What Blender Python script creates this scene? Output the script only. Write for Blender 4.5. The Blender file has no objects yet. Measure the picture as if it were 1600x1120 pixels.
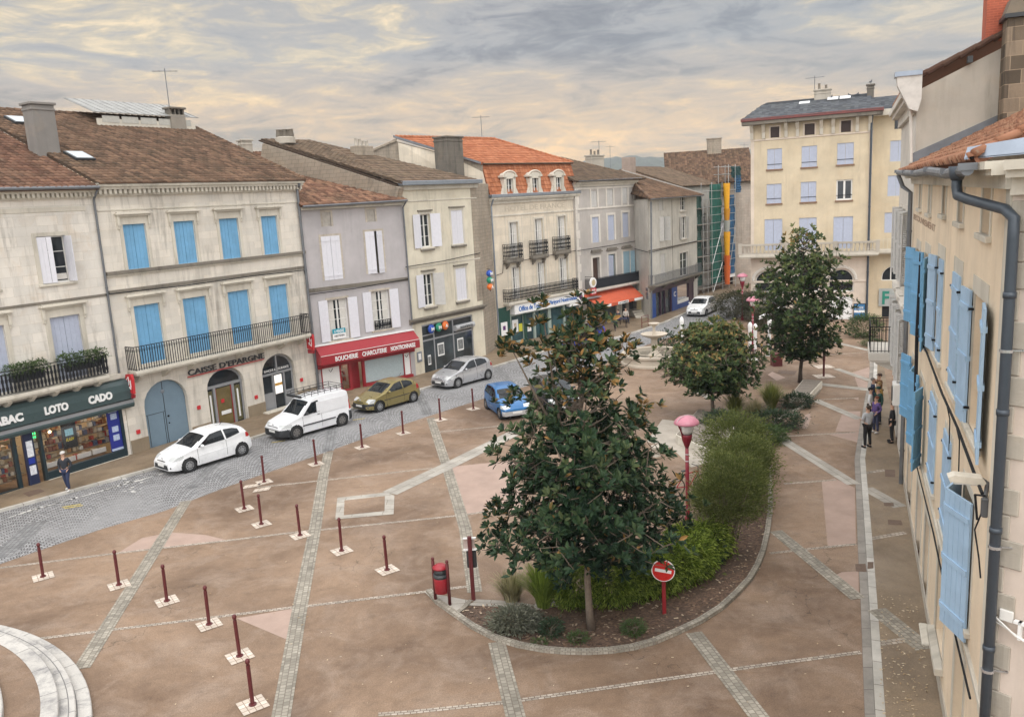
import bpy, bmesh, math, random
import numpy as np
from mathutils import Vector, Matrix
random.seed(11); RNG=np.random.default_rng(11)
SC=bpy.context.scene; COL=SC.collection
R=math.radians
# ------------------------------------------------------------------ camera
FPX=1290.0; PITCH=R(10.87); ROLL=R(3.2); CAMH=10.8
FW=np.array([0,math.cos(PITCH),-math.sin(PITCH)]); RT=np.array([1.,0,0]); UP=np.cross(RT,FW)
R2=RT*math.cos(ROLL)-UP*math.sin(ROLL); U2=UP*math.cos(ROLL)+RT*math.sin(ROLL)
CAM=np.array([0,0,CAMH])
def gp(u,v,z=0.0):
    "point of the ground (or of a level z) seen at a place of the survey photograph"
    d=FW+R2*((u-800)/FPX)-U2*((v-560)/FPX); t=(z-CAMH)/d[2]; p=CAM+d*t; return np.array([p[0],p[1],z])
def crop(ox,oy,sc,pts): return [(ox+x/sc,oy+y/sc) for x,y in pts]
cam=bpy.data.cameras.new('camera'); co=bpy.data.objects.new('camera',cam); COL.objects.link(co)
cam.sensor_width=36; cam.lens=36*FPX/1600; cam.clip_end=6000; cam.clip_start=.2
m=Matrix([[R2[0],U2[0],-FW[0],0],[R2[1],U2[1],-FW[1],0],[R2[2],U2[2],-FW[2],CAMH],[0,0,0,1]]); co.matrix_world=m
SC.camera=co
# ------------------------------------------------------------------ node helpers
class NT:
    def __init__(s,name):
        s.m=bpy.data.materials.new(name); s.m.use_nodes=True; s.t=s.m.node_tree; s.b=s.t.nodes['Principled BSDF']
    def n(s,typ,_in=None,**kw):
        x=s.t.nodes.new('ShaderNode'+typ)
        for k,v in kw.items(): setattr(x,k,v)
        for k,v in (_in or {}).items(): s.set(x,k,v)
        return x
    def set(s,x,k,v):
        i=x.inputs[k]
        if hasattr(v,'is_linked') or hasattr(v,'links'): s.t.links.new(v,i)
        elif isinstance(v,bpy.types.Node): s.t.links.new(v.outputs[0],i)
        else:
            if isinstance(v,(tuple,list)) and len(v)==3 and i.type=='RGBA': v=(*v,1)
            i.default_value=v
    def mix(s,f,a,b,mode='MIX'):
        x=s.t.nodes.new('ShaderNodeMix'); x.data_type='RGBA'; x.blend_type=mode; x.clamp_result=False
        for i,v in ((0,f),(6,a),(7,b)):
            inp=x.inputs[i]
            if hasattr(v,'links'): s.t.links.new(v,inp)
            elif isinstance(v,bpy.types.Node): s.t.links.new(v.outputs[0],inp)
            else: inp.default_value=(*v,1) if isinstance(v,(tuple,list)) and len(v)==3 else v
        return x.outputs[2]
    def math(s,op,a,b=0.0,c=None):
        x=s.t.nodes.new('ShaderNodeMath'); x.operation=op
        for i,v in enumerate((a,b) if c is None else (a,b,c)):
            if hasattr(v,'links'): s.t.links.new(v,x.inputs[i])
            elif isinstance(v,bpy.types.Node): s.t.links.new(v.outputs[0],x.inputs[i])
            else: x.inputs[i].default_value=v
        return x.outputs[0]
    def noise(s,vec,scale,detail=4,rough=.6,dist=0):
        x=s.n('TexNoise',{'Scale':scale,'Detail':detail,'Roughness':rough,'Distortion':dist})
        if vec is not None: s.set(x,'Vector',vec)
        return x.outputs[0]
    def ramp(s,f,lo,hi,a=0.,b=1.):
        x=s.n('MapRange',{'From Min':lo,'From Max':hi,'To Min':a,'To Max':b}); s.set(x,'Value',f); return x.outputs[0]
    def mapping(s,vec,scale=(1,1,1),rot=(0,0,0),loc=(0,0,0)):
        x=s.n('Mapping',{'Scale':scale,'Rotation':rot,'Location':loc}); s.set(x,'Vector',vec); return x.outputs[0]
    def coord(s,kind='Object'): return s.n('TexCoord').outputs[kind]
    def world(s): return s.n('NewGeometry').outputs['Position']
    def bump(s,h,st=.3,dist=.02):
        x=s.n('Bump',{'Strength':st,'Distance':dist}); s.set(x,'Height',h); s.set(s.b,'Normal',x.outputs[0])
    def out(s,**kw):
        for k,v in kw.items(): s.set(s.b,k.replace('_',' '),v)
        return s.m
MATS={}
def plain(name,col,rough=.6,metal=0.,var=.12,scale=6.,bump=0.,spec=.5):
    if name in MATS: return MATS[name]
    t=NT(name); p=t.world(); f=t.ramp(t.noise(p,scale,5,.65),.25,.75,1-var,1+var)
    c=t.mix(1.0,col,f,'MULTIPLY')
    if bump: t.bump(t.noise(p,scale*8,3),bump,.01)
    t.out(Base_Color=c,Roughness=t.ramp(t.noise(p,scale*2.3,3),.3,.7,max(rough-.08,.02),min(rough+.08,1)),Metallic=metal)
    t.b.inputs['Specular IOR Level'].default_value=spec
    MATS[name]=t.m; return t.m
def glass(name,col=(.02,.025,.03),rough=.04):
    if name in MATS: return MATS[name]
    t=NT(name); p=t.world(); f=t.ramp(t.noise(p,.9,3),.35,.7,.6,1.5)
    t.out(Base_Color=t.mix(1.,col,f,'MULTIPLY'),Roughness=rough); t.bump(t.noise(p,1.3,1),.04,.02)
    MATS[name]=t.m; return t.m
def wallmat(name,base,dirt=(.12,.10,.075),amt=.5,block=None,warm=(.55,.40,.25),warmamt=.15,bump=.25,joint=.8,streak=True,bv=(.86,1.06)):
    t=NT(name); uv=t.coord('UV'); p=t.world()
    c=t.mix(t.ramp(t.noise(p,.55,6,.62),.3,.72,0,1),tuple(x*.83 for x in base),tuple(min(1,x*1.1) for x in base))
    c=t.mix(t.ramp(t.noise(p,.9,5,.7,.6),.52,.78,0,warmamt),c,warm)
    if block:
        b=t.n('TexBrick',{'Scale':1.,'Brick Width':block[0],'Row Height':block[1],'Mortar Size':.011,'Mortar Smooth':.2,'Color1':(bv[0],bv[0],bv[0],1),'Color2':(bv[1],bv[1]*.98,bv[1]*.96,1),'Mortar':(joint,joint*.97,joint*.92,1)})
        t.set(b,'Vector',uv); c=t.mix(.75,c,b.outputs[0],'MULTIPLY')
    if streak:
        sv=t.mapping(uv,(2.2,.22,1)); f=t.ramp(t.noise(sv,1.0,5,.7,.3),.50,.80,0,amt)
        f2=t.math('MULTIPLY',f,t.ramp(t.noise(p,.35,3),.35,.65,.2,1.3)); c=t.mix(f2,c,dirt)
    f3=t.ramp(t.noise(p,3.2,8,.75),.62,.85,0,amt*.8); c=t.mix(f3,c,dirt)
    t.bump(t.noise(p,14,5,.7),bump,.02)
    t.out(Base_Color=c,Roughness=.88); t.b.inputs['Specular IOR Level'].default_value=.25
    MATS[name]=t.m; return t.m
def roofmat(name,a,b,c_,moss=(.10,.095,.05),mossamt=.35):
    t=NT(name); p=t.world(); at=t.n('Attribute',attribute_name='tone').outputs['Fac']
    x=t.n('ValToRGB'); t.set(x,'Fac',at); e=x.color_ramp.elements; e[0].color=(*a,1); e[1].color=(*c_,1); e[1].position=1.; k=x.color_ramp.elements.new(.5); k.color=(*b,1)
    c=t.mix(t.ramp(t.noise(p,.7,6,.7,.5),.42,.72,0,mossamt),x.outputs[0],moss)
    c=t.mix(t.ramp(t.noise(p,5.5,5,.7),.62,.74,0,.55),c,(.33,.29,.22))
    t.bump(t.noise(p,20,3),.2,.02); t.out(Base_Color=c,Roughness=.9); t.b.inputs['Specular IOR Level'].default_value=.2
    MATS[name]=t.m; return t.m
def leafmat(name,stops,rough=.5,trans=.12,spec=.5):
    t=NT(name); at=t.n('Attribute',attribute_name='tone').outputs['Fac']
    x=t.n('ValToRGB'); t.set(x,'Fac',at); cr=x.color_ramp
    cr.elements[0].position=stops[0][0]; cr.elements[0].color=(*stops[0][1],1); cr.elements[1].position=stops[-1][0]; cr.elements[1].color=(*stops[-1][1],1)
    for po,cl in stops[1:-1]: k=cr.elements.new(po); k.color=(*cl,1)
    t.out(Base_Color=x.outputs[0],Roughness=rough); t.b.inputs['Specular IOR Level'].default_value=spec
    if trans:
        tr=t.n('BsdfTranslucent'); t.set(tr,'Color',t.mix(1.,x.outputs[0],(1.,1.15,.6),'MULTIPLY')); mx=t.n('MixShader',{0:trans}); t.t.links.new(t.b.outputs[0],mx.inputs[1]); t.t.links.new(tr.outputs[0],mx.inputs[2])
        t.t.links.new(mx.outputs[0],t.t.nodes['Material Output'].inputs[0])
    MATS[name]=t.m; return t.m
# ------------------------------------------------------------------ mesh builder
def V(*a): return np.array(a,float)
class MB:
    def __init__(s): s.v=[]; s.f=[]; s.uv=[]; s.tone=[]; s.hasuv=False; s.hastone=False
    def add(s,verts,faces,uv=None,tone=None):
        o=len(s.v); s.v.extend([tuple(map(float,x)) for x in verts])
        for i,f in enumerate(faces):
            s.f.append([o+k for k in f])
            if uv is not None: s.hasuv=True; s.uv.append([tuple(uv[k]) for k in f])
            else: s.uv.append(None)
            if tone is not None: s.hastone=True; s.tone.append(tone[i] if hasattr(tone,'__len__') else tone)
            else: s.tone.append(.5)
        return s
    def quad(s,a,b,c,d,uv=None,tone=None): return s.add([a,b,c,d],[[0,1,2,3]],uv,tone)
    def poly(s,pts,uv=None): return s.add(pts,[list(range(len(pts)))],uv)
    def box(s,c,sz,ax=None,bev=0.):
        c=np.asarray(c,float); ax=np.eye(3) if ax is None else np.asarray(ax,float); h=np.asarray(sz,float)/2
        if bev<=0:
            P=[c+ax[0]*h[0]*i+ax[1]*h[1]*j+ax[2]*h[2]*k for k in(-1,1) for j in(-1,1) for i in(-1,1)]
            o=len(s.v); s.add(P,[[0,2,3,1],[4,5,7,6],[0,1,5,4],[2,6,7,3],[0,4,6,2],[1,3,7,5]]); s.hasuv=True
            for i in range(6):
                q=[P[k-o] for k in s.f[i-6]]; s.uv[i-6]=[(float(x@ax[0]),float(x@ax[1])) if i<2 else (float(x@ax[0 if i<4 else 1]),float(x[2])) for x in q]
            return s
        b=min(bev,*(h*.9)); pts=[];
        for k,(zz,r) in enumerate(((-h[2],b),(-h[2]+b,0),(h[2]-b,0),(h[2],b))):
            hx,hy=h[0]-r,h[1]-r; bb=b if r==0 else b*.4
            for (x,y) in ((hx-bb,-hy),(hx,-hy+bb),(hx,hy-bb),(hx-bb,hy),(-hx+bb,hy),(-hx,hy-bb),(-hx,-hy+bb),(-hx+bb,-hy)): pts.append(c+ax[0]*x+ax[1]*y+ax[2]*zz)
        F=[[7,6,5,4,3,2,1,0],list(range(24,32))]
        for k in range(3):
            for i in range(8): F.append([k*8+i,k*8+(i+1)%8,k*8+8+(i+1)%8,k*8+8+i])
        o=len(s.v); s.add(pts,F); s.hasuv=True
        for i in range(len(F)): s.uv[i-len(F)]=[(float(pts[k]@ax[0]+pts[k]@ax[1]),float(pts[k][2])) for k in F[i]]
        return s
    def tube(s,path,r,n=8,caps=True):
        path=[np.asarray(p,float) for p in path]; rs=r if hasattr(r,'__len__') else [r]*len(path); P=[];pu=None
        for i,p in enumerate(path):
            d=(path[min(i+1,len(path)-1)]-path[max(i-1,0)]); d/=np.linalg.norm(d)+1e-9
            if pu is None:
                a=V(0,0,1) if abs(d[2])<.9 else V(1,0,0); x=np.cross(a,d)
            else: x=pu-d*(pu@d)
            x/=np.linalg.norm(x)+1e-9; pu=x; y=np.cross(d,x)
            for k in range(n): t=2*math.pi*k/n; P.append(p+(x*math.cos(t)+y*math.sin(t))*rs[i])
        F=[]
        for i in range(len(path)-1):
            for k in range(n): F.append([i*n+k,i*n+(k+1)%n,(i+1)*n+(k+1)%n,(i+1)*n+k])
        if caps: F.append(list(range(n-1,-1,-1))); F.append([(len(path)-1)*n+k for k in range(n)])
        return s.add(P,F)
    def lathe(s,prof,n=20,o=(0,0,0),ax=None,sq=(1,1)):
        o=np.asarray(o,float); ax=np.eye(3) if ax is None else np.asarray(ax,float); P=[];F=[]
        for (r,z) in prof:
            for k in range(n): t=2*math.pi*k/n; P.append(o+ax[0]*r*math.cos(t)*sq[0]+ax[1]*r*math.sin(t)*sq[1]+ax[2]*z)
        for i in range(len(prof)-1):
            for k in range(n): F.append([i*n+k,i*n+(k+1)%n,(i+1)*n+(k+1)%n,(i+1)*n+k])
        F.append(list(range(n-1,-1,-1))); F.append([(len(prof)-1)*n+k for k in range(n)])
        return s.add(P,F)
    def ball(s,c,r,n=12,m=8,ax=None):
        r=r if hasattr(r,'__len__') else (r,r,r)
        pr=[(math.sin(math.pi*i/m)*1.0 if 0<i<m else .02,-math.cos(math.pi*i/m)) for i in range(m+1)]
        c=np.asarray(c,float); ax=np.eye(3) if ax is None else np.asarray(ax,float)
        return s.lathe([(a,b*r[2]) for a,b in pr],n,c,ax,(r[0],r[1]))
    def prism(s,poly,o,ex,ey,en,depth):
        "2d polygon (ccw) in plane ex,ey through o; extruded along en"
        o,ex,ey,en=[np.asarray(q,float) for q in (o,ex,ey,en)]; n=len(poly)
        P=[o+ex*x+ey*y for x,y in poly]+[o+ex*x+ey*y+en*depth for x,y in poly]
        F=[list(range(n-1,-1,-1)),[n+i for i in range(n)]]+[[i,(i+1)%n,n+(i+1)%n,n+i] for i in range(n)]
        return s.add(P,F)
    def build(s,name,mat=None,parent=None,smooth=False):
        me=bpy.data.meshes.new(name); me.from_pydata(s.v,[],s.f)
        if s.hasuv:
            uvl=me.uv_layers.new(name='UVMap'); flat=[]
            for f,u in zip(s.f,s.uv): flat.extend(u if u is not None else [(0,0)]*len(f))
            uvl.data.foreach_set('uv',np.array(flat,np.float32).ravel())
        if s.hastone:
            at=me.attributes.new('tone','FLOAT','FACE'); at.data.foreach_set('value',np.array(s.tone,np.float32))
        if smooth: me.polygons.foreach_set('use_smooth',[True]*len(s.f))
        me.validate(); me.update()
        if mat: me.materials.append(mat)
        return link(name,me,parent)
def link(name,me,parent=None):
    o=bpy.data.objects.new(name,me); COL.objects.link(o)
    if parent is not None:
        o.parent=parent
        if parent.type=='EMPTY' and parent.parent is None: o.matrix_parent_inverse=Matrix.Translation(-parent.location)
    return o
def autosmooth(o,ang=35):
    me=o.data; bm=bmesh.new(); bm.from_mesh(me)
    for f in bm.faces: f.smooth=True
    for e in bm.edges:
        if len(e.link_faces)==2: e.smooth=e.calc_face_angle(0)<R(ang)
        else: e.smooth=False
    bm.to_mesh(me); bm.free(); return o
def tag(o,label=None,cat=None,group=None,kind=None):
    if label: o['label']=label
    if cat: o['category']=cat
    if group: o['group']=group
    if kind: o['kind']=kind
    return o
def thing(name,label,cat,loc=(0,0,0),group=None):
    o=bpy.data.objects.new(name,None); COL.objects.link(o); o.location=Vector([float(x) for x in loc]); o.empty_display_size=.2
    return tag(o,label,cat,group)
def struct(name,mb,mat,smooth=False): return tag(mb.build(name,mat,None,smooth),kind='structure')
def copy_tree(o,parent=None):
    c=o.copy(); COL.objects.link(c)
    if parent is not None: c.parent=parent; c.matrix_parent_inverse=o.matrix_parent_inverse.copy()
    for ch in [x for x in KIDS.get(o.name,[])] if o.name in KIDS else list(o.children): copy_tree(ch,c)
    return c
KIDS={}
def fontmesh(s,bold=.012,shear=0.,spacing=1.):
    cu=bpy.data.curves.new('lettering','FONT'); cu.body=s; cu.offset=bold; cu.shear=shear; cu.space_character=spacing; cu.resolution_u=3; cu.extrude=.02
    ob=bpy.data.objects.new('lettering',cu); COL.objects.link(ob); bpy.context.view_layer.update()
    me=bpy.data.meshes.new_from_object(ob.evaluated_get(bpy.context.evaluated_depsgraph_get())); bpy.data.objects.remove(ob); bpy.data.curves.remove(cu); return me
TEXTS={}
def text(s,o,ex,ey,en,w,h,mat,parent,name='lettering',depth=.03,bold=.012,shear=0.):
    "letters filling a w x h box whose lower-left corner is o"
    key=(s,bold,shear)
    if key not in TEXTS:
        me=fontmesh(s,bold,shear); n=len(me.vertices); a=np.empty(n*3,np.float32); me.vertices.foreach_get('co',a); TEXTS[key]=(me,a.reshape(-1,3).astype(float))
    me,a=TEXTS[key]; me=me.copy(); lo=a.min(0); hi=a.max(0)
    q=(a-lo)/np.maximum(hi-lo,1e-6); o,ex,ey,en=[np.asarray(z,float) for z in (o,ex,ey,en)]
    P=o+q[:,:1]*w*ex+q[:,1:2]*h*ey+q[:,2:3]*depth*en
    me.vertices.foreach_set('co',P.astype(np.float32).ravel()); me.materials.clear(); me.materials.append(mat); me.update()
    return link(name,me,parent)
# ------------------------------------------------------------------ facade frame
Z=V(0,0,1)
class Fac:
    def __init__(s,A,B,flip=False):
        s.A=np.asarray(A,float); B=np.asarray(B,float); d=B-s.A; s.L=float(np.linalg.norm(d)); s.u=d/s.L; s.n=V(s.u[1],-s.u[0],0)
        if flip: s.n=-s.n
        s.flip=flip
    def p(s,a,z,o=0.): return s.A+s.u*a+s.n*o+Z*z
    def box(s,mb,s0,s1,z0,z1,o0,o1,bev=0.): return mb.box(s.p((s0+s1)/2,(z0+z1)/2,(o0+o1)/2),(abs(s1-s0),abs(o1-o0),abs(z1-z0)),(s.u,s.n,Z),bev)
    def text(s,t,s0,s1,z0,z1,off,mat,parent,**k):
        if s.flip: return text(t,s.p(s1,z0,off),-s.u,Z,s.n,s1-s0,z1-z0,mat,parent,**k)
        return text(t,s.p(s0,z0,off),s.u,Z,s.n,s1-s0,z1-z0,mat,parent,**k)
def arcpts(c,zs,hw,rise,n=10): return [(c+hw*math.cos(math.pi*k/n),zs+rise*math.sin(math.pi*k/n)) for k in range(n+1)]
def wall(F,s0,s1,z0,z1,ops,mat,parent,depth=.22,extra=(),name='wall'):
    """front wall with real openings. ops: (s0,s1,z0,z1[,rise]) ; extra: polygons (lists of (s,o,z)) for sides and back"""
    mb=MB(); S=sorted({s0,s1,*[x for o in ops for x in o[:2]]}); T=sorted({z0,z1,*[x for o in ops for x in o[2:4]]})
    def q(a,b,c,d): mb.quad(F.p(*a),F.p(*b),F.p(*c),F.p(*d),[(x[0],x[1]) for x in (a,b,c,d)])
    for i in range(len(S)-1):
        for j in range(len(T)-1):
            cs,cz=(S[i]+S[i+1])/2,(T[j]+T[j+1])/2
            if any(o[0]<cs<o[1] and o[2]<cz<o[3] for o in ops): continue
            q((S[i],T[j]),(S[i+1],T[j]),(S[i+1],T[j+1]),(S[i],T[j+1]))
    for o in ops:
        a,b,c,d=o[:4]; rise=o[4] if len(o)>4 else 0
        def rv(P,Q):
            mb.quad(F.p(*P,0),F.p(*Q,0),F.p(*Q,-depth),F.p(*P,-depth),[(P[0],P[1]),(Q[0],Q[1]),(Q[0]+.1,Q[1]),(P[0]+.1,P[1])])
        zt=d-rise
        rv((a,c),(b,c)); rv((b,c),(b,zt)); rv((a,zt),(a,c))
        if not rise: rv((b,d),(a,d))
        else:
            pts=arcpts((a+b)/2,zt,(b-a)/2,rise)
            for k in range(len(pts)-1): rv(pts[k],pts[k+1])
            h=len(pts)//2
            for seg,cn in ((pts[:h+1],(b,d)),(pts[h:],(a,d))):
                for k in range(len(seg)-1): mb.add([F.p(*cn,0),F.p(*seg[k],0),F.p(*seg[k+1],0)],[[0,1,2]],[cn,seg[k],seg[k+1]])
    for pg in extra:
        pts=[F.p(x[0],x[2],x[1]) for x in pg]; mb.poly(pts,[(x[0]+x[1],x[2]) for x in pg])
    return mb.build(name,mat,parent)
def shell(s0,s1,z0,ztop,back,bs0=None,bs1=None,gl=None,gr=None):
    "side and back walls; gl / gr = extra gable points (o,z) on the left / right side"
    bs0=s0 if bs0 is None else bs0; bs1=s1 if bs1 is None else bs1
    def side(a,b,g):
        L=[(a,0,z0),(a,0,ztop)]
        for (o,z) in (g or []): t=o/-back; L.append((a+(b-a)*t,o,z))
        return L+[(b,-back,ztop),(b,-back,z0)]
    return [side(s0,bs0,gl),side(s1,bs1,gr)[::-1],[(bs0,-back,z0),(bs0,-back,ztop),(bs1,-back,ztop),(bs1,-back,z0)]]
def window(F,a,b,c,d,fm,gm,parent,cols=2,rows=3,dep=.16,fw=.06,rise=0.,name='window'):
    mb=MB(); o0,o1=-dep-.05,-dep+.01
    F.box(mb,a,a+fw,c,d-rise,o0,o1); F.box(mb,b-fw,b,c,d-rise,o0,o1); F.box(mb,a+fw,b-fw,c,c+fw*1.2,o0,o1)
    if not rise: F.box(mb,a+fw,b-fw,d-fw,d,o0,o1)
    else:
        P=arcpts((a+b)/2,d-rise,(b-a)/2-fw/2,rise-fw/2); mb.tube([F.p(x,z,(o0+o1)/2) for x,z in P],fw*.6,6)
    for k in range(1,cols): x=a+(b-a)*k/cols; F.box(mb,x-fw*.7,x+fw*.7,c+fw*1.2,d-fw,o0+.004,o1+.012)
    for r in range(1,rows):
        z=c+(d-rise-c)*r/rows
        for k in range(cols):
            x0=a+(b-a)*k/cols+fw*.7; x1=a+(b-a)*(k+1)/cols-fw*.7; F.box(mb,x0,x1,z-.014,z+.014,o0+.008,o1-.008)
    w=mb.build(name,fm,parent)
    g=MB()
    if rise: pts=[(a,c),(b,c)]+arcpts((a+b)/2,d-rise,(b-a)/2,rise); g.poly([F.p(x,z,-dep-.03) for x,z in pts])
    else: g.quad(F.p(a,c,-dep-.03),F.p(b,c,-dep-.03),F.p(b,d,-dep-.03),F.p(a,d,-dep-.03))
    g.build('pane',gm,w); return w
def curtains(F,a,b,c,d,w,mat,dep=.165):
    "net curtains close behind the glass are seen as pale pleats: modelled as a pleated sheet just in front of the dark room, inside the frame"
    mb=MB(); n=14
    for (x0,x1) in ((a+.07,a+(b-a)*.36),(b-(b-a)*.36,b-.07)):
        for k in range(n):
            t0,t1=x0+(x1-x0)*k/n,x0+(x1-x0)*(k+1)/n; o=(-dep-.022,-dep-.012)
            mb.quad(F.p(t0,c+.08,o[k%2]),F.p(t1,c+.08,o[(k+1)%2]),F.p(t1,d-.06,o[(k+1)%2]),F.p(t0,d-.06,o[k%2]))
    return mb.build('curtain',mat,w)
def leaf(F,hs,w,c,d,ang,sgn,mat,parent,off=.03,th=.04,boards=4,battens=(.1,.5,.9),louvre=False,name='shutter',outside=True):
    """one shutter leaf hinged at hs; sgn=+1 the leaf extends towards +s when closed (ang 0), ang>90 swings it open on to the wall"""
    a=R(ang); ex=F.u*sgn*math.cos(a)+F.n*math.sin(a); en=-F.u*sgn*math.sin(a)+F.n*math.cos(a); o=F.p(hs,0,off); mb=MB()
    ax=(ex,en,Z)
    if louvre:
        for x0,x1 in ((0,.06),(w-.06,w)): mb.box(o+ex*(x0+x1)/2+Z*(c+d)/2,(x1-x0,th,d-c),ax)
        for zz in (c+.04,(c+d)/2,d-.04): mb.box(o+ex*w/2+Z*zz,(w-.12,th,.08),ax)
        n=int((d-c)/.07)
        for k in range(n):
            z=c+.08+(d-c-.16)*(k+.5)/n; q=(ex,en*.8+Z*.6,-en*.6+Z*.8); mb.box(o+ex*w/2+Z*z,(w-.12,.055,.012),q)
    else:
        bw=w/boards
        for k in range(boards): mb.box(o+ex*(bw*(k+.5))+Z*(c+d)/2,(bw-.008,th,d-c),ax)
        mb.box(o+ex*w/2+Z*(c+d)/2-en*th*.1,(w-.01,th*.6,d-c-.01),ax)
        for t in battens:
            for sg in ((1,) if outside else (1,-1)): mb.box(o+ex*w/2+Z*(c+(d-c)*t)+en*sg*(th/2+.012),(w-.03,.024,.09),ax)
    return mb.build(name,mat,parent)
def surround(F,a,b,c,d,mat,parent,w=.18,pr=.035,sill=True,hood=False,name='window_surround',lintel=None):
    mb=MB(); F.box(mb,a-w,a,c,d,-.02,pr); F.box(mb,b,b+w,c,d,-.02,pr); lt=lintel or w; F.box(mb,a-w,b+w,d,d+lt,-.02,pr)
    if sill: F.box(mb,a-w-.04,b+w+.04,c-.1,c,-.02,pr+.07,.01)
    if hood:
        F.box(mb,a-w-.18,b+w+.18,d+lt+.28,d+lt+.36,-.02,.24,.01); F.box(mb,a-w-.1,b+w+.1,d+lt+.36,d+lt+.40,-.02,.17); F.box(mb,a-w-.1,b+w+.1,d+lt+.20,d+lt+.28,-.02,.14)
        F.box(mb,a-w-.06,b+w+.06,d+lt,d+lt+.20,-.02,.022)
        for x in (a-w-.04,b+w+.04): F.box(mb,x-.06,x+.06,d-.05,d+lt+.20,-.02,.13,.01); F.box(mb,x-.045,x+.045,d-.2,d-.05,-.02,.08,.01)
    return mb.build(name,mat,parent)
def railing(F,a,b,zf,zt,dep,mat,parent,style='bars',sp=.11,name='railing'):
    mb=MB(); r=.012
    runs=[(F.p(a,0,.02),F.p(a,0,dep)),(F.p(a,0,dep),F.p(b,0,dep)),(F.p(b,0,dep),F.p(b,0,.02))]
    for P,Q in runs:
        d=Q-P; L=np.linalg.norm(d); ex=d/L; en=np.cross(ex,Z); n=max(2,int(L/sp)); ax=(ex,en,Z)
        for z,t in ((zt,.045),(zf+.08,.03),(zt-.14,.022)): mb.box(P+ex*L/2+Z*z,(L,t,t*.7),ax)
        for k in range(n+1):
            c=P+ex*L*k/n
            if style=='flat':
                mb.box(c+Z*(zf+zt)/2,(.075,.012,zt-zf-.2),ax); mb.box(c+Z*((zf+zt)/2+.12),(.11,.014,.14),ax); mb.box(c+Z*((zf+zt)/2-.2),(.11,.014,.14),ax); continue
            mb.box(c+Z*(zf+zt)/2,(.026,.026,zt-zf-.05),ax)
            if style=='ornate' and k<n:
                cc=c+ex*L/n/2
                for (zz,rr) in ((zf+.27,.05),(zt-.25,.045),((zf+zt)/2,.035)):
                    mb.tube([cc+Z*zz+ex*rr*math.cos(t)+Z*rr*1.5*math.sin(t) for t in np.linspace(0,2*math.pi,9)],.017,4,False)
            if style=='hoop' and k<n:
                cc=c+ex*L/n/2; w=L/n/2*.8
                mb.tube([cc-ex*w+Z*(zf+.1),cc-ex*w+Z*(zt-.28)]+[cc+ex*w*math.cos(t)*-1+Z*(zt-.28+.1*math.sin(t)) for t in np.linspace(.4,math.pi-.4,5)]+[cc+ex*w+Z*(zt-.28),cc+ex*w+Z*(zf+.1)],.009,4,False)
    return mb.build(name,mat,parent)
def slab(F,a,b,z0,z1,dep,mat,parent,brackets=0,name='balcony'):
    mb=MB(); F.box(mb,a,b,z0,z1,-.02,dep,.015); F.box(mb,a+.04,b-.04,z0-.07,z0,-.02,dep-.06)
    for k in range(brackets):
        x=a+.35+(b-a-.7)*k/max(1,brackets-1)
        mb.prism([(0,0),(dep*.75,0),(dep*.75,-.1),(dep*.3,-.32),(0,-.42)],F.p(x-.09,z0-.07,0),F.n,Z,F.u,.18)
    return mb.build(name,mat,parent)
def cornice(F,a,b,z0,z1,out,mat,parent,dent=0,name='cornice'):
    mb=MB(); h=z1-z0
    F.box(mb,a,b,z1-h*.28,z1,-.02,out); F.box(mb,a,b,z1-h*.5,z1-h*.28,-.02,out*.78); F.box(mb,a,b,z0,z1-h*.5,-.02,out*.3)
    if dent:
        n=int((b-a)/dent)
        for k in range(n): x=a+(k+.5)*(b-a)/n; F.box(mb,x-dent*.25,x+dent*.25,z1-h*.86,z1-h*.5,-.02,out*.66)
    return mb.build(name,mat,parent)
def band(F,a,b,z0,z1,out,mat,parent,name='string_course'):
    mb=MB(); F.box(mb,a,b,z0,z1,-.02,out,.01); return mb.build(name,mat,parent)
def pipe(F,pts,r,mat,parent,name='downpipe'):
    mb=MB(); P=[F.p(*q) for q in pts]; mb.tube(P,r,10)
    for a,b in zip(P[:-1],P[1:]):
        L=np.linalg.norm(b-a); n=int(L/2.2)
        for k in range(n): c=a+(b-a)*(k+.5)/n; d=(b-a)/L; mb.tube([c-d*.025,c+d*.025],r*1.25,10)
    return mb.build(name,mat,parent)
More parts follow.
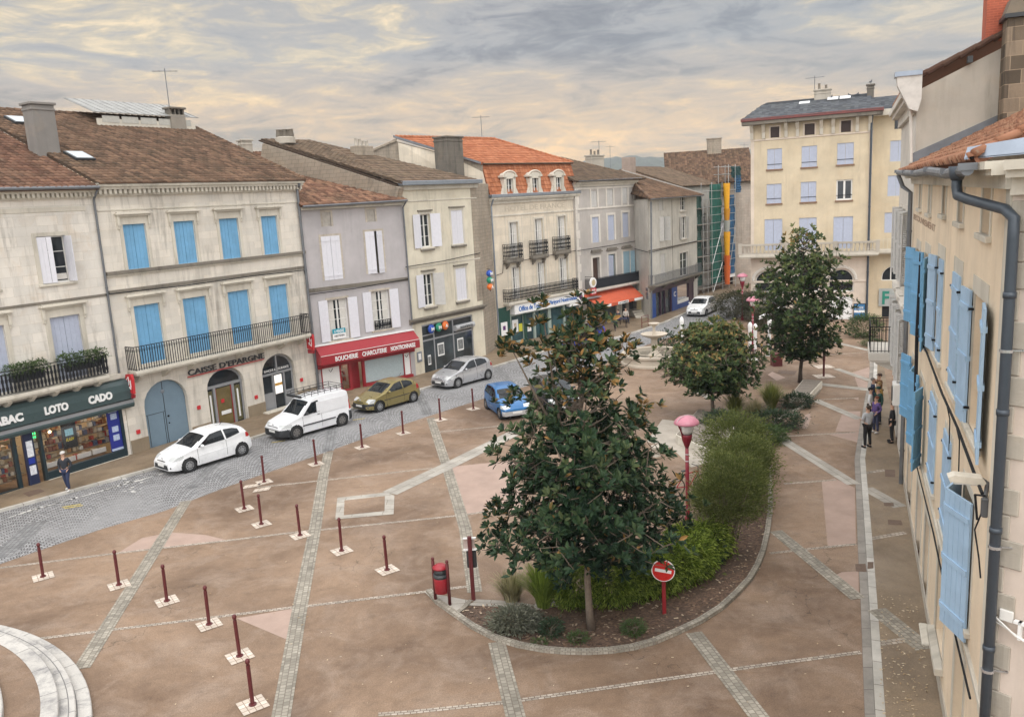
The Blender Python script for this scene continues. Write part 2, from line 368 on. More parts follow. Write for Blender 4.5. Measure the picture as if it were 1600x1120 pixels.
# ------------------------------------------------------------------ tiled roofs
def roof(poly,mat,parent,w=.26,l=.36,h=.055,name='roof',tone=(.15,.85),under=None,style='canal',thick=.12):
    "poly: planar convex polygon, first edge = eave (low), listed so that the outside is on its left; tiles laid along the slope"
    P=[np.asarray(p,float) for p in poly]; o=P[0]; ex=P[1]-P[0]; ex/=np.linalg.norm(ex)
    nn=None
    for q in P[2:]:
        c=np.cross(ex,q-o)
        if np.linalg.norm(c)>.3: nn=c/np.linalg.norm(c); break
    if nn[2]<0: nn=-nn; 
    ey=np.cross(nn,ex)
    if ey[2]<0: ey=-ey
    Q=[((p-o)@ex,(p-o)@ey) for p in P]; a0,a1=min(q[0] for q in Q),max(q[0] for q in Q); mb=MB(); n=len(Q)
    def span(a):
        ys=[]
        for i in range(n):
            (x0,y0),(x1,y1)=Q[i],Q[(i+1)%n]
            if (x0-a)*(x1-a)<=0 and abs(x1-x0)>1e-9: ys.append(y0+(y1-y0)*(a-x0)/(x1-x0))
        return (min(ys),max(ys)) if len(ys)>=2 else None
    nc=max(1,int(round((a1-a0)/w))); ww=(a1-a0)/nc
    prof={'canal':[(-.5,0),(-.3,.65),(0,1),(.3,.65),(.5,0)],'flat':[(-.5,.5),(-.36,.9),(-.2,.15),(.3,.1),(.5,.5)],'slate':[(-.5,.06),(.48,.06),(.49,0),(.5,0)]}[style]
    for k in range(nc):
        a=a0+(k+.5)*ww; sp=span(a)
        if not sp or sp[1]-sp[0]<.08: continue
        jit=random.uniform(-.02,.02); b=sp[0]-(0.06 if sp[0]<.02 else 0)+(l/2*(k%2) if style=='slate' else 0)+jit; base=random.uniform(-.06,.06)
        if style=='slate' and k%2: b-=l
        while b<sp[1]-.02:
            e=min(b+l*1.06,sp[1]); tn=min(1,max(0,random.uniform(*tone)+base)); lift=random.uniform(.024,.04) if style!='slate' else .016; sk=random.uniform(-.012,.012)
            if b+l<sp[0]: b+=l; continue
            bb=max(b,sp[0]-.06)
            lo=[o+ex*(a+x*ww+sk)+ey*bb+nn*(y*h+lift) for x,y in prof]; hi=[o+ex*(a+x*ww)+ey*e+nn*(y*h*.9) for x,y in prof]; m_=len(prof)
            F=[[i,i+1,m_+i+1,m_+i] for i in range(m_-1)]
            bt=[o+ex*(a+x*ww+sk)+ey*bb+nn*(-.02) for x,y in prof]; F+=[[2*m_+i,2*m_+i+1,i+1,i] for i in range(m_-1)]
            mb.add(lo+hi+bt,F,tone=tn); b+=l
    dn=-nn*.012; U=[p+dn for p in P]; L=[p-nn*thick for p in P]; mb.add(U,[list(range(n))],tone=.05); mb.add(L,[list(range(n))[::-1]],tone=.05)
    for i in range(n): mb.add([L[i],L[(i+1)%n],U[(i+1)%n],U[i]],[[0,1,2,3]],tone=.1)
    return mb.build(name,mat,parent,smooth=(style=='canal'))
def ridge(pts,mat,parent,r=.11,name='ridge_tiles'):
    mb=MB()
    for a,b in zip(pts[:-1],pts[1:]):
        a,b=np.asarray(a,float),np.asarray(b,float); L=np.linalg.norm(b-a); n=max(1,int(L/.38)); d=(b-a)/L
        for k in range(n):
            p=a+d*L*k/n; q=a+d*L*(k+1.08)/n; mb.add(*tubevf([p+Z*.035,q+Z*.01],[r*1.12,r],8),tone=random.uniform(.2,.8))
    return mb.build(name,mat,parent,True)
def tubevf(path,rs,n):
    t=MB(); t.tube(path,rs,n); return t.v,t.f
def chimney(c,w,d,z0,z1,mat,parent,ax=None,cap=True,pots=0,name='chimney',potmat=None,bev=.02):
    mb=MB(); ax=(V(1,0,0),V(0,1,0),Z) if ax is None else ax; c=np.asarray(c,float)
    mb.box((c[0],c[1],(z0+z1)/2),(w,d,z1-z0),ax,bev)
    if cap: mb.box((c[0],c[1],z1+.06),(w+.16,d+.16,.12),ax,.02); mb.box((c[0],c[1],z1-.2),(w+.07,d+.07,.1),ax,.02)
    o=mb.build(name,mat,parent)
    for k in range(pots):
        x=(k-(pots-1)/2)*w/max(pots,1)*.85; q=np.array([c[0],c[1],0])+np.asarray(ax[0])*x; pm=MB(); h=random.uniform(.3,.5); zz=z1+(.12 if cap else 0)
        pm.lathe([(.11,zz),(.13,zz+.04),(.1,zz+.08),(.09,zz+h-.05),(.12,zz+h),(.085,zz+h),(.08,zz+h-.1)],10,(q[0],q[1],0)); pm.build('chimney_pot',potmat or mat,o,True)
    return o
# ------------------------------------------------------------------ materials
DIRT=(.10,.085,.065)
m_stone=wallmat('limestone_front',(.70,.66,.59),DIRT,.85,(.85,.36),warm=(.58,.46,.31),warmamt=.2,joint=.88)
m_stone2=wallmat('weathered_limestone',(.73,.695,.635),DIRT,.75,(.9,.4),warm=(.55,.40,.25),warmamt=.4)
m_trim=wallmat('stone_trim',(.61,.57,.49),DIRT,.6,None,warmamt=.1)
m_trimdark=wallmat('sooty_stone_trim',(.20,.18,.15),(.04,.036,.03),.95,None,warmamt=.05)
m_grey=wallmat('grey_lilac_render',(.46,.435,.44),(.24,.22,.21),.35,None,warm=(.46,.43,.42),warmamt=.3)
m_bank=wallmat('cream_render',(.68,.63,.51),(.20,.17,.13),.6,None,warmamt=.2)
m_office=wallmat('pinkish_stone_front',(.68,.61,.50),(.22,.19,.15),.5,(1.2,.55),joint=.9)
m_resto=wallmat('taupe_render',(.46,.43,.40),(.25,.22,.19),.35,None,warmamt=.1)
m_cgrey=wallmat('pale_grey_render',(.56,.54,.49),(.19,.18,.155),.7,None,warmamt=.1)
m_rubble=wallmat('rubble_stone',(.36,.31,.25),(.09,.08,.065),.8,(.42,.24),warmamt=.3,bump=.8,joint=.5)
m_yellow=wallmat('ochre_render',(.62,.53,.385),(.30,.24,.17),.45,None,warm=(.6,.44,.26),warmamt=.3)
m_yellowlow=wallmat('pale_pink_render',(.66,.57,.48),(.36,.3,.24),.3,None)
m_peach=wallmat('peach_render',(.80,.665,.50),(.42,.33,.25),.45,None,warm=(.70,.52,.36),warmamt=.4,bump=.5)
m_white=wallmat('white_lime_wall',(.66,.62,.56),(.3,.27,.23),.5,None,warmamt=.1)
m_gable=wallmat('grey_cement_gable',(.46,.42,.36),(.20,.19,.15),.65,None,warmamt=.2)
m_quoinw=wallmat('pink_plaster',(.62,.53,.46),(.28,.25,.2),.5,None)
m_quoin=wallmat('grey_quoin_stone',(.44,.40,.34),(.12,.11,.09),.75,None,bump=.5)
m_houseE=wallmat('old_patchy_wall',(.50,.44,.38),(.2,.17,.14),.8,(.5,.3),warm=(.45,.3,.22),warmamt=.4,joint=.7)
r_brown=roofmat('old_brown_tiles',(.055,.037,.027),(.138,.084,.056),(.24,.15,.098),(.085,.070,.048),.5)
r_red=roofmat('old_red_tiles',(.085,.045,.032),(.185,.098,.066),(.30,.17,.11),(.11,.09,.06),.45)
r_flat=roofmat('grey_brown_tiles',(.085,.062,.046),(.155,.108,.075),(.23,.165,.115),(.10,.085,.058),.4)
r_orange=roofmat('new_orange_tiles',(.25,.085,.042),(.38,.140,.068),(.46,.195,.105),(.24,.10,.05),.40)
r_slate=roofmat('slate',(.045,.050,.060),(.085,.092,.105),(.14,.15,.16),(.10,.095,.075),.25)
r_near=roofmat('near_terracotta_tiles',(.20,.085,.05),(.34,.16,.095),(.46,.26,.16),(.12,.09,.06),.40)
blue=plain('blue_paint',(.155,.365,.58),.62,var=.14,scale=1.6)
lblue=plain('pale_blue_paint',(.35,.50,.665),.6,var=.14,scale=2.)
lilac=plain('lilac_grey_paint',(.42,.46,.57),.6,var=.08)
wshut=plain('white_shutter_paint',(.66,.66,.71),.55,var=.06)
gshut=plain('grey_shutter_paint',(.52,.51,.49),.6,var=.1)
beigeb=plain('weathered_boards',(.40,.37,.33),.8,var=.2,scale=5)
frame_w=plain('white_frame',(.72,.71,.68),.45,var=.05)
frame_g=plain('grey_aluminium',(.33,.34,.36),.4,.3,var=.06)
frame_d=plain('dark_frame',(.03,.033,.036),.45)
iron=plain('black_iron',(.014,.015,.018),.75,0.,var=.2,spec=.25)
zinc=plain('zinc',(.30,.34,.40),.38,.75,var=.15,scale=2.)
zincd=plain('dull_zinc',(.17,.18,.195),.5,.5,var=.2,scale=2.)
pipe_b=plain('blue_grey_pipe',(.050,.064,.082),.4,.1,var=.1)
pane=glass('window_glass'); pane2=glass('shop_glass',(.035,.045,.05),.03)
pane_t=glass('teal_shop_glass',(.03,.075,.085),.04)
frost=plain('frosted_glass',(.42,.50,.52),.25,var=.06)
net=plain('net_curtain',(.62,.60,.56),.9)
red=plain('shop_red',(.30,.020,.028),.5,var=.06)
bred=plain('sign_red',(.52,.028,.035),.4,var=.05)
white=plain('sign_white',(.80,.80,.79),.45,var=.04)
dgreen=plain('dark_green_paint',(.012,.060,.045),.4)
tabg=plain('green_grey_fascia',(.045,.075,.078),.35,var=.1)
navy=plain('navy_paint',(.012,.020,.060),.4); royal=plain('royal_blue',(.012,.035,.30),.4); purpl=plain('aubergine_paint',(.040,.016,.035),.4)
plum=plain('purple_mark',(.10,.02,.13),.5); signblue=plain('letter_blue',(.02,.13,.42),.5)
orange=plain('orange_plastic',(.75,.17,.03),.35); oblue=plain('ball_blue',(.02,.08,.42),.3); ogreen=plain('ball_green',(.01,.24,.14),.3)
brick=wallmat('red_brick',(.40,.115,.07),(.18,.07,.05),.3,(.22,.075),joint=1.4,warmamt=.1,streak=False)
smoke=wallmat('sooted_chimney',(.16,.145,.125),(.03,.03,.028),.9,(.5,.28),bump=.6,joint=1.2)
wood=plain('grey_wood',(.22,.19,.16),.8,var=.25,scale=9)
def lamp_emit(name,col,st):
    t=NT(name); t.out(Base_Color=col); t.b.inputs['Emission Color'].default_value=(*col,1); t.b.inputs['Emission Strength'].default_value=st; MATS[name]=t.m; return t.m
bulb=lamp_emit('warm_bulb',(1.,.74,.42),16.)
panelw=lamp_emit('shop_ceiling_light',(1.,.80,.55),6.)
greenled=lamp_emit('green_cross_light',(.05,.8,.25),1.5)
bankscreen=lamp_emit('lit_poster',(.85,.82,.78),.5)
# ------------------------------------------------------------------ facade lines
K=Fac(gp(207,712),gp(497,622)); BO=Fac(gp(497,622),gp(646,590)); BA=Fac(gp(646,590),gp(759,557))
OF=Fac(gp(778,544),gp(905,513)); RE=Fac(gp(905,514),gp(995,492)); CS=Fac(gp(995,492),gp(1016,500)); CC=Fac(gp(1016,500),gp(1087,474))
YE=Fac(gp(1173,498),gp(1355,499)); RI=Fac(gp(1475,1120),gp(1392,640),True); DD=Fac(gp(1088,462),gp(1140,448))
def roofpoly(F,pts): return [F.p(s,z,o) for s,o,z in pts]
def slope(ze,off,pitch): t=math.tan(R(pitch)); return lambda s,o:(s,o,ze+t*(off-o))
def closed(F,b,ops,mat,n=2,dep=.12,bat=(),name='shutter',boards=3):
    for (a,e,c,d) in ops:
        w=(e-a)/2
        leaf(F,a,w-.006,c,d,0,1,mat,b,off=-dep,boards=boards,battens=bat,name=name); leaf(F,e,w-.006,c,d,0,-1,mat,b,off=-dep,boards=boards,battens=bat,name=name)
def goods(F,a,b,z0,z1,o0,o1,parent,rows,name='shelf_goods',pal=None,dens=.9,sc=.16):
    "things laid out behind a shop window, one mesh per colour family"
    pal=pal or [(.45,.25,.12),(.5,.42,.3),(.62,.6,.56),(.25,.1,.06),(.10,.12,.2),(.4,.06,.05)]
    bs=[MB() for _ in pal]; sh=MB()
    for r in range(rows):
        z=z0+(z1-z0)*r/rows; F.box(sh,a,b,z-.02,z,o0,o1); x=a+.03
        while x<b-.1:
            w=random.uniform(.4,1.2)*sc; h=min(random.uniform(.5,1.)*sc*1.7,(z1-z0)/rows-.05)
            if random.random()<dens: F.box(random.choice(bs),x,min(x+w,b),z+.002,z+h,o0+random.uniform(.02,.1),o1-random.uniform(.02,.12),.01)
            x+=w+random.uniform(.005,.05)
    s=sh.build('shelf',wood,parent)
    for i,q in enumerate(bs):
        if q.v: q.build(name,plain('goods_%d'%i if pal is None else 'goods_%03d'%int(sum(pal[i])*100+i*7),pal[i],.5,var=.1),s)
def recess(F,a,b,z0,z1,dep,parent,mat,floor=None,light=True,name='shop_interior'):
    mb=MB(); q=lambda *P: mb.quad(*[F.p(*x) for x in P])
    q((a,z0,-dep),(b,z0,-dep),(b,z1,-dep),(a,z1,-dep)); q((a,z0,-.23),(a,z0,-dep),(a,z1,-dep),(a,z1,-.23)); q((b,z0,-dep),(b,z0,-.23),(b,z1,-.23),(b,z1,-dep)); q((a,z1,-dep),(b,z1,-dep),(b,z1,-.23),(a,z1,-.23)); q((a,z0,-.23),(b,z0,-.23),(b,z0,-dep),(a,z0,-dep))
    o=mb.build(name,mat,parent)
    if light:
        l=MB(); 
        for k in range(max(1,int((b-a)/1.3))): x=a+.6+k*1.3; F.box(l,x-.3,x+.3,z1-.05,z1-.02,-dep*.75,-dep*.4)
        l.build('ceiling_light',panelw,o)
    return o
def glasspane(F,a,b,c,d,o,parent,name='shop_glass'):
    t=MATS.get('clear_glass')
    if t is None:
        n=NT('clear_glass'); tr=n.n('BsdfTransparent'); gl=n.n('BsdfGlossy',{'Roughness':.02}); fr=n.n('Fresnel',{'IOR':1.35}); mx=n.n('MixShader',{0:fr}); n.t.links.new(tr.outputs[0],mx.inputs[1]); n.t.links.new(gl.outputs[0],mx.inputs[2]); n.t.links.new(mx.outputs[0],n.t.nodes['Material Output'].inputs[0]); MATS['clear_glass']=t=n.m
    mb=MB(); F.box(mb,a,b,c,d,o-.006,o+.006); return mb.build(name,t,parent)
def antenna(p,h,label,arms=5,rot=.6):
    t=thing('roof_antenna',label,'antenna',p,'aerials on the roofs'); a=MB(); p=np.asarray(p,float); a.tube([p,p+Z*h],.025,6); a.build('mast',zincd,t)
    b=MB(); d=V(math.cos(rot),math.sin(rot),0); e=V(-d[1],d[0],0)
    b.tube([p+Z*(h*.93)-d*.7,p+Z*(h*.93)+d*.7],.018,5)
    for k in range(arms): c=p+Z*(h*.93)+d*(-.6+1.2*k/(arms-1)); b.tube([c-e*.28,c+e*.28],.012,4)
    b.build('aerial',zincd,t); return t
GR_H='terraced stone houses round the square'
# ================================================================== savings bank building K
b=thing('stone_building','cream stone house with four pairs of blue shutters, long iron balcony and arched ground floor','building',K.A,GR_H); bK=b
W2=[(1.12,2.27,8.6,10.65),(3.76,4.93,8.6,10.65),(6.4,7.6,8.6,10.65),(9.1,10.22,8.6,10.65)]
W1=[(1.09,2.44,4.15,6.91),(3.71,5.08,4.15,6.91),(6.39,7.75,4.15,6.91),(9.1,10.42,4.15,6.91)]
AR=[(.94,3.30,-.1,3.19,1.1),(4.48,6.8,-.1,3.08,.9),(8.03,10.35,-.1,3.15,.95)]
wall(K,0,11.95,-.1,12.5,W2+W1+AR,m_stone,b,extra=shell(0,11.95,-.1,12.4,10,gr=[(-9.9,16.6)],gl=[(-9.9,16.6)]))
for w in W2: surround(K,*w,m_trim,b,w=.16,sill=False,hood=True)
for w in W1: surround(K,*w,m_trim,b,w=.18,sill=False,hood=True,lintel=.16)
closed(K,b,W2+W1,blue)
cornice(K,-.0,12.05,11.95,12.5,.48,m_trim,b,dent=.24); band(K,0.02,11.9,11.28,11.36,.04,m_trim,b)
band(K,.0,11.95,8.44,8.6,.16,m_trimdark,b); band(K,0.01,11.94,8.36,8.44,.09,m_trim,b); band(K,0.01,11.94,7.62,7.76,.07,m_trimdark,b)
sl=slope(12.5,.5,22); rz=12.5+10.5*math.tan(R(22))
roof(roofpoly(K,[sl(0,.5),sl(12.15,.5),sl(12.15,-10),sl(0,-10)]),r_brown,b,name='roof',tone=(.1,.8))
ridge([K.p(0,rz,-10),K.p(12.1,rz,-10)],r_brown,b); ridge([K.p(12.1,12.55,.45),K.p(12.1,rz,-10)],r_brown,b,name='verge_tiles',r=.1)
bal=slab(K,.35,11.2,3.85,4.0,.72,m_trim,b,brackets=8); railing(K,.4,11.15,4.0,5.12,.68,iron,bal,'hoop',.13)
pipe(K,[(11.7,12.3,.45),(11.75,12.0,.16),(11.82,6,.12),(11.9,0,.12)],.075,zincd,b)
cb=MB(); cb.tube([K.p(-.2,7.62,.1),K.p(4,7.55,.1),K.p(8,7.58,.1),K.p(11.7,7.52,.1),K.p(11.9,6.4,.1)],.025,5); cb.build('facade_cable',iron,b)
# arched gate
d=MB(); pts=[(.96,-.1),(3.28,-.1)]+arcpts(2.12,2.09,1.16,1.08); d.prism([(x-.96,z) for x,z in pts],K.p(.96,0,-.2),K.u,Z,-K.n,.06)
gate=d.build('gate',plain('slate_blue_gate',(.17,.245,.31),.5,var=.08,scale=2),b)
g2=MB(); K.box(g2,2.10,2.125,-.05,3.1,-.2,-.185); K.box(g2,1.0,2.1,1.62,1.64,-.2,-.188)
for x in (1.15,2.0): K.box(g2,x,x+.02,0,1.6,-.2,-.188)
g2.build('gate_grooves',frame_d,gate)
g3=MB(); g3.ball(K.p(2.25,1.35,-.18),.05); g3.ball(K.p(2.25,1.0,-.18),.035); g3.build('handle',iron,gate)
g3=MB(); g3.lathe([(.09,0),(.1,.02),(.06,.03)],14,K.p(2.1,2.62,-.2),(K.u,Z,K.n)); g3.build('round_vent',zinc,gate)
# arch entrance to the bank
frame_arch=lambda a,e,top,rise,nm:window(K,a,e,-.1,top,frame_g,pane,b,cols=1,rows=1,dep=.2,fw=.10,rise=rise,name=nm)
w=frame_arch(4.5,6.78,3.06,.9,'arched_entrance'); mb=MB()
for x in (4.95,5.02,6.1,6.18): K.box(mb,x-.035,x+.035,-.1,2.15,-.24,-.14)
K.box(mb,4.55,6.75,2.12,2.26,-.25,-.135); mb.build('mullions',frame_g,w)
mb=MB(); K.box(mb,5.08,6.04,.0,2.05,-.215,-.19); mb.build('glass_door',plain('amber_glass',(.16,.12,.05),.08,var=.3,scale=1.5),w)
mb=MB(); 
for x in (5.06,6.02): K.box(mb,x,x+.04,0,2.08,-.21,-.165)
mb.build('red_door_edge',red,w)
for x0,x1 in ((4.6,4.88),(6.26,6.62)):
    mb=MB(); K.box(mb,x0,x1,.1,2.0,-.205,-.185); mb.build('side_panel',plain('panel_olive',(.11,.10,.05),.3),w)
    for k in range(7): mb=None
    K_=MB(); K_.box(K.p((x0+x1)/2,1.05,-.18),(.10,.012,1.5),(K.u,K.n,Z)); K_.build('vertical_lettering',white,w)
mb=MB(); mb.box(K.p(5.6,.72,-.17),(.62,.02,.2),(K.u,K.n,Z),.01); mb.build('door_sticker',white,w)
mb=MB(); mb.box(K.p(5.45,1.35,-.17),(.2,.02,.2),(K.u,K.n,Z),.01); mb.build('red_sticker',bred,w)
w=frame_arch(8.05,10.33,3.13,.95,'arched_entrance'); mb=MB()
for x in (8.85,9.65): K.box(mb,x-.045,x+.045,-.1,2.1,-.24,-.14)
K.box(mb,8.1,10.3,2.02,2.14,-.25,-.13); K.box(mb,9.16,9.24,2.1,3.05,-.25,-.14); K.box(mb,8.1,8.85,-.1,1.05,-.23,-.16); K.box(mb,9.7,10.3,-.1,.98,-.23,-.16); mb.build('mullions',frame_g,w)
mb=MB(); K.box(mb,8.98,9.5,.9,1.95,-.2,-.18); mb.build('lit_poster',bankscreen,w)
mb=MB(); K.box(mb,8.98,9.5,1.35,1.5,-.181,-.176); mb.build('poster_mark',plain('poster_mustard',(.55,.30,.05),.5),w)
K.text('BANQUE & ASSURANCE',8.3,10.05,2.2,2.36,-.15,white,w,depth=.01,bold=.004)
for x,z in ((.45,1.05),(3.85,1.4),(7.45,1.1),(10.75,1.35)):
    mb=MB(); K.box(mb,x-.1,x+.1,z-.1,z+.1,0,.05,.01); o=tag(mb.build('alarm_box',bred),'small red alarm plate on pale stone '+{.45:'left of the slate blue arched gate',3.85:'between the blue gate and the bank entrance',7.45:'between the two arched bank entrances',10.75:'right of the last arch by the downpipe'}[x],'alarm box','red wall plates')
plm=wallmat('brown_plinth',(.27,.215,.15),(.12,.1,.07),.5)
for x0,x1,z1 in ((.02,.92,.72),(3.34,4.44,.5),(6.85,8.0,.72),(10.4,11.9,.72)): mb=MB(); K.box(mb,x0,x1,-.1,z1,0,.06,.01); mb.build('plinth',plm,b)
mb=MB(); K.box(mb,7.75,10.7,-.1,.17,.02,.45,.02); mb.build('step',m_trim,b)
s=thing('bank_lettering','dark letters of the savings bank with a red line along the stone wall','sign',K.p(3.4,3.05,.1))
K.text("CAISSE D'EPARGNE",3.4,8.2,3.12,3.42,.12,frame_d,s,bold=.02,depth=.05); mb=MB(); K.box(mb,3.4,8.2,3.04,3.075,.05,.13); mb.build('red_line',bred,s)
for x,lb in ((.15,'red projecting bank sign beside the tobacco shop fascia'),(11.35,'red projecting bank sign beside the red butcher awning')):
    s=thing('projecting_sign',lb,'sign',K.p(x,2.8,0),'red bank signs on brackets'); mb=MB()
    mb.prism([(0,.28),(.5,.2),(.55,.9),(.5,1.12),(.08,1.1),(0,.8)],K.p(x-.06,2.8,.15),K.n,Z,K.u,.12); mb.build('sign_panel',bred,s)
    mb=MB(); mb.prism([(.02,0),(.46,0),(.5,.16),(0,.22)],K.p(x-.05,2.8,.15),K.n,Z,K.u,.10); mb.build('lower_panel',red,s)
    mb=MB(); mb.tube([K.p(x,3.6,-.02),K.p(x,3.6,.2)],.025,6); mb.build('bracket',iron,s)
    for sg in (-1,1):
        mb=MB(); 
        for P in ([(.12,.85),(.28,1.0),(.3,.7),(.2,.5)],[(.3,.7),(.42,.85),(.4,.5)],[(.16,.62),(.4,.42)]): mb.tube([K.p(x+sg*.07,2.8+z,.15+y) for y,z in P],.022,5)
        mb.build('white_emblem',white,s)
# roof furniture of K / T
def on(s,o,z,F=K): return F.p(s,z,o)
c=K.p(.15,0,-3.7); chimney(c,1.05,.8,13.6,16.2,wallmat('cement_chimney',(.23,.215,.20),(.14,.13,.12),.5),b,(K.u,K.n,Z))
for s0,o0 in ((.75,-2.75),(1.0,-8.0)):
    z=lambda o:12.5+(.5-o)*math.tan(R(22)); mb=MB(); en=V(0,0,0)+K.n*math.sin(R(22))+Z*math.cos(R(22)); ey=-K.n*math.cos(R(22))+Z*math.sin(R(22))
    cc=K.p(s0+.45,z(o0),o0)+en*.1; mb.box(cc,(.95,1.1,.12),(K.u,ey,en),.01); sk=mb.build('skylight',frame_d,b); mb=MB(); mb.box(cc+en*.065,(.8,.95,.02),(K.u,ey,en)); mb.build('skylight_glass',plain('sky_glass',(.55,.60,.64),.08,.6,var=.05),sk)
mb=MB(); zs=lambda o:12.5+(.5-o)*math.tan(R(22))
f,e_,h_=-7.9,-10.6,.62
P=[K.p(5.4,zs(f)+.75,f),K.p(12.0,zs(f)+.75,f),K.p(12.0,zs(f)+1.75,e_),K.p(5.4,zs(f)+1.75,e_)]
ey=P[3]-P[0]; ey/=np.linalg.norm(ey); en=np.cross(K.u,ey); L=np.linalg.norm(P[3]-P[0])
mb.box((P[0]+P[2])/2,(6.6,L,.04),(K.u,ey,en))
for k in range(14): mb.box((P[0]+P[2])/2+K.u*(-3.2+k*.49)+en*.03,(.05,L,.035),(K.u,ey,en))
cl=mb.build('raised_sheet_roof',plain('galvanised_sheet',(.30,.30,.29),.65,.2,var=.3,scale=1.2),b)
mb=MB(); K.box(mb,5.6,11.8,zs(f)+.05,zs(f)+.45,f-.2,f-.12); mb.build('clerestory_wall',m_trim,cl)
mb=MB(); 
for k in range(5): K.box(mb,5.9+k*1.15,6.9+k*1.15,zs(f)+.25,zs(f)+.6,f-.12,f-.1)
mb.build('clerestory_glass',plain('pale_glass',(.45,.44,.40),.2),cl)
c=K.p(10.6,0,-8.2); ch=chimney(c,1.0,.6,zs(-8.2)-.3,zs(-8.2)+.75,wallmat('stone_chimney',(.30,.27,.23),(.1,.09,.08),.6),b,(K.u,K.n,Z),cap=False)
mb=MB(); zt=zs(-8.2)+.75
for x in (-.42,-.14,.14,.42): mb.box(c+K.u*x+Z*(zt+.16),(.1,.5,.32),(K.u,K.n,Z))
mb.box(c+Z*(zt+.37),(1.15,.75,.12),(K.u,K.n,Z),.03); mb.build('chimney_crown',smoke,ch)
antenna(K.p(10.3,zt+.4,-8.2),2.2,'tall thin television aerial on the chimney above the blue shuttered house',5,.3)
# ================================================================== tobacco shop T
b=thing('stone_building','pale stone house above the tobacco shop with one half open white shutter','building',K.p(-9.9,0),GR_H); bT=b
TW2=[(-2.82,-1.58,8.37,10.36),(-5.95,-4.70,8.37,10.36)]; TW1=[(-2.80,-1.49,4.2,6.94),(-5.97,-4.66,4.2,6.94),(-9.1,-7.8,4.2,6.94)]
SH=(-9.6,-.2,-.1,2.45)
wall(K,-9.9,-.03,-.1,12.35,TW2+TW1+[SH],m_stone2,b,extra=shell(-9.9,-.03,-.1,12.3,10,gr=[(-9.9,16.4)],gl=[(-9.9,16.4)]))
for w in TW2: surround(K,*w,m_trim,b,w=.16)
for w in TW1: surround(K,*w,m_trim,b,w=.2,sill=False,hood=True,lintel=.18)
closed(K,b,TW1,lilac)
w=window(K,*TW2[0],frame_w,pane,b,2,3); 
mb=MB(); K.box(mb,-2.2,-1.66,8.5,8.75,-.19,-.165); mb.build('lace_panel',net,w)
leaf(K,-2.80,.36,8.4,10.33,12,1,wshut,b,off=-.02,boards=2,battens=()); leaf(K,-2.44,.2,8.4,10.33,25,1,wshut,b,off=.06,boards=1,battens=()); leaf(K,-1.60,.5,8.4,10.33,96,-1,wshut,b,off=-.1,boards=2,battens=())
closed(K,b,[TW2[1]],wshut)
cornice(K,-9.9,-.06,11.88,12.35,.42,m_trim,b,dent=.2); band(K,-9.9,-.5,11.35,11.55,.03,m_trim,b); band(K,-9.9,-.03,7.55,7.66,.05,m_trimdark,b); band(K,-9.9,-.03,3.75,3.98,.12,m_trim,b)
sl=slope(12.32,.55,22); rz2=sl(0,-10)[2]
roof(roofpoly(K,[sl(-10.1,.55),sl(-.02,.55),sl(-.02,-10),sl(-10.1,-10)]),r_red,b,tone=(.0,.6))
ridge([K.p(-10,rz2,-10),K.p(0,rz2,-10)],r_brown,b)
mb=MB(); mb.tube([K.p(-10,12.32,.58),K.p(-.05,12.32,.58)],.07,8); mb.build('gutter',zincd,b)
pipe(K,[(-.12,12.2,.5),(-.1,11.8,.1),(-.1,4.0,.08)],.05,zincd,b)
bal=slab(K,-9.4,-.95,4.0,4.15,.78,m_trim,b,brackets=9); railing(K,-9.35,-1.0,4.15,5.15,.72,iron,bal,'flat',.15)
# shop front
o=recess(K,-9.55,-.22,-.06,2.42,2.2,b,plain('shop_plaster',(.50,.40,.27),.8,var=.2,scale=1.5))
mb=MB(); K.box(mb,-9.5,-.25,-.055,-.04,-2.18,-.24); mb.build('wooden_floor',plain('oak_floor',(.42,.29,.17),.4,var=.2,scale=4),o)
goods(K,-3.85,-.3,.72,2.25,-1.2,-.9,o,5); goods(K,-3.8,-.95,.45,.75,-.75,-.42,o,1,sc=.22,pal=[(.62,.6,.56),(.5,.48,.46),(.5,.3,.15),(.25,.2,.2)])
goods(K,-7.6,-5.0,.3,2.2,-1.1,-.75,o,5); goods(K,-4.9,-4.0,.2,2.2,-2.1,-1.8,o,5)
mb=MB()
for k in range(4): K.box(mb,-3.75+k*.72,-3.1+k*.72,.46,.68,-.50,-.44,.01)
mb.build('white_crates',white,o)
mb=MB()
for x,z in ((-2.5,2.28),(-1.25,2.25),(-3.3,2.0)): mb.ball(K.p(x,z,-.5),.055,8,6)
mb.build('hanging_bulb',bulb,o)
fr=MB()
for a,e in ((-4.02,-3.9),(-.32,-.2),(-5.1,-4.97),(-7.7,-7.6)): K.box(fr,a,e,-.06,2.44,-.2,.03,.01)
K.box(fr,-3.92,-.3,-.06,.42,-.16,.02,.01); K.box(fr,-9.5,-5.1,-.06,.12,-.16,.02); fr.build('shop_frame',plain('dark_teal_frame',(.012,.028,.036),.35),b)
mb=MB(); K.box(mb,-3.95,-.2,-.1,.10,.03,.12,.01); mb.build('window_ledge',m_trim,b)
glasspane(K,-3.9,-.9,.42,2.42,-.10,b); glasspane(K,-7.6,-5.1,.12,2.42,-.1,b)
mb=MB(); K.box(mb,-.9,-.3,.44,2.42,-.12,-.08); pp=mb.build('blue_window_panel',plain('panel_blue',(.02,.03,.24),.4),b)
mb=MB(); 
for z in (2.05,1.45,1.05): K.box(mb,-.74,-.44,z-.13,z+.14,-.08,-.072)
K.box(mb,-.82,-.4,2.24,2.36,-.08,-.072); K.box(mb,-.88,-.32,.45,.56,-.08,-.072); mb.build('notices',plain('notice_paper',(.42,.50,.66),.6,var=.3,scale=14),pp)
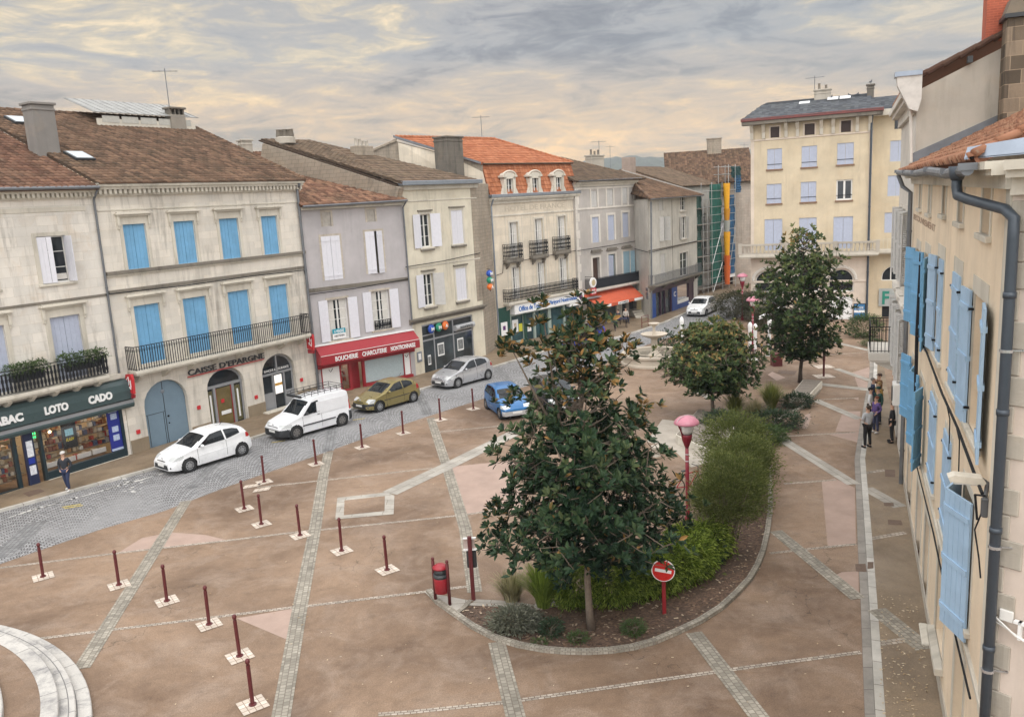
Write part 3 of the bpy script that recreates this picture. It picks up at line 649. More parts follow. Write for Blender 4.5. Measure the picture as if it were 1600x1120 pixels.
mb=MB(); K.box(mb,-3.15,-.92,2.38,2.57,-.09,-.02); rb=mb.build('red_banner',bred,b); K.text("COMMERÇANT D'UTILITE LOCALE",-3.0,-1.0,2.43,2.52,-.02,white,rb,bold=.004,depth=.01)
mb=MB(); K.box(mb,-3.0,-2.35,1.15,2.28,-.14,-.115); pk=mb.build('black_window_poster',frame_d,b); mb=MB()
K.box(mb,-2.86,-2.5,1.72,2.02,-.115,-.108,.0); mb.build('poster_logo',plain('poster_cyan',(.35,.62,.70),.5,var=.4,scale=18),pk); K.text('FLASH',-2.86,-2.5,1.48,1.62,-.112,plain('poster_yellow',(.8,.65,.05),.5),pk,bold=.01,shear=.3,depth=.006)
pil=MB(); K.box(pil,-4.7,-4.28,-.06,2.44,-.12,.06,.02); pl=pil.build('entrance_pillar',navy,b)
mb=MB(); 
for z,h in ((1.85,.14),(1.5,.2),(.72,.2)): K.box(mb,-4.62,-4.36,z-h,z+h,.06,.066)
mb.build('pillar_notices',plain('notice_white',(.66,.68,.72),.6,var=.3,scale=10),pl)
mb=MB(); K.box(mb,-4.62,-4.36,1.0,1.25,.06,.066); mb.build('lottery_notice',royal,pl)
mb=MB(); 
for i in range(3):
    for j in range(4): K.box(mb,-4.22+j*.09,-4.17+j*.09,1.9+i*.16,2.0+i*.16,-.5,-.49)
mb.build('green_led_sign',greenled,o)
fs=MB(); prof=[(.0,2.32),(.30,2.36),(.36,2.5),(.30,2.72),(.44,2.8),(.46,3.2),(.40,3.5),(.28,3.66),(0,3.7)]
fs.prism([(y,z) for y,z in prof],K.p(-9.7,0,0),K.n,Z,K.u,9.97)
s=thing('shop_fascia','dark green tobacco shop fascia with white letters','sign',K.p(-9.7,2.3)); fo=fs.build('fascia_board',tabg,s)
for t,a,e in (('TABAC',-6.15,-4.73),('LOTO',-3.85,-2.84),('CADO',-1.93,-.82)): K.text(t,a,e,2.98,3.34,.455,white,s,bold=.05,depth=.05)
mb=MB(); K.box(mb,-9.7,.25,2.5,2.72,.3,.34); mb.build('shutter_box',frame_g,s)
# ================================================================== butcher BO
b=thing('narrow_house','grey rendered house with closed white shutters above the butcher shop','building',BO.A,GR_H)
X2=[(1.17,2.38,6.78,9.31),(4.09,5.27,6.87,9.39)]; X1=[(1.2,2.5,3.22,5.64),(4.15,5.42,3.4,5.8)]; XS=[(1.41,1.94,9.86,10.68),(4.34,4.9,9.95,10.69)]
SHP=(.35,6.6,-.1,2.2)
wall(BO,0.02,6.95,-.1,11.1,X2+X1+XS+[SHP],m_grey,b,extra=shell(0.02,6.95,-.1,11.05,9,bs0=.02,bs1=3.4,gl=[(-8.9,14.7)],gr=[(-8.9,14.7)]))
for w in X2+XS+X1: surround(BO,*w,wallmat('chipped_stone_edge',(.52,.47,.40),(.2,.17,.14),.8,(.3,.22),joint=.7) if 'chipped_stone_edge' not in MATS else MATS['chipped_stone_edge'],b,w=.12,sill=w in X1,pr=.012)
closed(BO,b,[X2[0]],wshut,dep=.0,bat=(.1,.9),boards=2); leaf(BO,4.09,.6,6.87,9.39,8,1,wshut,b,off=.0,boards=2,battens=(.1,.9)); leaf(BO,5.27,.5,6.87,9.39,20,-1,wshut,b,off=0.0,boards=2,battens=(.1,.9))
for w in XS: 
    mb=MB(); BO.box(mb,*w,-.1,-.06); mb.build('boarded_hatch',beigeb,b)
for w in X1:
    g=window(BO,*w,frame_w,pane,b,2,4,fw=.07); curtains(BO,*w,g,net)
    leaf(BO,w[0]-.02,.6,w[2],w[3],176,1,wshut,b,boards=3,battens=(.12,.88)); leaf(BO,w[1]+.02,.6,w[2],w[3],174,-1,wshut,b,boards=3,battens=(.12,.88))
railing(BO,4.25,5.35,3.42,4.0,.08,iron,b,'ornate',.12,name='window_guard')
s=thing('estate_sign','small white and turquoise sale board on the windowsill over the butcher','sign',BO.p(1.3,3.25,.1)); mb=MB(); BO.box(mb,1.3,2.15,3.3,3.62,.08,.1); mb.build('board',white,s); mb=MB(); BO.box(mb,1.3,2.15,3.62,3.9,.08,.1); mb.build('turquoise_band',plain('turquoise',(.02,.30,.40),.4),s); BO.text('A VENDRE',1.4,2.05,3.66,3.84,.1,white,s,depth=.01); BO.text('NESTENN',1.4,2.05,3.42,3.54,.1,frame_d,s,depth=.01)
band(BO,.02,6.9,6.2,6.42,.06,m_trimdark,b); mb=MB(); mb.tube([BO.p(0,6.1,.1),BO.p(3,6.12,.12),BO.p(6.9,6.3,.1)],.025,5); mb.build('facade_cable',iron,b)
sl=slope(11.15,.5,20); roof(roofpoly(BO,[sl(-.1,.5),sl(6.95,.5),sl(3.0,-9.5),sl(-.1,-9.5)]),r_red,b,tone=(.05,.95))
mb=MB(); mb.tube([BO.p(0,11.05,.52),BO.p(6.95,11.1,.52)],.075,8); mb.build('gutter',zincd,b); band(BO,.02,6.93,10.85,11.05,.25,m_trim,b,'eaves_board')
chimney(BO.p(1.2,0,-9.0),.7,.6,13.7,15.4,m_gable,b,(BO.u,BO.n,Z))
pipe(BO,[(6.85,11,.5),(6.88,10.7,.1),(6.9,3.4,.09)],.05,zincd,b)
o=recess(BO,.4,6.55,-.06,2.15,1.8,b,plain('butcher_tiles',(.36,.30,.28),.4)); goods(BO,1.6,2.4,.5,1.7,-1.2,-.8,o,3,pal=[(.35,.05,.04),(.5,.4,.35),(.55,.15,.1)])
fr=MB()
for a,e in ((.35,.42),(1.55,1.66),(2.2,2.38),(3.12,3.28),(6.08,6.14),(6.55,6.6)): BO.box(fr,a,e,-.08,2.15,-.14,.02)
fr.build('shop_frame',red,b)
for a,e,z in ((.42,1.55,-.06),(6.14,6.55,.3)):
    mb=MB(); BO.box(mb,a,e,z,2.1,-.1,.005); pn=mb.build('white_panel',white,b); mb=MB(); mb.tube([BO.p((a+e)/2-.12,1.55,.01),BO.p((a+e)/2-.02,1.4,.01),BO.p((a+e)/2+.14,1.58,.01)],.02,5); mb.build('panel_mark',frame_d,pn)
mb=MB(); BO.box(mb,3.28,6.08,.3,2.1,-.08,-.05); mb.build('frosted_window',frost,b)
glasspane(BO,1.66,2.2,.2,2.1,-.06,b)
mb=MB(); BO.box(mb,2.38,3.12,-.06,2.0,-.5,-.45); mb.build('door',red,b)
mb=MB(); BO.box(mb,3.2,6.7,.02,.28,.02,.1,.01); BO.box(mb,1.5,2.3,-.02,.2,.02,.1,.01); mb.build('red_sill',red,b); mb=MB(); BO.box(mb,3.2,6.7,-.1,.02,.01,.08); mb.build('shop_plinth',m_trim,b)
s=thing('shop_awning','dark red butcher shop awning with white letters','awning',BO.p(.1,2,.0)); mb=MB()
mb.prism([(.0,2.0),(.22,2.0),(.72,2.02),(.75,2.02),(.75,2.56),(.12,3.05),(0,3.05)],BO.p(.05,0,.02),BO.n,Z,BO.u,6.85); mb.build('canopy',red,s)
mb=MB(); mb.prism([(0,1.72),(.2,1.72),(.2,2.0),(0,2.0)],BO.p(.1,0,.02),BO.n,Z,BO.u,6.75); mb.build('fascia_board',red,s)
mb=MB(); BO.box(mb,.05,6.9,2.53,2.56,.762,.782); BO.box(mb,0,6.95,3.05,3.12,0,.2); mb.build('trim_strip',white,s)
for t,a,e in (('BOUCHERIE',.95,2.45),('CHARCUTERIE',2.75,4.45),('NONTRONNAISE',4.75,6.55)): BO.text(t,a,e,2.12,2.40,.775,white,s,bold=.02,depth=.02)
# ================================================================== insurance office BA
b=thing('cream_house','cream rendered house with pale shutters above a glazed insurance shopfront','building',BA.A,GR_H)
Q2=[(1.7,2.62,8.1,10.2),(4.68,5.84,8.1,10.3)]; Q1=[(1.6,2.5,4.35,6.42),(4.75,5.8,4.33,6.46)]; QS=(1.1,6.25,-.1,3.2)
pb=[(0,0),(7.45,0)]
wall(BA,0,7.45,-.1,12.0,Q2+Q1+[QS],m_bank,b,extra=[[(0,0,-.1),(0,0,12.0),(-4.0,-7.2,14.8),(-4.0,-7.2,-.1)][::-1]])
mb=MB(); A_=BA.p(7.45,0); B_=OF.A.copy(); B_[2]=0; d_=(B_-A_); 
mb.quad(A_-Z*.1,B_-Z*.1,B_+Z*12,A_+Z*12,[(0,0),(3.2,0),(3.2,12),(0,12)]); mb.build('side_wall',m_rubble,b)
mb=MB(); BA.box(mb,6.85,7.47,4.0,11.8,-.02,.012,.0); mb.build('quoin_strip',m_rubble,b)
for w in Q2+Q1: surround(BA,*w,m_trim,b,w=.14,pr=.03,sill=True)
for i,(a,e,c,d) in enumerate(Q2+Q1): 
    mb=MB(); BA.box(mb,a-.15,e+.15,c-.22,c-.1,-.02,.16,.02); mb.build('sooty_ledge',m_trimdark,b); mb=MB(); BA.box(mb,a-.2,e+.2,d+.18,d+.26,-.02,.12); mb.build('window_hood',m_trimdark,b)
for w in (Q2[0],Q1[0]):
    g=window(BA,*w,frame_w,pane,b,2,3,fw=.07); leaf(BA,w[0]-.02,.72,w[2],w[3],174,1,wshut,b,boards=3,battens=(.15,.85)); leaf(BA,w[1]+.02,.72,w[2],w[3],160 if w is Q2[0] else 120,-1,wshut if w is Q2[0] else gshut,b,boards=3,battens=(.15,.85))
closed(BA,b,[Q2[1],Q1[1]],wshut,dep=.02,boards=2)
band(BA,0,7.45,11.0,11.08,.04,m_trim,b); band(BA,0,7.45,6.9,6.98,.03,m_trim,b); band(BA,0,7.5,11.72,12.0,.18,m_trim,b)
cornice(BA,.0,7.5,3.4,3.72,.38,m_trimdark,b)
mb=MB(); mb.tube([BA.p(0,7.05,.09),BA.p(3.5,7.1,.1),BA.p(7.4,7.3,.09)],.025,5); mb.build('facade_cable',iron,b)
mb=MB(); BA.box(mb,-.1,7.6,12.0,12.26,.05,.55,.02); mb.build('box_gutter',zinc,b)
sl=slope(12.2,.45,22)
roof(roofpoly(BA,[sl(-.1,.45),sl(7.55,.45),sl(-.4,-7.3),sl(-4.2,-7.3)]),r_flat,b,w=.24,l=.34,h=.03,style='flat')
mb=MB(); t0,t1=BA.p(-.1,11.6,.1),BA.p(-4.1,14.75,-7.3); d_=t1-t0; L=np.linalg.norm(d_); 
e_=d_/L; nz=np.cross(BA.u,e_); nz=nz if nz[2]>0 else -nz
mb.box((t0+t1)/2-Z*.35,(.42,L,1.5),(BA.u,e_,nz)); mb.build('party_wall',m_rubble,b)
mb=MB()
for k in range(34): mb.box(t0+d_*(k+.5)/34+Z*(.42+.04*random.random()),(.55,.33,.09),(BA.u,e_,nz),.02)
mb.build('party_wall_coping',r_brown,b)
c=BA.p(-2.9,0,-6.6); ch=chimney(c,1.3,.8,13.4,15.0,smoke,b,(BA.u,BA.n,Z),cap=False); mb=MB(); mb.lathe([(.62,15),(.62,15.35),(.5,15.4)],14,(c[0],c[1],0)); mb.build('chimney_crown',m_gable,ch)
for k in range(5): q=MB(); q.lathe([(.15,15.35),(.17,15.5),(.12,15.8),(.16,15.85)],8,(c[0]-.4+.2*k,c[1]+.1*(k%2),0)); q.build('chimney_pot',smoke,ch,True)
ch=chimney(BA.p(1.6,0,-4.6),1.5,.6,13.9,14.75,m_rubble,b,(BA.u,BA.n,Z),cap=False,pots=4,potmat=m_gable)
c=BA.p(7.7,0,-2.4); chimney(c,1.75,1.15,11.0,15.2,smoke,b,(BA.u,BA.n,Z))
# shopfront
o=recess(BA,1.12,6.23,-.06,3.15,2.,b,plain('agency_wall',(.25,.25,.24),.7),light=False)
fr=MB()
for x in (1.14,2.27,4.2,6.2): BA.box(fr,x-.05,x+.05,-.06,3.2,-.16,-.06)
for z in (.0,2.15,3.14): BA.box(fr,1.15,6.2,z-.05,z+.05,-.155,-.055)
BA.box(fr,1.15,2.25,2.45,2.52,-.15,-.05); fr.build('shop_frame',frame_g,b)
mb=MB(); BA.box(mb,1.17,6.18,-.02,3.12,-.12,-.10); mb.build('shop_glass',pane2,b)
for x,wd in ((1.72,.14),(2.9,.32),(4.9,.32)):
    mb=MB(); BA.box(mb,x-wd,x+wd,.9 if x>2 else .5,1.75 if x>2 else 1.15,-.1,-.09); p_=mb.build('poster',white,b); mb=MB(); BA.box(mb,x-wd*.8,x+wd*.8,1.0 if x>2 else .6,1.65 if x>2 else 1.05,-.09,-.086); mb.build('poster_picture',plain('poster_grey',(.18,.19,.19),.6,var=.7,scale=5),p_)
mb=MB(); mb.tube([BA.p(4.25,2.52,.05),BA.p(6.2,2.52,.05)],.2,14); mb.build('roller_box',plain('roller_grey',(.45,.46,.47),.4,.2),b); BA.text('assurances',4.6,5.9,2.45,2.62,.26,frame_d,b,depth=.01,bold=0)
mb=MB(); BA.box(mb,.46,.9,.9,1.56,0,.05,.01); q=mb.build('notice_case',zinc,b); mb=MB(); BA.box(mb,.56,.8,1.05,1.45,.05,.056); mb.build('notice',white,q)
mb=MB(); BA.box(mb,1.0,6.4,-.1,.08,.02,.3,.01); mb.build('doorstep',m_trim,b)
for (F,pos,lb,gx) in ((BA,[(1.91,2.86,.08),(2.63,2.86,.08),(3.28,2.88,.08)],'row of three coloured balls with white letters over the glazed shopfront',0),(BA,[(7.7,5.86,.55),(7.7,5.4,.55),(7.7,4.93,.55)],'vertical trio of coloured balls hung on the rubble stone side wall',1)):
    s=thing('ball_sign',lb,'sign',F.p(pos[0][0],pos[0][1],0))
    for (x,z,o_),mt,lt in zip(pos,(oblue,ogreen,orange),'MMA'):
        rr=.3 if gx==0 else .23; q=MB(); q.ball(F.p(x,z,o_),(rr,.14 if gx==0 else rr,rr),16,10,(F.u,F.n,Z)); bb=q.build('sign_ball',mt,s,True); F.text(lt,x-.13,x+.13,z-.12,z+.10,o_+(.13 if gx==0 else rr-.03),white,bb,bold=.03,depth=.03)
    q=MB(); 
    if gx: q.tube([F.p(7.45,6.2,.55),F.p(7.7,6.2,.55),F.p(7.7,4.6,.55)],.025,6)
    else: q.tube([F.p(1.6,2.86,0),F.p(3.55,2.88,0)],.03,6)
    q.build('bracket',iron,s)
# ================================================================== tourist office OF
b=thing('mansard_house','cream house with bright orange mansard roof and three arched dormers','building',OF.A,GR_H)
Y2=[(1.97,2.93,6.5,9.15),(4.87,5.82,6.55,9.24),(7.65,8.67,6.65,9.31)]; Y1=[(2.0,2.94,3.4,5.8),(4.92,5.87,3.45,5.92),(7.64,8.72,3.5,6.03)]; YS=(1.5,9.95,-.1,2.3)
wall(OF,0,10.2,-.1,11.0,Y2+Y1+[YS],m_office,b,extra=[[(0,0,-.1),(0,0,11.0),(0,-.5,13.4),(-4.2,-4.6,15.2),(-4.2,-4.6,-.1)][::-1],[(10.2,0,-.1),(10.2,-6,-.1),(10.2,-6,13.4),(10.2,-.5,13.4),(10.2,0,11)][::-1]])
for w in Y2+Y1: surround(OF,*w,m_trim,b,w=.13,pr=.03,sill=False); g=window(OF,*w,frame_w,pane,b,2,3,fw=.07); curtains(OF,*w,g,net)
cornice(OF,-.05,10.3,10.55,11.0,.35,m_trim,b); band(OF,0,10.2,9.62,9.74,.05,m_trim,b)
mb=MB()
for x in (1.55,3.4,4.4,6.3,7.2,9.2): OF.box(mb,x-.025,x+.025,2.9,9.6,0,.012)
mb.build('vertical_fillets',m_trim,b)
OF.text('HOTEL DE FRANCE',1.6,8.6,9.95,10.35,.002,plain('faded_letters',(.50,.44,.35),.9),b,depth=.006,bold=.02,name='faded_lettering')
for k in range(3):
    a=[1.08,4.05,6.85][k]; z=[6.45,6.5,6.6][k]; bb=slab(OF,a,a+1.9,z-.22,z,.42,m_trimdark,b,2); railing(OF,a+.05,a+1.85,z,z+1.12,.38,iron,bb,'ornate',.14)
bb=slab(OF,.85,9.3,3.12,3.3,.62,m_trim,b,6); railing(OF,.9,9.25,3.3,4.25,.58,iron,bb,'ornate',.15)
mb=MB(); mb.tube([OF.p(.2,5.4,.08),OF.p(.9,5.5,.08),OF.p(1.0,6.15,.08),OF.p(5,6.3,.08),OF.p(10.2,6.45,.08)],.025,5); mb.build('facade_cable',iron,b)
pipe(OF,[(.02,10.9,.4),(.05,10.4,.12),(.1,0,.1)],.06,zinc,b)
# mansard front, roof
mb=MB(); OF.box(mb,-.1,10.35,11.0,11.22,.02,.42,.02); mb.build('zinc_gutter',zinc,b)
roof([OF.p(0,11.2,.15),OF.p(10.2,11.2,.15),OF.p(10.15,13.42,-.5),OF.p(-.05,13.42,-.5)],r_orange,b,w=.3,l=.33,h=.03,style='flat',name='mansard')
z0=13.45; sl=lambda s,o:(s,o,z0+(-.35-o)*math.tan(R(26)))
roof(roofpoly(OF,[sl(-.1,-.35),sl(10.35,-.35),sl(5.9,-4.8),sl(-4.2,-4.8)]),r_orange,b,w=.3,l=.36,h=.035,style='flat',name='roof')
roof([OF.p(10.35,z0,-.35),OF.p(10.35,z0,-9.2),OF.p(5.9,sl(5.9,-4.8)[2],-4.8)],r_orange,b,w=.3,l=.36,h=.035,style='flat',name='hip_roof')
ridge([OF.p(-4.2,sl(0,-4.8)[2],-4.8),OF.p(5.9,sl(0,-4.8)[2],-4.8),OF.p(10.35,z0,-.35)],r_orange,b); mb=MB(); mb.tube([OF.p(-.1,13.42,-.3),OF.p(10.3,13.42,-.3)],.06,8); mb.build('eaves_roll',r_flat,b)
mb=MB(); P0,P1=OF.p(-.15,13.42,-.45),OF.p(-4.35,sl(0,-4.8)[2]-.02,-4.9); d_=P1-P0; L=np.linalg.norm(d_); mb.box((P0+P1)/2+Z*.06,(L,.3,.16),(d_/L,np.cross(d_/L,Z),Z)); mb.build('verge_board',zincd,b)
mb=MB(); mb.quad(OF.p(-.02,-.1,-.4),OF.p(-4.25,-.1,-4.85),OF.p(-4.25,15.35,-4.85),OF.p(-.02,13.4,-.4),[(0,0),(6,0),(6,15.3),(0,13.4)]); mb.build('rubble_gable',m_rubble,b)
P0,P1=OF.p(-4.35,15.5,-4.9),OF.p(-6.2,14.5,-6.2); mb=MB(); mb.quad(OF.p(-4.25,-.1,-4.85),OF.p(-7.2,-.1,-6.6),OF.p(-7.2,14.1,-6.6),OF.p(-4.25,15.35,-4.85),[(0,0),(4,0),(4,14.1),(0,15.3)]); mb.box((OF.p(-4.25,15.35,-4.85)+OF.p(-7.2,14.1,-6.6))/2+Z*.05,(3.7,.3,.14),((OF.p(-7.2,14.1,-6.6)-OF.p(-4.25,15.35,-4.85))/3.65,OF.n,Z)); mb.build('rear_gable',m_rubble,b)
for s_ in (2.03,4.9,7.72):
    mb=MB(); w_=.62
    pts=[(-w_,11.2),(w_,11.2),(w_,12.45)]+[(w_*math.cos(t),12.45+.30*math.sin(t)) for t in np.linspace(.2,math.pi-.2,7)]+[(-w_,12.45)]
    for x0,x1 in ((-w_,-.36),(.36,w_)): OF.box(mb,s_+x0,s_+x1,11.2,12.45,-.5,.28)
    mb.prism([(x,z) for x,z in [(-w_,12.3),(w_,12.3)]+[(w_*math.cos(t),12.45+.32*math.sin(t)) for t in np.linspace(0,math.pi,9)]],OF.p(s_,0,-.5),OF.u,Z,OF.n,.78)
    mb.tube([OF.p(s_+(w_+.1)*math.cos(t),12.5+.36*math.sin(t),.25) for t in np.linspace(0,math.pi,9)],.07,6); OF.box(mb,s_-w_-.15,s_-w_+.1,12.42,12.55,-.3,.34); OF.box(mb,s_+w_-.1,s_+w_+.15,12.42,12.55,-.3,.34)
    for sg in (-1,1): mb.prism([(0,0),(.35,0),(.1,.45),(0,.8)],OF.p(s_+sg*w_,11.2,.2),OF.u*sg,Z,-OF.n*sg if False else -OF.n,.12)
    dm=mb.build('dormer',m_trim,b)
    window(OF,s_-.36,s_+.36,11.3,12.36,frame_w,pane,dm,2,2,dep=-.1,fw=.06)
antenna(OF.p(4.6,15.5,-4.8),1.9,'television aerial on the orange roof ridge',7,.2)
# shop
o=recess(OF,1.55,9.9,-.06,2.28,2.,b,plain('office_wall',(.30,.34,.33),.7),light=False); fr=MB()
for a,e in ((1.5,1.62),(3.0,3.3),(4.2,4.4),(5.95,6.3),(7.9,8.1),(9.75,9.95)): OF.box(fr,a,e,-.08,2.3,-.16,.02)
OF.box(fr,1.5,9.95,2.15,2.3,-.15,.015); OF.box(fr,1.5,3.0,-.08,.2,-.15,.015); OF.box(fr,6.2,9.8,-.08,.25,-.15,.015); fr.build('shop_frame',plain('pale_green_frame',(.33,.40,.36),.4),b)
mb=MB(); 
for a,e in ((1.6,3.02),(3.28,4.22),(4.38,5.97),(6.28,7.92),(8.08,9.8)): OF.box(mb,a,e,-.05,2.2,-.13,-.11)
mb.build('shop_glass',pane_t,b)
for q_ in ((.2,1.46,-.1,2.95,.0,.06),(3.0,3.3,-.08,2.2,.0,.05),(5.0,5.35,-.08,2.2,-.1,.0),(9.96,10.2,-.1,3.0,0,.06)): mb=MB(); OF.box(mb,*q_); mb.build('green_panel',dgreen,b)
for x,z,h,w_,mt in ((.75,1.35,.5,.35,'w'),(2.15,1.35,.48,.33,'w'),(2.75,1.15,.3,.2,'y'),(3.75,1.0,.3,.22,'w'),(5.15,1.6,.2,.16,'g')):
    mb=MB(); OF.box(mb,x-w_,x+w_,z-h,z+h,-.10 if x>1.5 else .06,-.09 if x>1.5 else .07); q=mb.build('poster',white if mt=='w' else plain('poster_lemon',(.62,.60,.05),.5) if mt=='y' else lblue,b)
    if mt=='w': mb=MB(); OF.box(mb,x-w_*.4,x+w_*.4,z-.1,z+.22,-.09 if x>1.5 else .07,-.085 if x>1.5 else .075); mb.build('poster_mark',plum if x<1 else plain('poster_beige',(.5,.42,.33),.6,var=.4,scale=9),q)
s=thing('shop_fascia','white fascia with blue lettering of the tourist office under the iron balcony','sign',OF.p(1.55,2.3)); mb=MB(); OF.box(mb,1.55,10.05,2.32,3.04,.02,.5,.01); mb.build('fascia_board',white,s)
OF.text('Office de Tourisme',2.0,5.4,2.5,2.88,.5,signblue,s,bold=.02,depth=.02); OF.text('Périgord Nontronnais',5.6,9.1,2.45,2.88,.5,signblue,s,bold=.02,depth=.02)
mb=MB(); mb.prism([(0,-.3),(.26,0),(0,.3),(-.26,0)],OF.p(9.6,2.72,.5),OF.u,Z,OF.n,.02); lg=mb.build('diamond_logo',plum,s); mb=MB()
for a in range(4): mb.box(OF.p(9.6+.09*(a%2*2-1),2.72+.1*(a//2*2-1),.522),(.07,.01,.07),(OF.u,OF.n,Z))
mb.build('logo_squares',plain('logo_lilac',(.45,.25,.5),.5),lg)
mb=MB(); OF.box(mb,8.2,9.9,2.05,2.32,.1,.45); mb.build('blind_box',white,s)
# ================================================================== restaurant RE
b=thing('taupe_house','taupe rendered house with white window bands above the restaurant with orange awning','building',RE.A,GR_H)
TB=[(2.3,3.05,9.85,11.1),(4.55,5.3,9.9,11.17),(6.75,7.45,9.95,11.25)]; V2=[(2.25,3.18,6.9,9.0),(4.47,5.4,6.95,9.05),(6.62,7.53,7.05,9.15)]; V1=[(2.15,3.12,3.2,5.65),(4.4,5.4,3.2,5.75),(6.57,7.6,3.25,5.82)]; VS=(1.0,6.9,-.1,2.5)
wall(RE,.1,8.7,-.1,11.9,TB+V2+V1+[VS],m_resto,b,extra=shell(.1,8.7,-.1,11.85,6))
mb=MB(); RE.box(mb,.1,8.7,11.28,11.42,-.02,.05); RE.box(mb,.1,8.7,9.66,9.8,-.02,.05); RE.box(mb,.1,.5,9.8,11.28,-.02,.04); RE.box(mb,8.4,8.7,9.8,11.28,-.02,.04)
for x in (2.1,3.1,4.3,5.35,6.55,7.5): RE.box(mb,x,x+.16,9.8,11.28,-.02,.04)
mb.build('white_bands',m_white,b)
for w in V2+V1: surround(RE,*w,m_white,b,w=.2,pr=.03,sill=False)
closed(RE,b,TB,gshut,dep=.05,boards=2); closed(RE,b,V2,lilac,dep=.06,boards=2)
mb=MB(); RE.box(mb,V1[0][0],V1[0][1],3.2,5.6,-.3,-.25); mb.build('brown_door',plain('brown_door_paint',(.07,.04,.03),.5),b); 
window(RE,*V1[1],plain('teal_frame',(.12,.22,.24),.5),pane_t,b,2,3); leaf(RE,4.4,.5,3.3,5.7,95,1,lilac,b,boards=2); closed(RE,b,[V1[2]],plain('turquoise_shutter',(.28,.42,.50),.6),dep=.05,boards=2); leaf(RE,7.65,.55,3.3,5.8,170,-1,plain('turquoise_shutter',(.28,.42,.50),.6),b,boards=2)
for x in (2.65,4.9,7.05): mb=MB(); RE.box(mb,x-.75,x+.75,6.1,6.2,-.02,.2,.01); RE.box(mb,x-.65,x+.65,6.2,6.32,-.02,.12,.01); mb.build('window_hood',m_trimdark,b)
mb=MB(); 
for k in range(17): z=-.1+k*.68; w_=.5 if k%2 else .3; RE.box(mb,.1,.1+w_,z,z+.66,-.02,.03,.008)
mb.build('corner_quoins',m_white,b)
cornice(RE,0,8.85,11.5,11.9,.35,m_trim,b); mb=MB(); mb.tube([RE.p(0,11.95,.5),RE.p(9.0,12.0,.5)],.07,8); mb.build('gutter',zincd,b)
mb=MB(); mb.tube([RE.p(.1,6.42,.08),RE.p(5,6.5,.08),RE.p(8.7,6.6,.08)],.025,5); mb.build('facade_cable',iron,b)
sl=slope(11.98,.5,22); roof(roofpoly(RE,[sl(-.3,.5),sl(9.6,.5),sl(4.4,-4.7),sl(-.3,-4.7)]),r_flat,b,tone=(.0,.5)); ridge([RE.p(-.3,sl(0,-4.7)[2],-4.7),RE.p(4.4,sl(0,-4.7)[2],-4.7),RE.p(9.6,11.98,.5)],r_flat,b); roof([RE.p(9.6,11.98,.5),RE.p(9.6,11.98,-9.9),RE.p(4.4,sl(0,-4.7)[2],-4.7)],r_flat,b,name='hip_roof')
ch=chimney(RE.p(8.6,0,-4.2),1.9,.7,12.0,14.2,m_gable,b,(RE.u,RE.n,Z),cap=True,pots=3,potmat=smoke); antenna(RE.p(9.3,14.2,-4.2),1.4,'small aerial beside the wide cement chimney',4,.1)
bb=slab(RE,1.0,8.45,2.98,3.14,.72,m_white,b,0); rl=railing(RE,1.05,8.4,3.14,4.02,.68,iron,bb,'bars',.1); mb=MB(); RE.box(mb,1.05,8.4,3.2,3.95,.66,.675); mb.build('railing_screen',plain('dark_mesh',(.035,.042,.052),.6),rl)
o=recess(RE,1.05,6.85,-.06,2.45,1.6,b,plain('dim_wall',(.16,.13,.11),.8),light=False); mb=MB()
for a,e in ((1.2,1.9),(3.4,5.4),(6.2,6.85)): RE.box(mb,a,e,.0,2.3,-.14,-.12)
mb.build('shop_glass',pane2,b); mb=MB()
for a,e in ((1.0,1.15),(1.9,3.4),(5.4,6.2)): mb=MB(); RE.box(mb,a,e,-.08,2.45,-.12,.0); mb.build('pale_panel',m_trim,b)
mb=MB(); RE.box(mb,7.3,7.9,.1,2.0,-.02,.03); mb.build('side_door',frame_d,b)
s=thing('shop_awning','orange restaurant awning with white panels on its valance','awning',RE.p(.4,2,0)); mb=MB(); A1,A2,A3,A4=RE.p(.3,2.75,.05),RE.p(7.6,2.8,.05),RE.p(7.0,1.98,1.7),RE.p(.6,1.9,1.7)
n_=14
for k in range(n_):
    t0,t1=k/n_,(k+1)/n_; L=lambda a,c_,t:a+(c_-a)*t
    sag=lambda t:Z*(-.02*math.sin(t*n_*.5))
    mb.quad(L(A4,A3,t0),L(A4,A3,t1),L(A1,A2,t1)+sag(t1),L(A1,A2,t0)+sag(t0))
    mb.quad(L(A4,A3,t0)-Z*.03,L(A1,A2,t0)+sag(t0)-Z*.03,L(A1,A2,t1)+sag(t1)-Z*.03,L(A4,A3,t1)-Z*.03)
mb.quad(A4-Z*.25,A3-Z*.25,A3,A4); mb.quad(A4-Z*.25+RE.n*.02,A4+RE.n*.02,A3+RE.n*.02,A3-Z*.25+RE.n*.02); mb.build('canopy',plain('orange_canvas',(.52,.10,.045),.8,var=.15,scale=2),s)
mb=MB(); 
for a,e in ((.75,2.2),(3.2,4.7),(5.6,6.9)): RE.box(mb,a,e,1.70,1.92,1.73,1.75)
pn=mb.build('white_valance_panel',white,s); RE.text('LA COMEDIE',3.3,4.6,1.74,1.88,1.75,frame_d,pn,depth=.01)
mb=MB(); RE.box(mb,.1,1.9,2.5,2.56,.0,1.0); mb.build('grey_side_panel',frame_g,s)
s=thing('pub_sign','round beer sign over a small red panel on the quoined corner','sign',RE.p(1.2,2.9)); mb=MB(); mb.lathe([(.36,-.06),(.42,-.05),(.42,.05),(.36,.06)],20,RE.p(1.05,3.75,.8),(RE.u,Z,RE.n)); mb.build('round_panel',white,s,False); mb=MB(); mb.lathe([(.25,.06),(.25,.075)],16,RE.p(1.05,3.75,.8),(RE.u,Z,RE.n)); mb.build('round_emblem',plain('beer_emblem',(.5,.42,.25),.5,var=.5,scale=6),s)
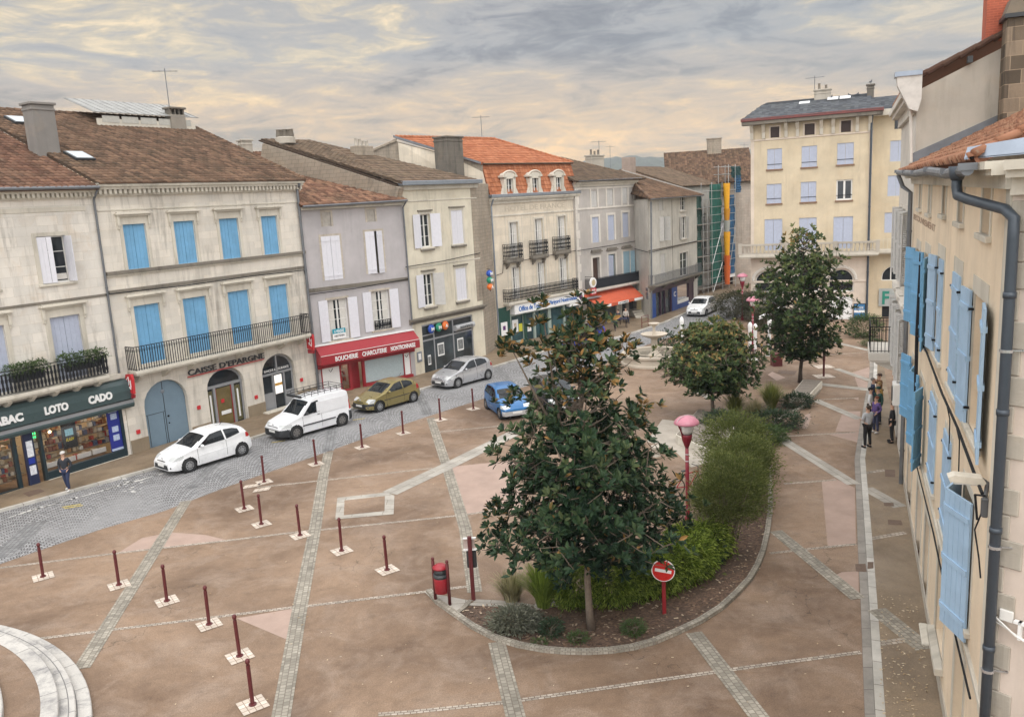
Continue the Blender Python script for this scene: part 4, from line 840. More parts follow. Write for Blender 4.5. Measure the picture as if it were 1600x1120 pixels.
mb=MB(); RE.box(mb,.7,1.4,2.75,3.3,.74,.86,.01); rp=mb.build('red_panel',bred,s); RE.text('BAR',.82,1.28,3.05,3.22,.86,white,rp,depth=.01); RE.text('BRASSERIE',.76,1.34,2.84,2.97,.86,white,rp,depth=.01); mb=MB(); mb.tube([RE.p(1.05,4.2,0),RE.p(1.05,4.2,.8),RE.p(1.05,2.8,.8)],.025,6); mb.build('bracket',iron,s)
# ================================================================== corner house CC (side wall CS)
b=thing('corner_house','pale grey corner house with blue shop at street level','building',CC.A,GR_H)
W3=[(2.35,3.25,9.15,10.05),(7.2,8.45,8.95,10.25)]; Wm=[(2.4,3.45,6.55,8.6),(7.4,8.5,6.4,8.4)]; Wl=[(2.45,3.5,3.3,5.4),(6.9,8.85,2.95,5.15)]; SHC=(.35,10.2,-.1,2.3)
wall(CC,0,11.3,-.1,10.15,W3+Wm+Wl+[SHC],m_cgrey,b,extra=[[(11.3,0,-.1),(11.3,0,10.15),(11.3,-8,10.15),(11.3,-8,-.1)]])
wall(CS,-2.5,3.52,-.1,10.15,[],m_cgrey,b,name='side_wall')
for w in W3+Wm+Wl[1:]: g=window(CC,*w,frame_w,pane,b,2,3,fw=.07,dep=.12)
for w in W3+Wm+Wl: surround(CC,*w,m_white if w[0]>5 else m_cgrey,b,w=.14,pr=.025,sill=w[0]>5)
closed(CC,b,[W3[0],Wl[0]],gshut,dep=.05,boards=2); leaf(CC,2.38,.52,6.55,8.6,20,1,gshut,b,boards=2); leaf(CC,3.45,.5,6.55,8.6,110,-1,gshut,b,boards=2,louvre=True)
leaf(CC,7.38,.5,6.4,8.4,172,1,gshut,b,louvre=True); leaf(CC,8.52,.5,6.4,8.4,172,-1,gshut,b,louvre=True)
band(CC,0,11.3,5.85,5.95,.05,m_trimdark,b); pipe(CC,[(.05,10,.3),(.05,0,.12)],.07,zincd,b); mb=MB(); CC.box(mb,5.2,5.26,2.4,10,0,.02); mb.build('wall_joint',m_trimdark,b)
mb=MB(); mb.tube([CS.p(-2,6.0,.06),CS.p(3.5,5.8,.06),CC.p(.1,5.75,.08),CC.p(11,5.95,.08)],.025,5); mb.build('facade_cable',iron,b)
bb=slab(CC,-.3,11.0,2.85,3.0,.65,m_trimdark,b,5); railing(CC,-.2,10.9,3.0,3.85,.6,zincd,bb,'bars',.16)
zc=10.25; rd=CC.p(6.2,zc+5.9*math.tan(R(24)),-5.4); e0,e1,e2=CC.p(-.55,zc,.5),CC.p(11.9,zc,.5),CC.p(11.9,zc,-11); e3=CS.p(-.4,zc+.55,.35)
roof([e0,e1,rd],r_red if False else r_brown,b,tone=(.25,.9)); roof([e1,e2,rd],r_brown,b,name='hip_roof'); roof([e3+CS.n*.0,e0,rd],r_brown,b,name='side_roof',tone=(.1,.7))
mb=MB(); d_=e1-rd; L=np.linalg.norm(d_); mb.box((rd+e1)/2+Z*.08,(L,.35,.1),(d_/L,np.cross(d_/L,Z),Z)); mb.build('pale_ridge_flashing',plain('pale_flashing',(.42,.40,.37),.8),b); ridge([rd,e0],r_brown,b)
mb=MB(); mb.tube([e0+Z*-.05,e1+Z*-.05],.07,8); mb.build('gutter',zincd,b)
chimney(CC.p(10.4,0,-6.5),1.3,.9,11,14.2,wallmat('pinkish_chimney',(.36,.29,.25),(.14,.11,.09),.5,(.4,.2)),b,(CC.u,CC.n,Z),cap=False)
o=recess(CC,1.6,10.15,-.06,2.25,2.,b,plain('lit_shop_wall',(.55,.47,.28),.7,var=.2,scale=2)); goods(CC,6.2,8.8,.7,2.0,-1.3,-.9,o,3,pal=[(.5,.4,.12),(.6,.6,.5),(.2,.3,.4)],sc=.25); goods(CC,2.4,4.6,.2,2.,-1.5,-1.,o,4,sc=.25)
fr=MB(); 
for a,e in ((1.15,1.28),(2.2,2.4),(3.2,3.3),(4.6,4.8),(9.0,9.25),(9.9,10.2)): CC.box(fr,a,e,-.08,2.3,-.15,.03)
CC.box(fr,.3,10.25,2.2,2.85,-.02,.08); CC.box(fr,9.2,10.2,-.08,2.3,-.1,.0); fr.build('shop_frame',purpl,b)
mb=MB(); CC.box(mb,.3,1.15,-.1,2.25,0,.06); mb.build('blue_panel',plain('shop_blue',(.012,.06,.26),.4),b); mb=MB(); CC.box(mb,6.0,9.0,-.1,.55,-.08,.04); mb.build('blue_panel',plain('shop_blue',(.012,.06,.26),.4),b); mb=MB(); CC.box(mb,4.8,6.0,-.1,2.3,0,.07); bp=mb.build('blue_panel',plain('shop_blue',(.012,.06,.26),.4),b); CC.text('C',5.15,5.65,1.35,1.8,.075,white,bp,depth=.01); mb=MB(); CC.box(mb,6.1,8.8,.55,.85,.0,.05); mb.build('white_board',white,b)
mb=MB(); CC.box(mb,1.28,2.2,.0,2.2,-.12,-.11); CC.box(mb,2.4,4.6,.0,2.2,-.12,-.11); mb.build('shop_glass',pane2,b); glasspane(CC,6.0,9.0,.55,2.2,-.1,b)
mb=MB(); 
for z,x in ((2.6,3.0),(2.2,3.0),(1.9,3.05)): CS.box(mb,x-.15,x+.15,z-.13,z+.13,0,.12,.01)
mb.build('meter_boxes',zincd,b)
st=MB(); 
for k in range(4): CS.box(st,.3,2.6-.35*k,.17*k-.05,.17*(k+1)-.05,0,.9)
o=tag(st.build('stone_steps',m_trim),'worn stone steps against the grey side wall of the corner house','steps')
s=thing('hand_railing','small dark red railing at the pavement edge before the corner house','railing',gp(1003,512)); mb=MB(); P0,P1=gp(1003,514),gp(1013,511); mb.tube([P0,P0+Z*1.0,P1+Z*1.0,P1],.03,6); mb.tube([P0+Z*.5,P1+Z*.5],.02,6); mb.build('rail',plain('dark_red_metal',(.12,.015,.02),.45),s)
# ================================================================== scaffolding and the house behind it
b=thing('house_under_repair','pale house under repair behind green and blue scaffold nets','building',DD.p(0,0,-1.6),GR_H)
D2=Fac(DD.p(0,0,-1.7),DD.p(8.07,0,-1.7)); wall(D2,.2,8.0,-.1,11.2,[(1.6,2.6,6.3,8.2),(5,6,6.3,8.2),(1.6,2.6,3,5.2),(5.,6.,3.,5.2)],m_cgrey,b,extra=shell(.2,8.0,-.1,11.2,7))
for w in [(1.6,2.6,6.3,8.2),(5,6,6.3,8.2),(1.6,2.6,3,5.2),(5.,6.,3.,5.2)]: window(D2,*w,frame_w,pane,b)
roof([D2.p(-.3,11.2,.4),D2.p(8.3,11.2,.4),D2.p(8.3,13.4,-6),D2.p(-.3,13.4,-6)],r_flat,b)
s=thing('scaffold','tube scaffold wrapped in green and blue nets','scaffold',DD.p(0,0)); tb=plain('scaffold_tube',(.45,.46,.46),.4,.6); mb=MB(); bd=MB()
for x in (.6,1.6,2.6,5.1,6.7,8.4):
    for o_ in (-.6,.56): mb.tube([DD.p(x,0,o_),DD.p(x,10.6 if x<2 else 13.2 if x>6 else 11.4,o_)],.035,5)
for k in range(13):
    z=.7+k*.82; 
    for o_ in (-.6,.56): mb.tube([DD.p(.5,z,o_),DD.p(8.5,z,o_)],.03,5)
    if k%2==0: DD.box(bd,.5,8.5,z-.12,z-.07,-.6,.3)
for x,x1,z,z1 in ((2.6,5.2,3,7),(6.7,8.3,2,6.5),(2.7,5.,0.,3.),(6.7,5.2,7,10)): mb.tube([DD.p(x,z,.6),DD.p(x1,z1,.6)],.035,5)
for z in (12.2,13.0): 
    for o_ in (-.6,.3): mb.tube([DD.p(5.6,z,o_),DD.p(10,z,o_)],.03,5)
mb.build('tube_frame',tb,s); bd.build('deck_boards',wood,s)
def netting(a,e,z0,z1,o_,mat,name):
    q=MB(); n=16; m_=24
    for i in range(n+1):
        for j in range(m_+1): q.v.append(tuple(DD.p(a+(e-a)*i/n,z0+(z1-z0)*j/m_,o_+.05*math.sin(i*1.1+j*.5)+.05*math.sin(j*1.7))))
    for i in range(n):
        for j in range(m_): q.f.append([i*(m_+1)+j,(i+1)*(m_+1)+j,(i+1)*(m_+1)+j+1,i*(m_+1)+j+1]); q.uv.append(None); q.tone.append(.5)
    return q.build(name,mat,s,True)
gn=plain('green_net',(.010,.095,.072),.85,var=.45,scale=1.1); bn=plain('blue_net',(.022,.085,.175),.85,var=.45,scale=1.1)
netting(2.5,5.15,.9,11.2,.42,gn,'green_net'); netting(6.55,8.5,1.4,10.0,.42,bn,'blue_net'); netting(8.4,10.1,10.2,12.0,.45,bn,'blue_net'); netting(7.6,10.1,11.8,13.0,.45,plain('dark_green_net',(.012,.06,.06),.8,var=.3),'dark_net'); netting(.5,2.5,.8,10.2,-.55,plain('pale_green_net',(.06,.13,.11),.8,var=.3,scale=2),'inner_net')
mb=MB(); DD.box(mb,6.7,8.4,1.15,1.5,.42,.5); mb.build('white_barrier',white,s)
s=thing('rubble_chute','yellow and orange builders rubble chute hung on the scaffold','chute',DD.p(5.85,.6,.6))
secs=[(11.25,8.6,0),(8.6,7.4,1),(7.4,6.2,2),(6.2,3.7,0),(3.7,2.6,3),(2.6,.6,3)]
cols=[plain('chute_yellow',(.75,.36,.01),.5,var=.1),plain('chute_amber',(.55,.24,.01),.5,var=.1),plain('chute_grey',(.35,.36,.33),.5),plain('chute_orange',(.60,.12,.02),.5,var=.1)]
for z1,z0,k in secs: q=MB(); q.lathe([(.26,z0),(.36,z1),(.33,z1),(.24,z0)],14,tuple(DD.p(5.38,0,.95))); q.build('chute_section',cols[k],s,False)
# stone house E right of the scaffold, roofs behind
EE=Fac(DD.p(8.6,0,-4.0)*1.0,DD.p(8.6,0,-4.0)+V(9,-1.5,0))
b=thing('old_stone_house','patchy old stone house with brown roof behind the scaffold','building',EE.A,GR_H); wo=[(1.2,2.0,9.6,10.9),(2.6,3.2,9.6,10.9),(2.2,3.5,5.2,8.6),(.6,1.8,-.1,2.6),(2.2,3.8,-.1,2.6)]
wall(EE,-1.5,6,-.1,11.4,wo,m_houseE,b,extra=shell(-1.5,6,-.1,11.4,7)); closed(EE,b,[wo[2]],wshut,dep=.03)
for w in wo[:2]+wo[3:]: window(EE,*w,frame_d,pane,b)
roof([EE.p(-3.5,11.4,.5),EE.p(6.3,11.4,.5),EE.p(6.3,15.2,-6.),EE.p(-3.5,15.2,-6.)],r_brown,b); chimney(EE.p(2.3,0,-5.5),1.6,.8,14,16.4,m_rubble,b,(EE.u,EE.n,Z))
bb=slab(EE,-.8,3.8,2.9,3.1,.9,m_trimdark,b,3); railing(EE,-.8,3.8,3.1,4.6,.85,iron,bb,'ornate',.2)
def farhouse(px,py,w_,d_,h,rh,ang,wm,rm,label):
    A=np.array([px,py,0.]); u=V(math.cos(R(ang)),math.sin(R(ang)),0); F=Fac(A,A+u*w_); b=thing('distant_house',label,'building',A,GR_H)
    ops=[(1.2,2.2,h-2.4,h-.8),(w_-2.4,w_-1.4,h-2.4,h-.8)]
    wall(F,0,w_,-.1,h,ops,wm,b,extra=shell(0,w_,-.1,h,d_,gl=[(-d_/2,h+rh)],gr=[(-d_/2,h+rh)]))
    for o in ops: window(F,*o,frame_w,pane,b)
    roof([F.p(-.4,h-.1,.5),F.p(w_+.4,h-.1,.5),F.p(w_+.4,h+rh,-d_/2),F.p(-.4,h+rh,-d_/2)],rm,b,w=.32,l=.45); roof([F.p(w_+.4,h-.1,-d_-.5),F.p(-.4,h-.1,-d_-.5),F.p(-.4,h+rh,-d_/2),F.p(w_+.4,h+rh,-d_/2)],rm,b,w=.5,l=.8)
    return b,F
b,F=farhouse(20.5,108,12,10,11.,3.2,58,m_cgrey,r_brown,'house with brown tiled roof and white gable behind the scaffold'); 
b,F=farhouse(33,124,22,12,9.4,3.6,5,m_white,r_brown,'wide house with long brown roof far behind the scaffold')
antenna(F.p(5,12.9,-6),4.5,'slender mast on the far brown roof',4,.2)
b,F=farhouse(17.,112,7,8,12.2,1.8,60,m_cgrey,r_red,'small red roofed house far behind the corner house'); antenna(F.p(3,14,-4),3.4,'thin aerial far behind the corner house roof',4,.5)
# ================================================================== ochre apartment house YE
b=thing('ochre_apartment_house','tall ochre rendered house with slate roof and balustraded balcony','building',YE.A,GR_H)
t=[(1.52,2.18,14.45,15.28),(4.07,4.8,14.45,15.3),(6.7,7.4,14.45,15.3)]; r1=[(1.27,2.4,12.02,13.6),(3.86,5.0,12.02,13.62),(6.46,7.64,12.05,13.65)]; r2=[(1.24,2.38,9.34,10.87),(3.83,4.98,9.34,10.89),(6.44,7.6,9.34,10.9)]; r3=[(1.08,2.46,5.6,8.1),(3.74,5.04,5.6,8.1),(6.28,7.7,5.6,8.08)]
ar=[(.85-.5,2.6,2.2,4.0,.9),(3.5,5.3,2.2,4.0,.9),(6.0,7.85,2.2,4.0,.9)]; low=[(6.1,7.8,-.1,1.9),(1.0,2.2,-.1,2.)]
wall(YE,0,8.95,4.9,15.6,t+r1+r2+r3,m_yellow,b,extra=shell(0,8.95,4.9,15.6,9)); wall(YE,0,8.95,-.1,4.9,ar+low,m_yellowlow,b,extra=shell(0,8.95,-.1,4.9,9),name='lower_wall')
for w in t: mb=MB(); YE.box(mb,w[0],w[1],w[2],w[3],-.16,-.12); mb.build('attic_shutter',plain('dark_brown_boards',(.045,.025,.02),.6),b); surround(YE,*w,m_yellowlow,b,w=.12,sill=False,pr=.02)
for w in r1+r2+r3:
    if w is r2[2]: g=window(YE,*w,frame_w,pane,b,2,1,fw=.1,dep=.1); continue
    closed(YE,b,[w],lilac,dep=.07,boards=3,n=2)
for w in r1+r2: 
    mb=MB(); YE.box(mb,w[0]-.08,w[1]+.08,w[2]-.12,w[2],-.02,.09); mb.build('sill',plain('brown_sill',(.22,.13,.08),.8),b); mb=MB(); mb.tube([YE.p(w[0],w[2]+.38,-.03),YE.p(w[1],w[2]+.38,-.03)],.02,5); mb.build('guard_bar',iron,b)
band(YE,0,9,14.28,14.4,.06,m_yellowlow,b); band(YE,0,8.95,4.75,4.92,.08,m_yellowlow,b); band(YE,0,8.95,2.98,3.14,.06,m_yellowlow,b)
for x in (1.0,2.7,3.55,5.3,6.15,7.85,.1,8.75): mb=MB(); mb.prism([(0,0),(.12,0),(.16,.5),(.55,.95),(.55,1.12),(0,1.12)],YE.p(x-.12,14.42,0),YE.n,Z,YE.u,.24); mb.build('eaves_bracket',m_trim,b)
mb=MB(); YE.box(mb,-.6,9.6,15.5,15.78,-.02,.85,.02); mb.build('cornice',m_trimdark,b); mb=MB(); YE.box(mb,-.65,9.65,15.78,16.0,.6,.95,.02); mb.box(YE.p(9.6,15.89,.2),(.12,1.4,.22),(YE.u,YE.n,Z)); mb.build('red_gutter',plain('red_brown_gutter',(.17,.045,.04),.5,var=.2),b)
for x in (.02,8.72): mb=MB(); YE.box(mb,x,x+.24,4.95,14.3,-.02,.03); mb.build('corner_strip',m_yellowlow,b)
for w in ar:
    window(YE,*w[:4],frame_w,pane,b,1,1,rise=w[4],fw=.08); P=arcpts((w[0]+w[1])/2,w[3]-w[4]+.05,(w[1]-w[0])/2+.16,w[4]+.14,12); mb=MB(); mb.tube([YE.p(x,z,.02) for x,z in P],.13,6); mb.build('arch_moulding',m_white,b)
for q_ in ((6.1,7.8,-.08,1.85),(1.0,2.2,-.08,1.95)): mb=MB(); YE.box(mb,*q_,-.15,-.1); mb.build('white_door',white,b)
mb=MB(); YE.box(mb,7.88,8.76,.08,1.27,.02,.08); q=mb.build('poster_case',frame_d,b); mb=MB(); YE.box(mb,7.93,8.71,.13,1.22,.08,.09); q2=mb.build('poster_sheet',plain('poster_blue',(.04,.18,.38),.4,var=.5,scale=4),q); YE.text('LE MARCHE',8.0,8.6,.85,1.05,.09,white,q,depth=.01); mb=MB(); YE.box(mb,7.93,8.71,.55,.75,.09,.095); mb.build('poster_band',white,q)
bb=slab(YE,-.8,9.6,5.15,5.4,1.0,m_trim,b,0)
mb=MB(); n_=34
for k in range(n_): x=-.65+10.1*k/(n_-1); mb.lathe([(.05,5.42),(.09,5.55),(.05,5.75),(.04,5.95),(.07,6.05)],6,tuple(YE.p(x,0,.9)))
YE.box(mb,-.8,9.6,6.05,6.2,.8,1.0); YE.box(mb,-.8,9.6,5.4,5.48,.8,1.0)
for x in (-.7,2.9,6.5,9.5): YE.box(mb,x-.15,x+.15,5.4,6.25,.76,1.03)
mb.build('balustrade',m_gable,bb)
pipe(YE,[(8.9,15.6,.6),(8.85,15.0,.15),(8.85,0,.1)],.08,pipe_b,b)
# recessed wing
YR=Fac(YE.p(8.95,0,-1.2),YE.p(15,0,-1.2)); rw=[(1.25,2.4,12.05,13.6),(1.15,2.3,9.45,11.0),(1.0,2.2,6.65,8.2),(1.5,2.4,14.45,15.35)]
wall(YR,0,6,-.1,15.6,rw+[(.9,2.9,2.9,4.1,.9),(1.0,2.6,-.1,2.2)],m_yellow,b,name='wing_wall',extra=[[(6,0,-.1),(6,0,15.6),(6,-8,15.6),(6,-8,-.1)]])
closed(YR,b,rw[:3],lilac,dep=.07); window(YR,*rw[3],frame_d,pane,b); window(YR,.9,2.9,2.9,4.1,frame_w,pane,b,3,1,rise=.9); window(YR,1.0,2.6,-.1,2.2,frame_d,pane,b,2,2)
mb=MB(); YR.box(mb,0,6,15.5,15.95,-.02,.75); mb.build('cornice',m_trim,b); bb=slab(YR,0,5,5.15,5.4,.8,m_trim,b); railing(YR,.02,5,5.4,6.2,.75,m_trim,bb,'bars',.3)
s=thing('letter_panel','grey panel with a green letter by the ochre house entrance','sign',YR.p(.8,.6)); mb=MB(); YR.box(mb,.75,2.0,.9,2.3,.1,.14); mb.build('panel',plain('panel_grey',(.36,.38,.37),.5),s); YR.text('F',1.0,1.5,1.05,2.1,.14,plain('letter_green',(.02,.22,.16),.5),s,bold=.03)
zy=15.95; ty=math.tan(R(22)); sl=lambda s,o:(s,o,zy+ty*(.9-o))
roof(roofpoly(YE,[sl(-.6,.9),sl(9.6,.9),sl(8.7,-2.2),sl(.6,-2.2)]),r_slate,b,w=.28,l=.24,h=.02,style='slate'); roof([YE.p(-.6,zy,-8),YE.p(-.6,zy,.9),YE.p(.6,sl(0,-2.2)[2],-2.2),YE.p(.6,sl(0,-2.2)[2],-6)],r_slate,b,w=.28,l=.24,h=.02,style='slate',name='hip_roof')
roof([YE.p(.6,sl(0,-2.2)[2],-2.2),YE.p(8.7,sl(0,-2.2)[2],-2.2),YE.p(8.7,sl(0,-2.2)[2]+.5,-6),YE.p(.6,sl(0,-2.2)[2]+.5,-6)],r_slate,b,w=.4,l=.4,h=.02,style='slate',name='top_roof')
roof([YR.p(-.3,zy-.02,.6),YR.p(6.3,zy-.02,.6),YR.p(6.3,zy+1.2,-2.6),YR.p(-.3,zy+1.2,-2.6)],r_slate,b,w=.28,l=.24,h=.02,style='slate',name='wing_roof')
zt=sl(0,-2.2)[2]; chimney(YE.p(5.2,0,-2.6),1.2,.6,zt-.2,zt+.7,m_gable,b,(YE.u,YE.n,Z),pots=2,potmat=smoke); chimney(YE.p(8.7,0,-2.3),.5,.5,zt-.4,zt+.7,smoke,b,(YE.u,YE.n,Z)); 
for x,z in ((3.9,zt-.18),(6.0,zt-.05),(6.9,zt-.05)): mb=MB(); mb.box(YE.p(x,z+.05,-1.9),(.8,.6,.06),(YE.u,YE.n*math.cos(R(22))-Z*math.sin(R(22)),Z)); mb.build('roof_light',plain('roof_light_glass',(.62,.63,.64),.2),b)
antenna(YE.p(4.6,zt,-2.6),1.9,'rake shaped aerial by the chimney on the slate roof',5,-.4)
# pigeons
def pigeon(p,rot,label):
    ex=V(math.cos(rot),math.sin(rot),0); ey=V(-ex[1],ex[0],0); p=np.asarray(p,float); q=MB()
    q.tube([p+Z*.12-ex*.2,p+Z*.13-ex*.08,p+Z*.15,p+Z*.19+ex*.08,p+Z*.25+ex*.11,p+Z*.28+ex*.13,p+Z*.275+ex*.17],[.02,.06,.075,.06,.035,.035,.008],8); 
    for s_ in (-.03,.03): q.tube([p+ey*s_,p+ey*s_+Z*.1],.008,4)
    return tag(q.build('pigeon',plain('pigeon_grey',(.07,.075,.085),.7),None,True),label,'pigeon','pigeons on the slate roof')
for x,r_,lb in ((5.9,1.,'pigeon nearest the twin flue chimney on the slate roof'),(7.2,2.,'middle pigeon on the bare slate ridge'),(7.75,.3,'second pigeon on the slate ridge towards the dark chimney'),): pigeon(YE.p(x,zt,-2.2),r_,lb)
pigeon(YE.p(8.7,zt+.85,-2.3),.5,'pigeon perched on the small dark chimney top')
# ================================================================== near peach house RI (facade on the right)
PC=RI.p(-4.4,0); b=thing('peach_house','peach rendered house with pale blue shutters and sagging zinc gutter','building',PC,GR_H)
Aw=[(-2.62,-1.75,9.86,10.6),(.70,1.5,9.9,10.62),(3.9,4.62,9.93,10.76),(7.6,8.4,9.82,10.8),(10.95,11.8,9.85,10.86)]
F1=[(-2.72,-1.3,6.55,8.83),(.46,1.62,6.6,8.9),(3.66,5.0,6.62,8.93),(7.3,8.7,6.3,8.72),(10.6,12.0,6.2,8.6)]
F0=[(-2.62,-1.2,3.35,5.5),(.72,1.95,3.45,5.55),(3.8,5.25,3.4,5.58),(7.3,8.7,3.0,5.2),(10.6,12.,3.0,5.1)]
G0=[(-2.45,-1.15,.4,2.55),(.67,2.3,.75,2.95),(4.4,5.6,-.1,2.3),(6.7,8.4,-.1,2.2),(10.6,12.6,-.1,2.0)]
wall(RI,-4.4,14.5,-.1,10.95,Aw+F1+F0+G0,m_peach,b)
for w in Aw: surround(RI,*w,m_trim,b,w=.14,sill=True,pr=.02,lintel=.1)
for w in Aw[:3]: window(RI,*w,plain('old_window_frame',(.35,.27,.2),.7),pane,b,2,2,dep=.15,fw=.05)
closed(RI,b,Aw[3:],gshut,dep=.05,boards=2)
for w in F1: surround(RI,*w,m_trim,b,w=.16,lintel=.3,pr=.012)
for w in F0: surround(RI,*w,m_trim,b,w=.12,lintel=.16,pr=.012)
bt=(.13,.5,.87)
w=F1[0]; recess(RI,w[0],w[1],w[2],w[3],.5,b,plain('bare_room',(.42,.36,.28),.8,var=.2),light=False,name='open_window'); leaf(RI,w[0]-.02,.78,w[2]-.05,w[3]+.03,174,1,lblue,b,battens=bt,off=.05,outside=False); leaf(RI,w[1]+.02,.78,w[2]-.05,w[3]+.03,176,-1,lblue,b,battens=bt,off=.05,outside=False)
closed(RI,b,[F1[1],F0[1],F0[2]],lblue,dep=-.03,bat=bt,boards=4)
for w in F1[:3]+F0[1:3]:
    for s_ in (w[0],w[1]):
        for z in (w[2]+.28,w[3]-.28): mb=MB(); RI.box(mb,s_-.02,s_+.02,z-.02,z+.02,.0,.085); mb.build('hinge',iron,b)
for w,fl in ((F1[3],(168,163)),(F1[4],(170,163)),(F0[3],(160,163)),(F0[4],(168,161))):
    window(RI,*w,frame_w,pane,b); dk=blue if w[0]>5 else lblue
    leaf(RI,w[0]-.02,.72,w[2],w[3],fl[0],1,dk,b,battens=bt,off=.06,outside=False); leaf(RI,w[1]+.02,.72,w[2],w[3],fl[1],-1,dk,b,battens=bt,off=.06,outside=False)
w=F1[2]; recess(RI,w[0],w[1],w[2],w[3],.5,b,plain('bare_room',(.42,.36,.28)),light=False,name='open_window'); leaf(RI,w[0],.68,w[2],w[3],1,1,lblue,b,battens=bt,off=.03); leaf(RI,w[1]+.02,.68,w[2],w[3],171,-1,lblue,b,battens=bt,off=.05,outside=False)
# half open pair on the lower floor: the two leaves meet in a wedge
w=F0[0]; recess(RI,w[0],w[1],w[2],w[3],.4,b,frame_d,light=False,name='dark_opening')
tip=(-1.9,.30)
for hs,sg in ((w[0],1),(w[1],-1)):
    dx=(tip[0]-hs)*sg; an=math.degrees(math.atan2(tip[1],dx)); leaf(RI,hs,math.hypot(dx,tip[1]),w[2]-.25,w[3]+.05,an,sg,lblue,b,battens=bt,off=.05,boards=5)
for i,w in enumerate(G0):
    if i<2: window(RI,*w,m_trim,plain('bare_pane',(.36,.32,.26),.25),b,1,1,fw=.08,dep=.18); mb=MB(); RI.box(mb,w[0]-.15,w[1]+.15,w[2]-.16,w[2],-.02,.16,.01); mb.build('sill',m_trim,b)
    else: mb=MB(); RI.box(mb,w[0],w[1],w[2],w[3],-.2,-.14); mb.build('door',plain('lavender_door',(.38,.38,.42),.6) if i!=2 else plain('grey_brown_door',(.20,.17,.14),.6),b)
    surround(RI,*w,m_trim,b,w=.16,sill=False,pr=.02)
mb=MB(); RI.box(mb,-4.3,14.5,-.1,.35,.0,.03); mb.build('plinth',m_gable,b); mb=MB(); RI.box(mb,2.7,3.7,-.06,.12,.03,.22,.02); mb.build('threshold',m_trim,b)
mb=MB(); RI.box(mb,-4.38,-4.05,2.8,10.6,-.02,.03); mb.build('corner_strip',m_trim,b)
cornice(RI,-4.5,14.5,10.58,10.95,.36,m_trim,b); band(RI,-4.4,14.5,2.95,3.05,.05,m_trim,b); band(RI,-4.4,14.5,6.12,6.2,.02,m_peach,b)
RI.text('RECOUVREMENT',6.2,14.0,9.42,9.6,.004,plain('faded_brown_letters',(.42,.30,.22),.9),b,bold=.02,depth=.006,name='faded_lettering')
def sagcable(pts,r,name='facade_cable',mat=iron): q=MB(); q.tube([RI.p(*x) for x in pts],r,6); return q.build(name,mat,b)
sagcable([(14,6.2,.1),(9,6.35,.12),(6,6.4,.1),(2,6.28,.1),(-1,6.36,.12),(-3.3,6.32,.14),(-4.2,6.3,.14)],.026); sagcable([(14,3.0,.1),(8,2.9,.12),(2.6,2.94,.1),(-1,2.8,.1),(-4,2.92,.12)],.018); sagcable([(8.9,8.7,.1),(8.8,6.4,.14),(8.9,5.3,.12),(8.8,3.1,.1)],.05)
for s0,z in ((1.2,6.3),(-.4,6.33)): sagcable([(s0,z,.1),(s0-.4,z-.25,.06),(s0-.42,z-.9,.05)],.012)
ca=R(-52); CHA=Fac(PC,PC+V(math.cos(ca),math.sin(ca),0)*6,True); CHA.n=V(math.sin(ca),-math.cos(ca),0)*1.0
if CHA.n@(-PC)<0: CHA.n=-CHA.n
# gutter and downpipe
mb=MB(); P=[RI.p(x,z,.50) for x,z in ((14.5,10.98),(10,10.93),(6,10.88),(2,10.9),(-1.5,10.82),(-4.0,10.86))]; mb.tube(P,.085,10); 
for k in range(len(P)): mb.box(P[k]+Z*.04,(.04,.24,.1),(RI.u,RI.n,Z))
mb.build('gutter',zincd,b)
dwn=MB(); PX_=lambda z:CHA.p(.08,z,.14); P=[RI.p(-3.2,10.78,.54),RI.p(-3.2,10.62,.54),RI.p(-3.3,10.5,.53),PX_(10.42)*.2+RI.p(-3.3,10.45,.53)*.8,PX_(10.3)*.85+RI.p(-3.3,10.4,.53)*.15,PX_(10.2),PX_(9.95),PX_(9.),PX_(-.1)]; dwn.tube(P,.072,12)
for z in (9.2,7.6,5.9,4.1,2.3,.8): dwn.tube([PX_(z-.04),PX_(z+.04)],.082,12)
dwn.lathe([(.08,10.72),(.11,10.8),(.12,10.92)],12,tuple(RI.p(-3.2,0,.54))); dwn.build('downpipe',pipe_b,b,True)
for z in (8.45,5.65,3.75): ck=MB(); ck.tube([PX_(z-.02),PX_(z+.02)],.085,12); ck.tube([PX_(z),CHA.p(.3,z,.0)],.015,5); ck.build('pipe_clip',plain('bright_clip',(.55,.56,.58),.3,.8),b)
pipe(RI,[(14.4,10.9,.5),(14.35,10.5,.35),(14.1,10.3,.12),(14.1,0,.1)],.07,zincd,b)
# chamfered corner wall with quoins
wall(CHA,0,6,-.1,10.95,[],m_quoinw,b,name='chamfer_wall')
mb=MB(); z=-.1; k=0
while z<10.4:
    h=.36+.06*((k*7)%3)/2; w_=[.33,.16,.36,.19,.30,.14][k%6]+.03*random.random(); CHA.box(mb,.0,w_,z+.008,min(z+h-.008,10.5),-.02,.03,.012); z+=h; k+=1
mb.build('corner_quoins',m_quoin,b); cornice(CHA,0,6,10.5,10.95,.36,m_trim,b)
bx=MB(); CHA.box(bx,.16,.34,4.55,4.72,.03,.07,.01); bx.build('junction_box',frame_w,b); bx=MB(); CHA.box(bx,.42,.46,4.35,4.62,.03,.1); CHA.box(bx,.36,.52,4.58,4.62,.03,.1); bx.build('cable_bracket',white,b); q=MB(); q.tube([CHA.p(.05,4.6,.05),CHA.p(.4,4.4,.1),CHA.p(1.2,4.15,.1)],.014,5); q.tube([CHA.p(.1,4.5,.05),CHA.p(.5,4.38,.09),CHA.p(1.2,4.25,.1)],.01,5); q.build('thin_cable',frame_w,b)
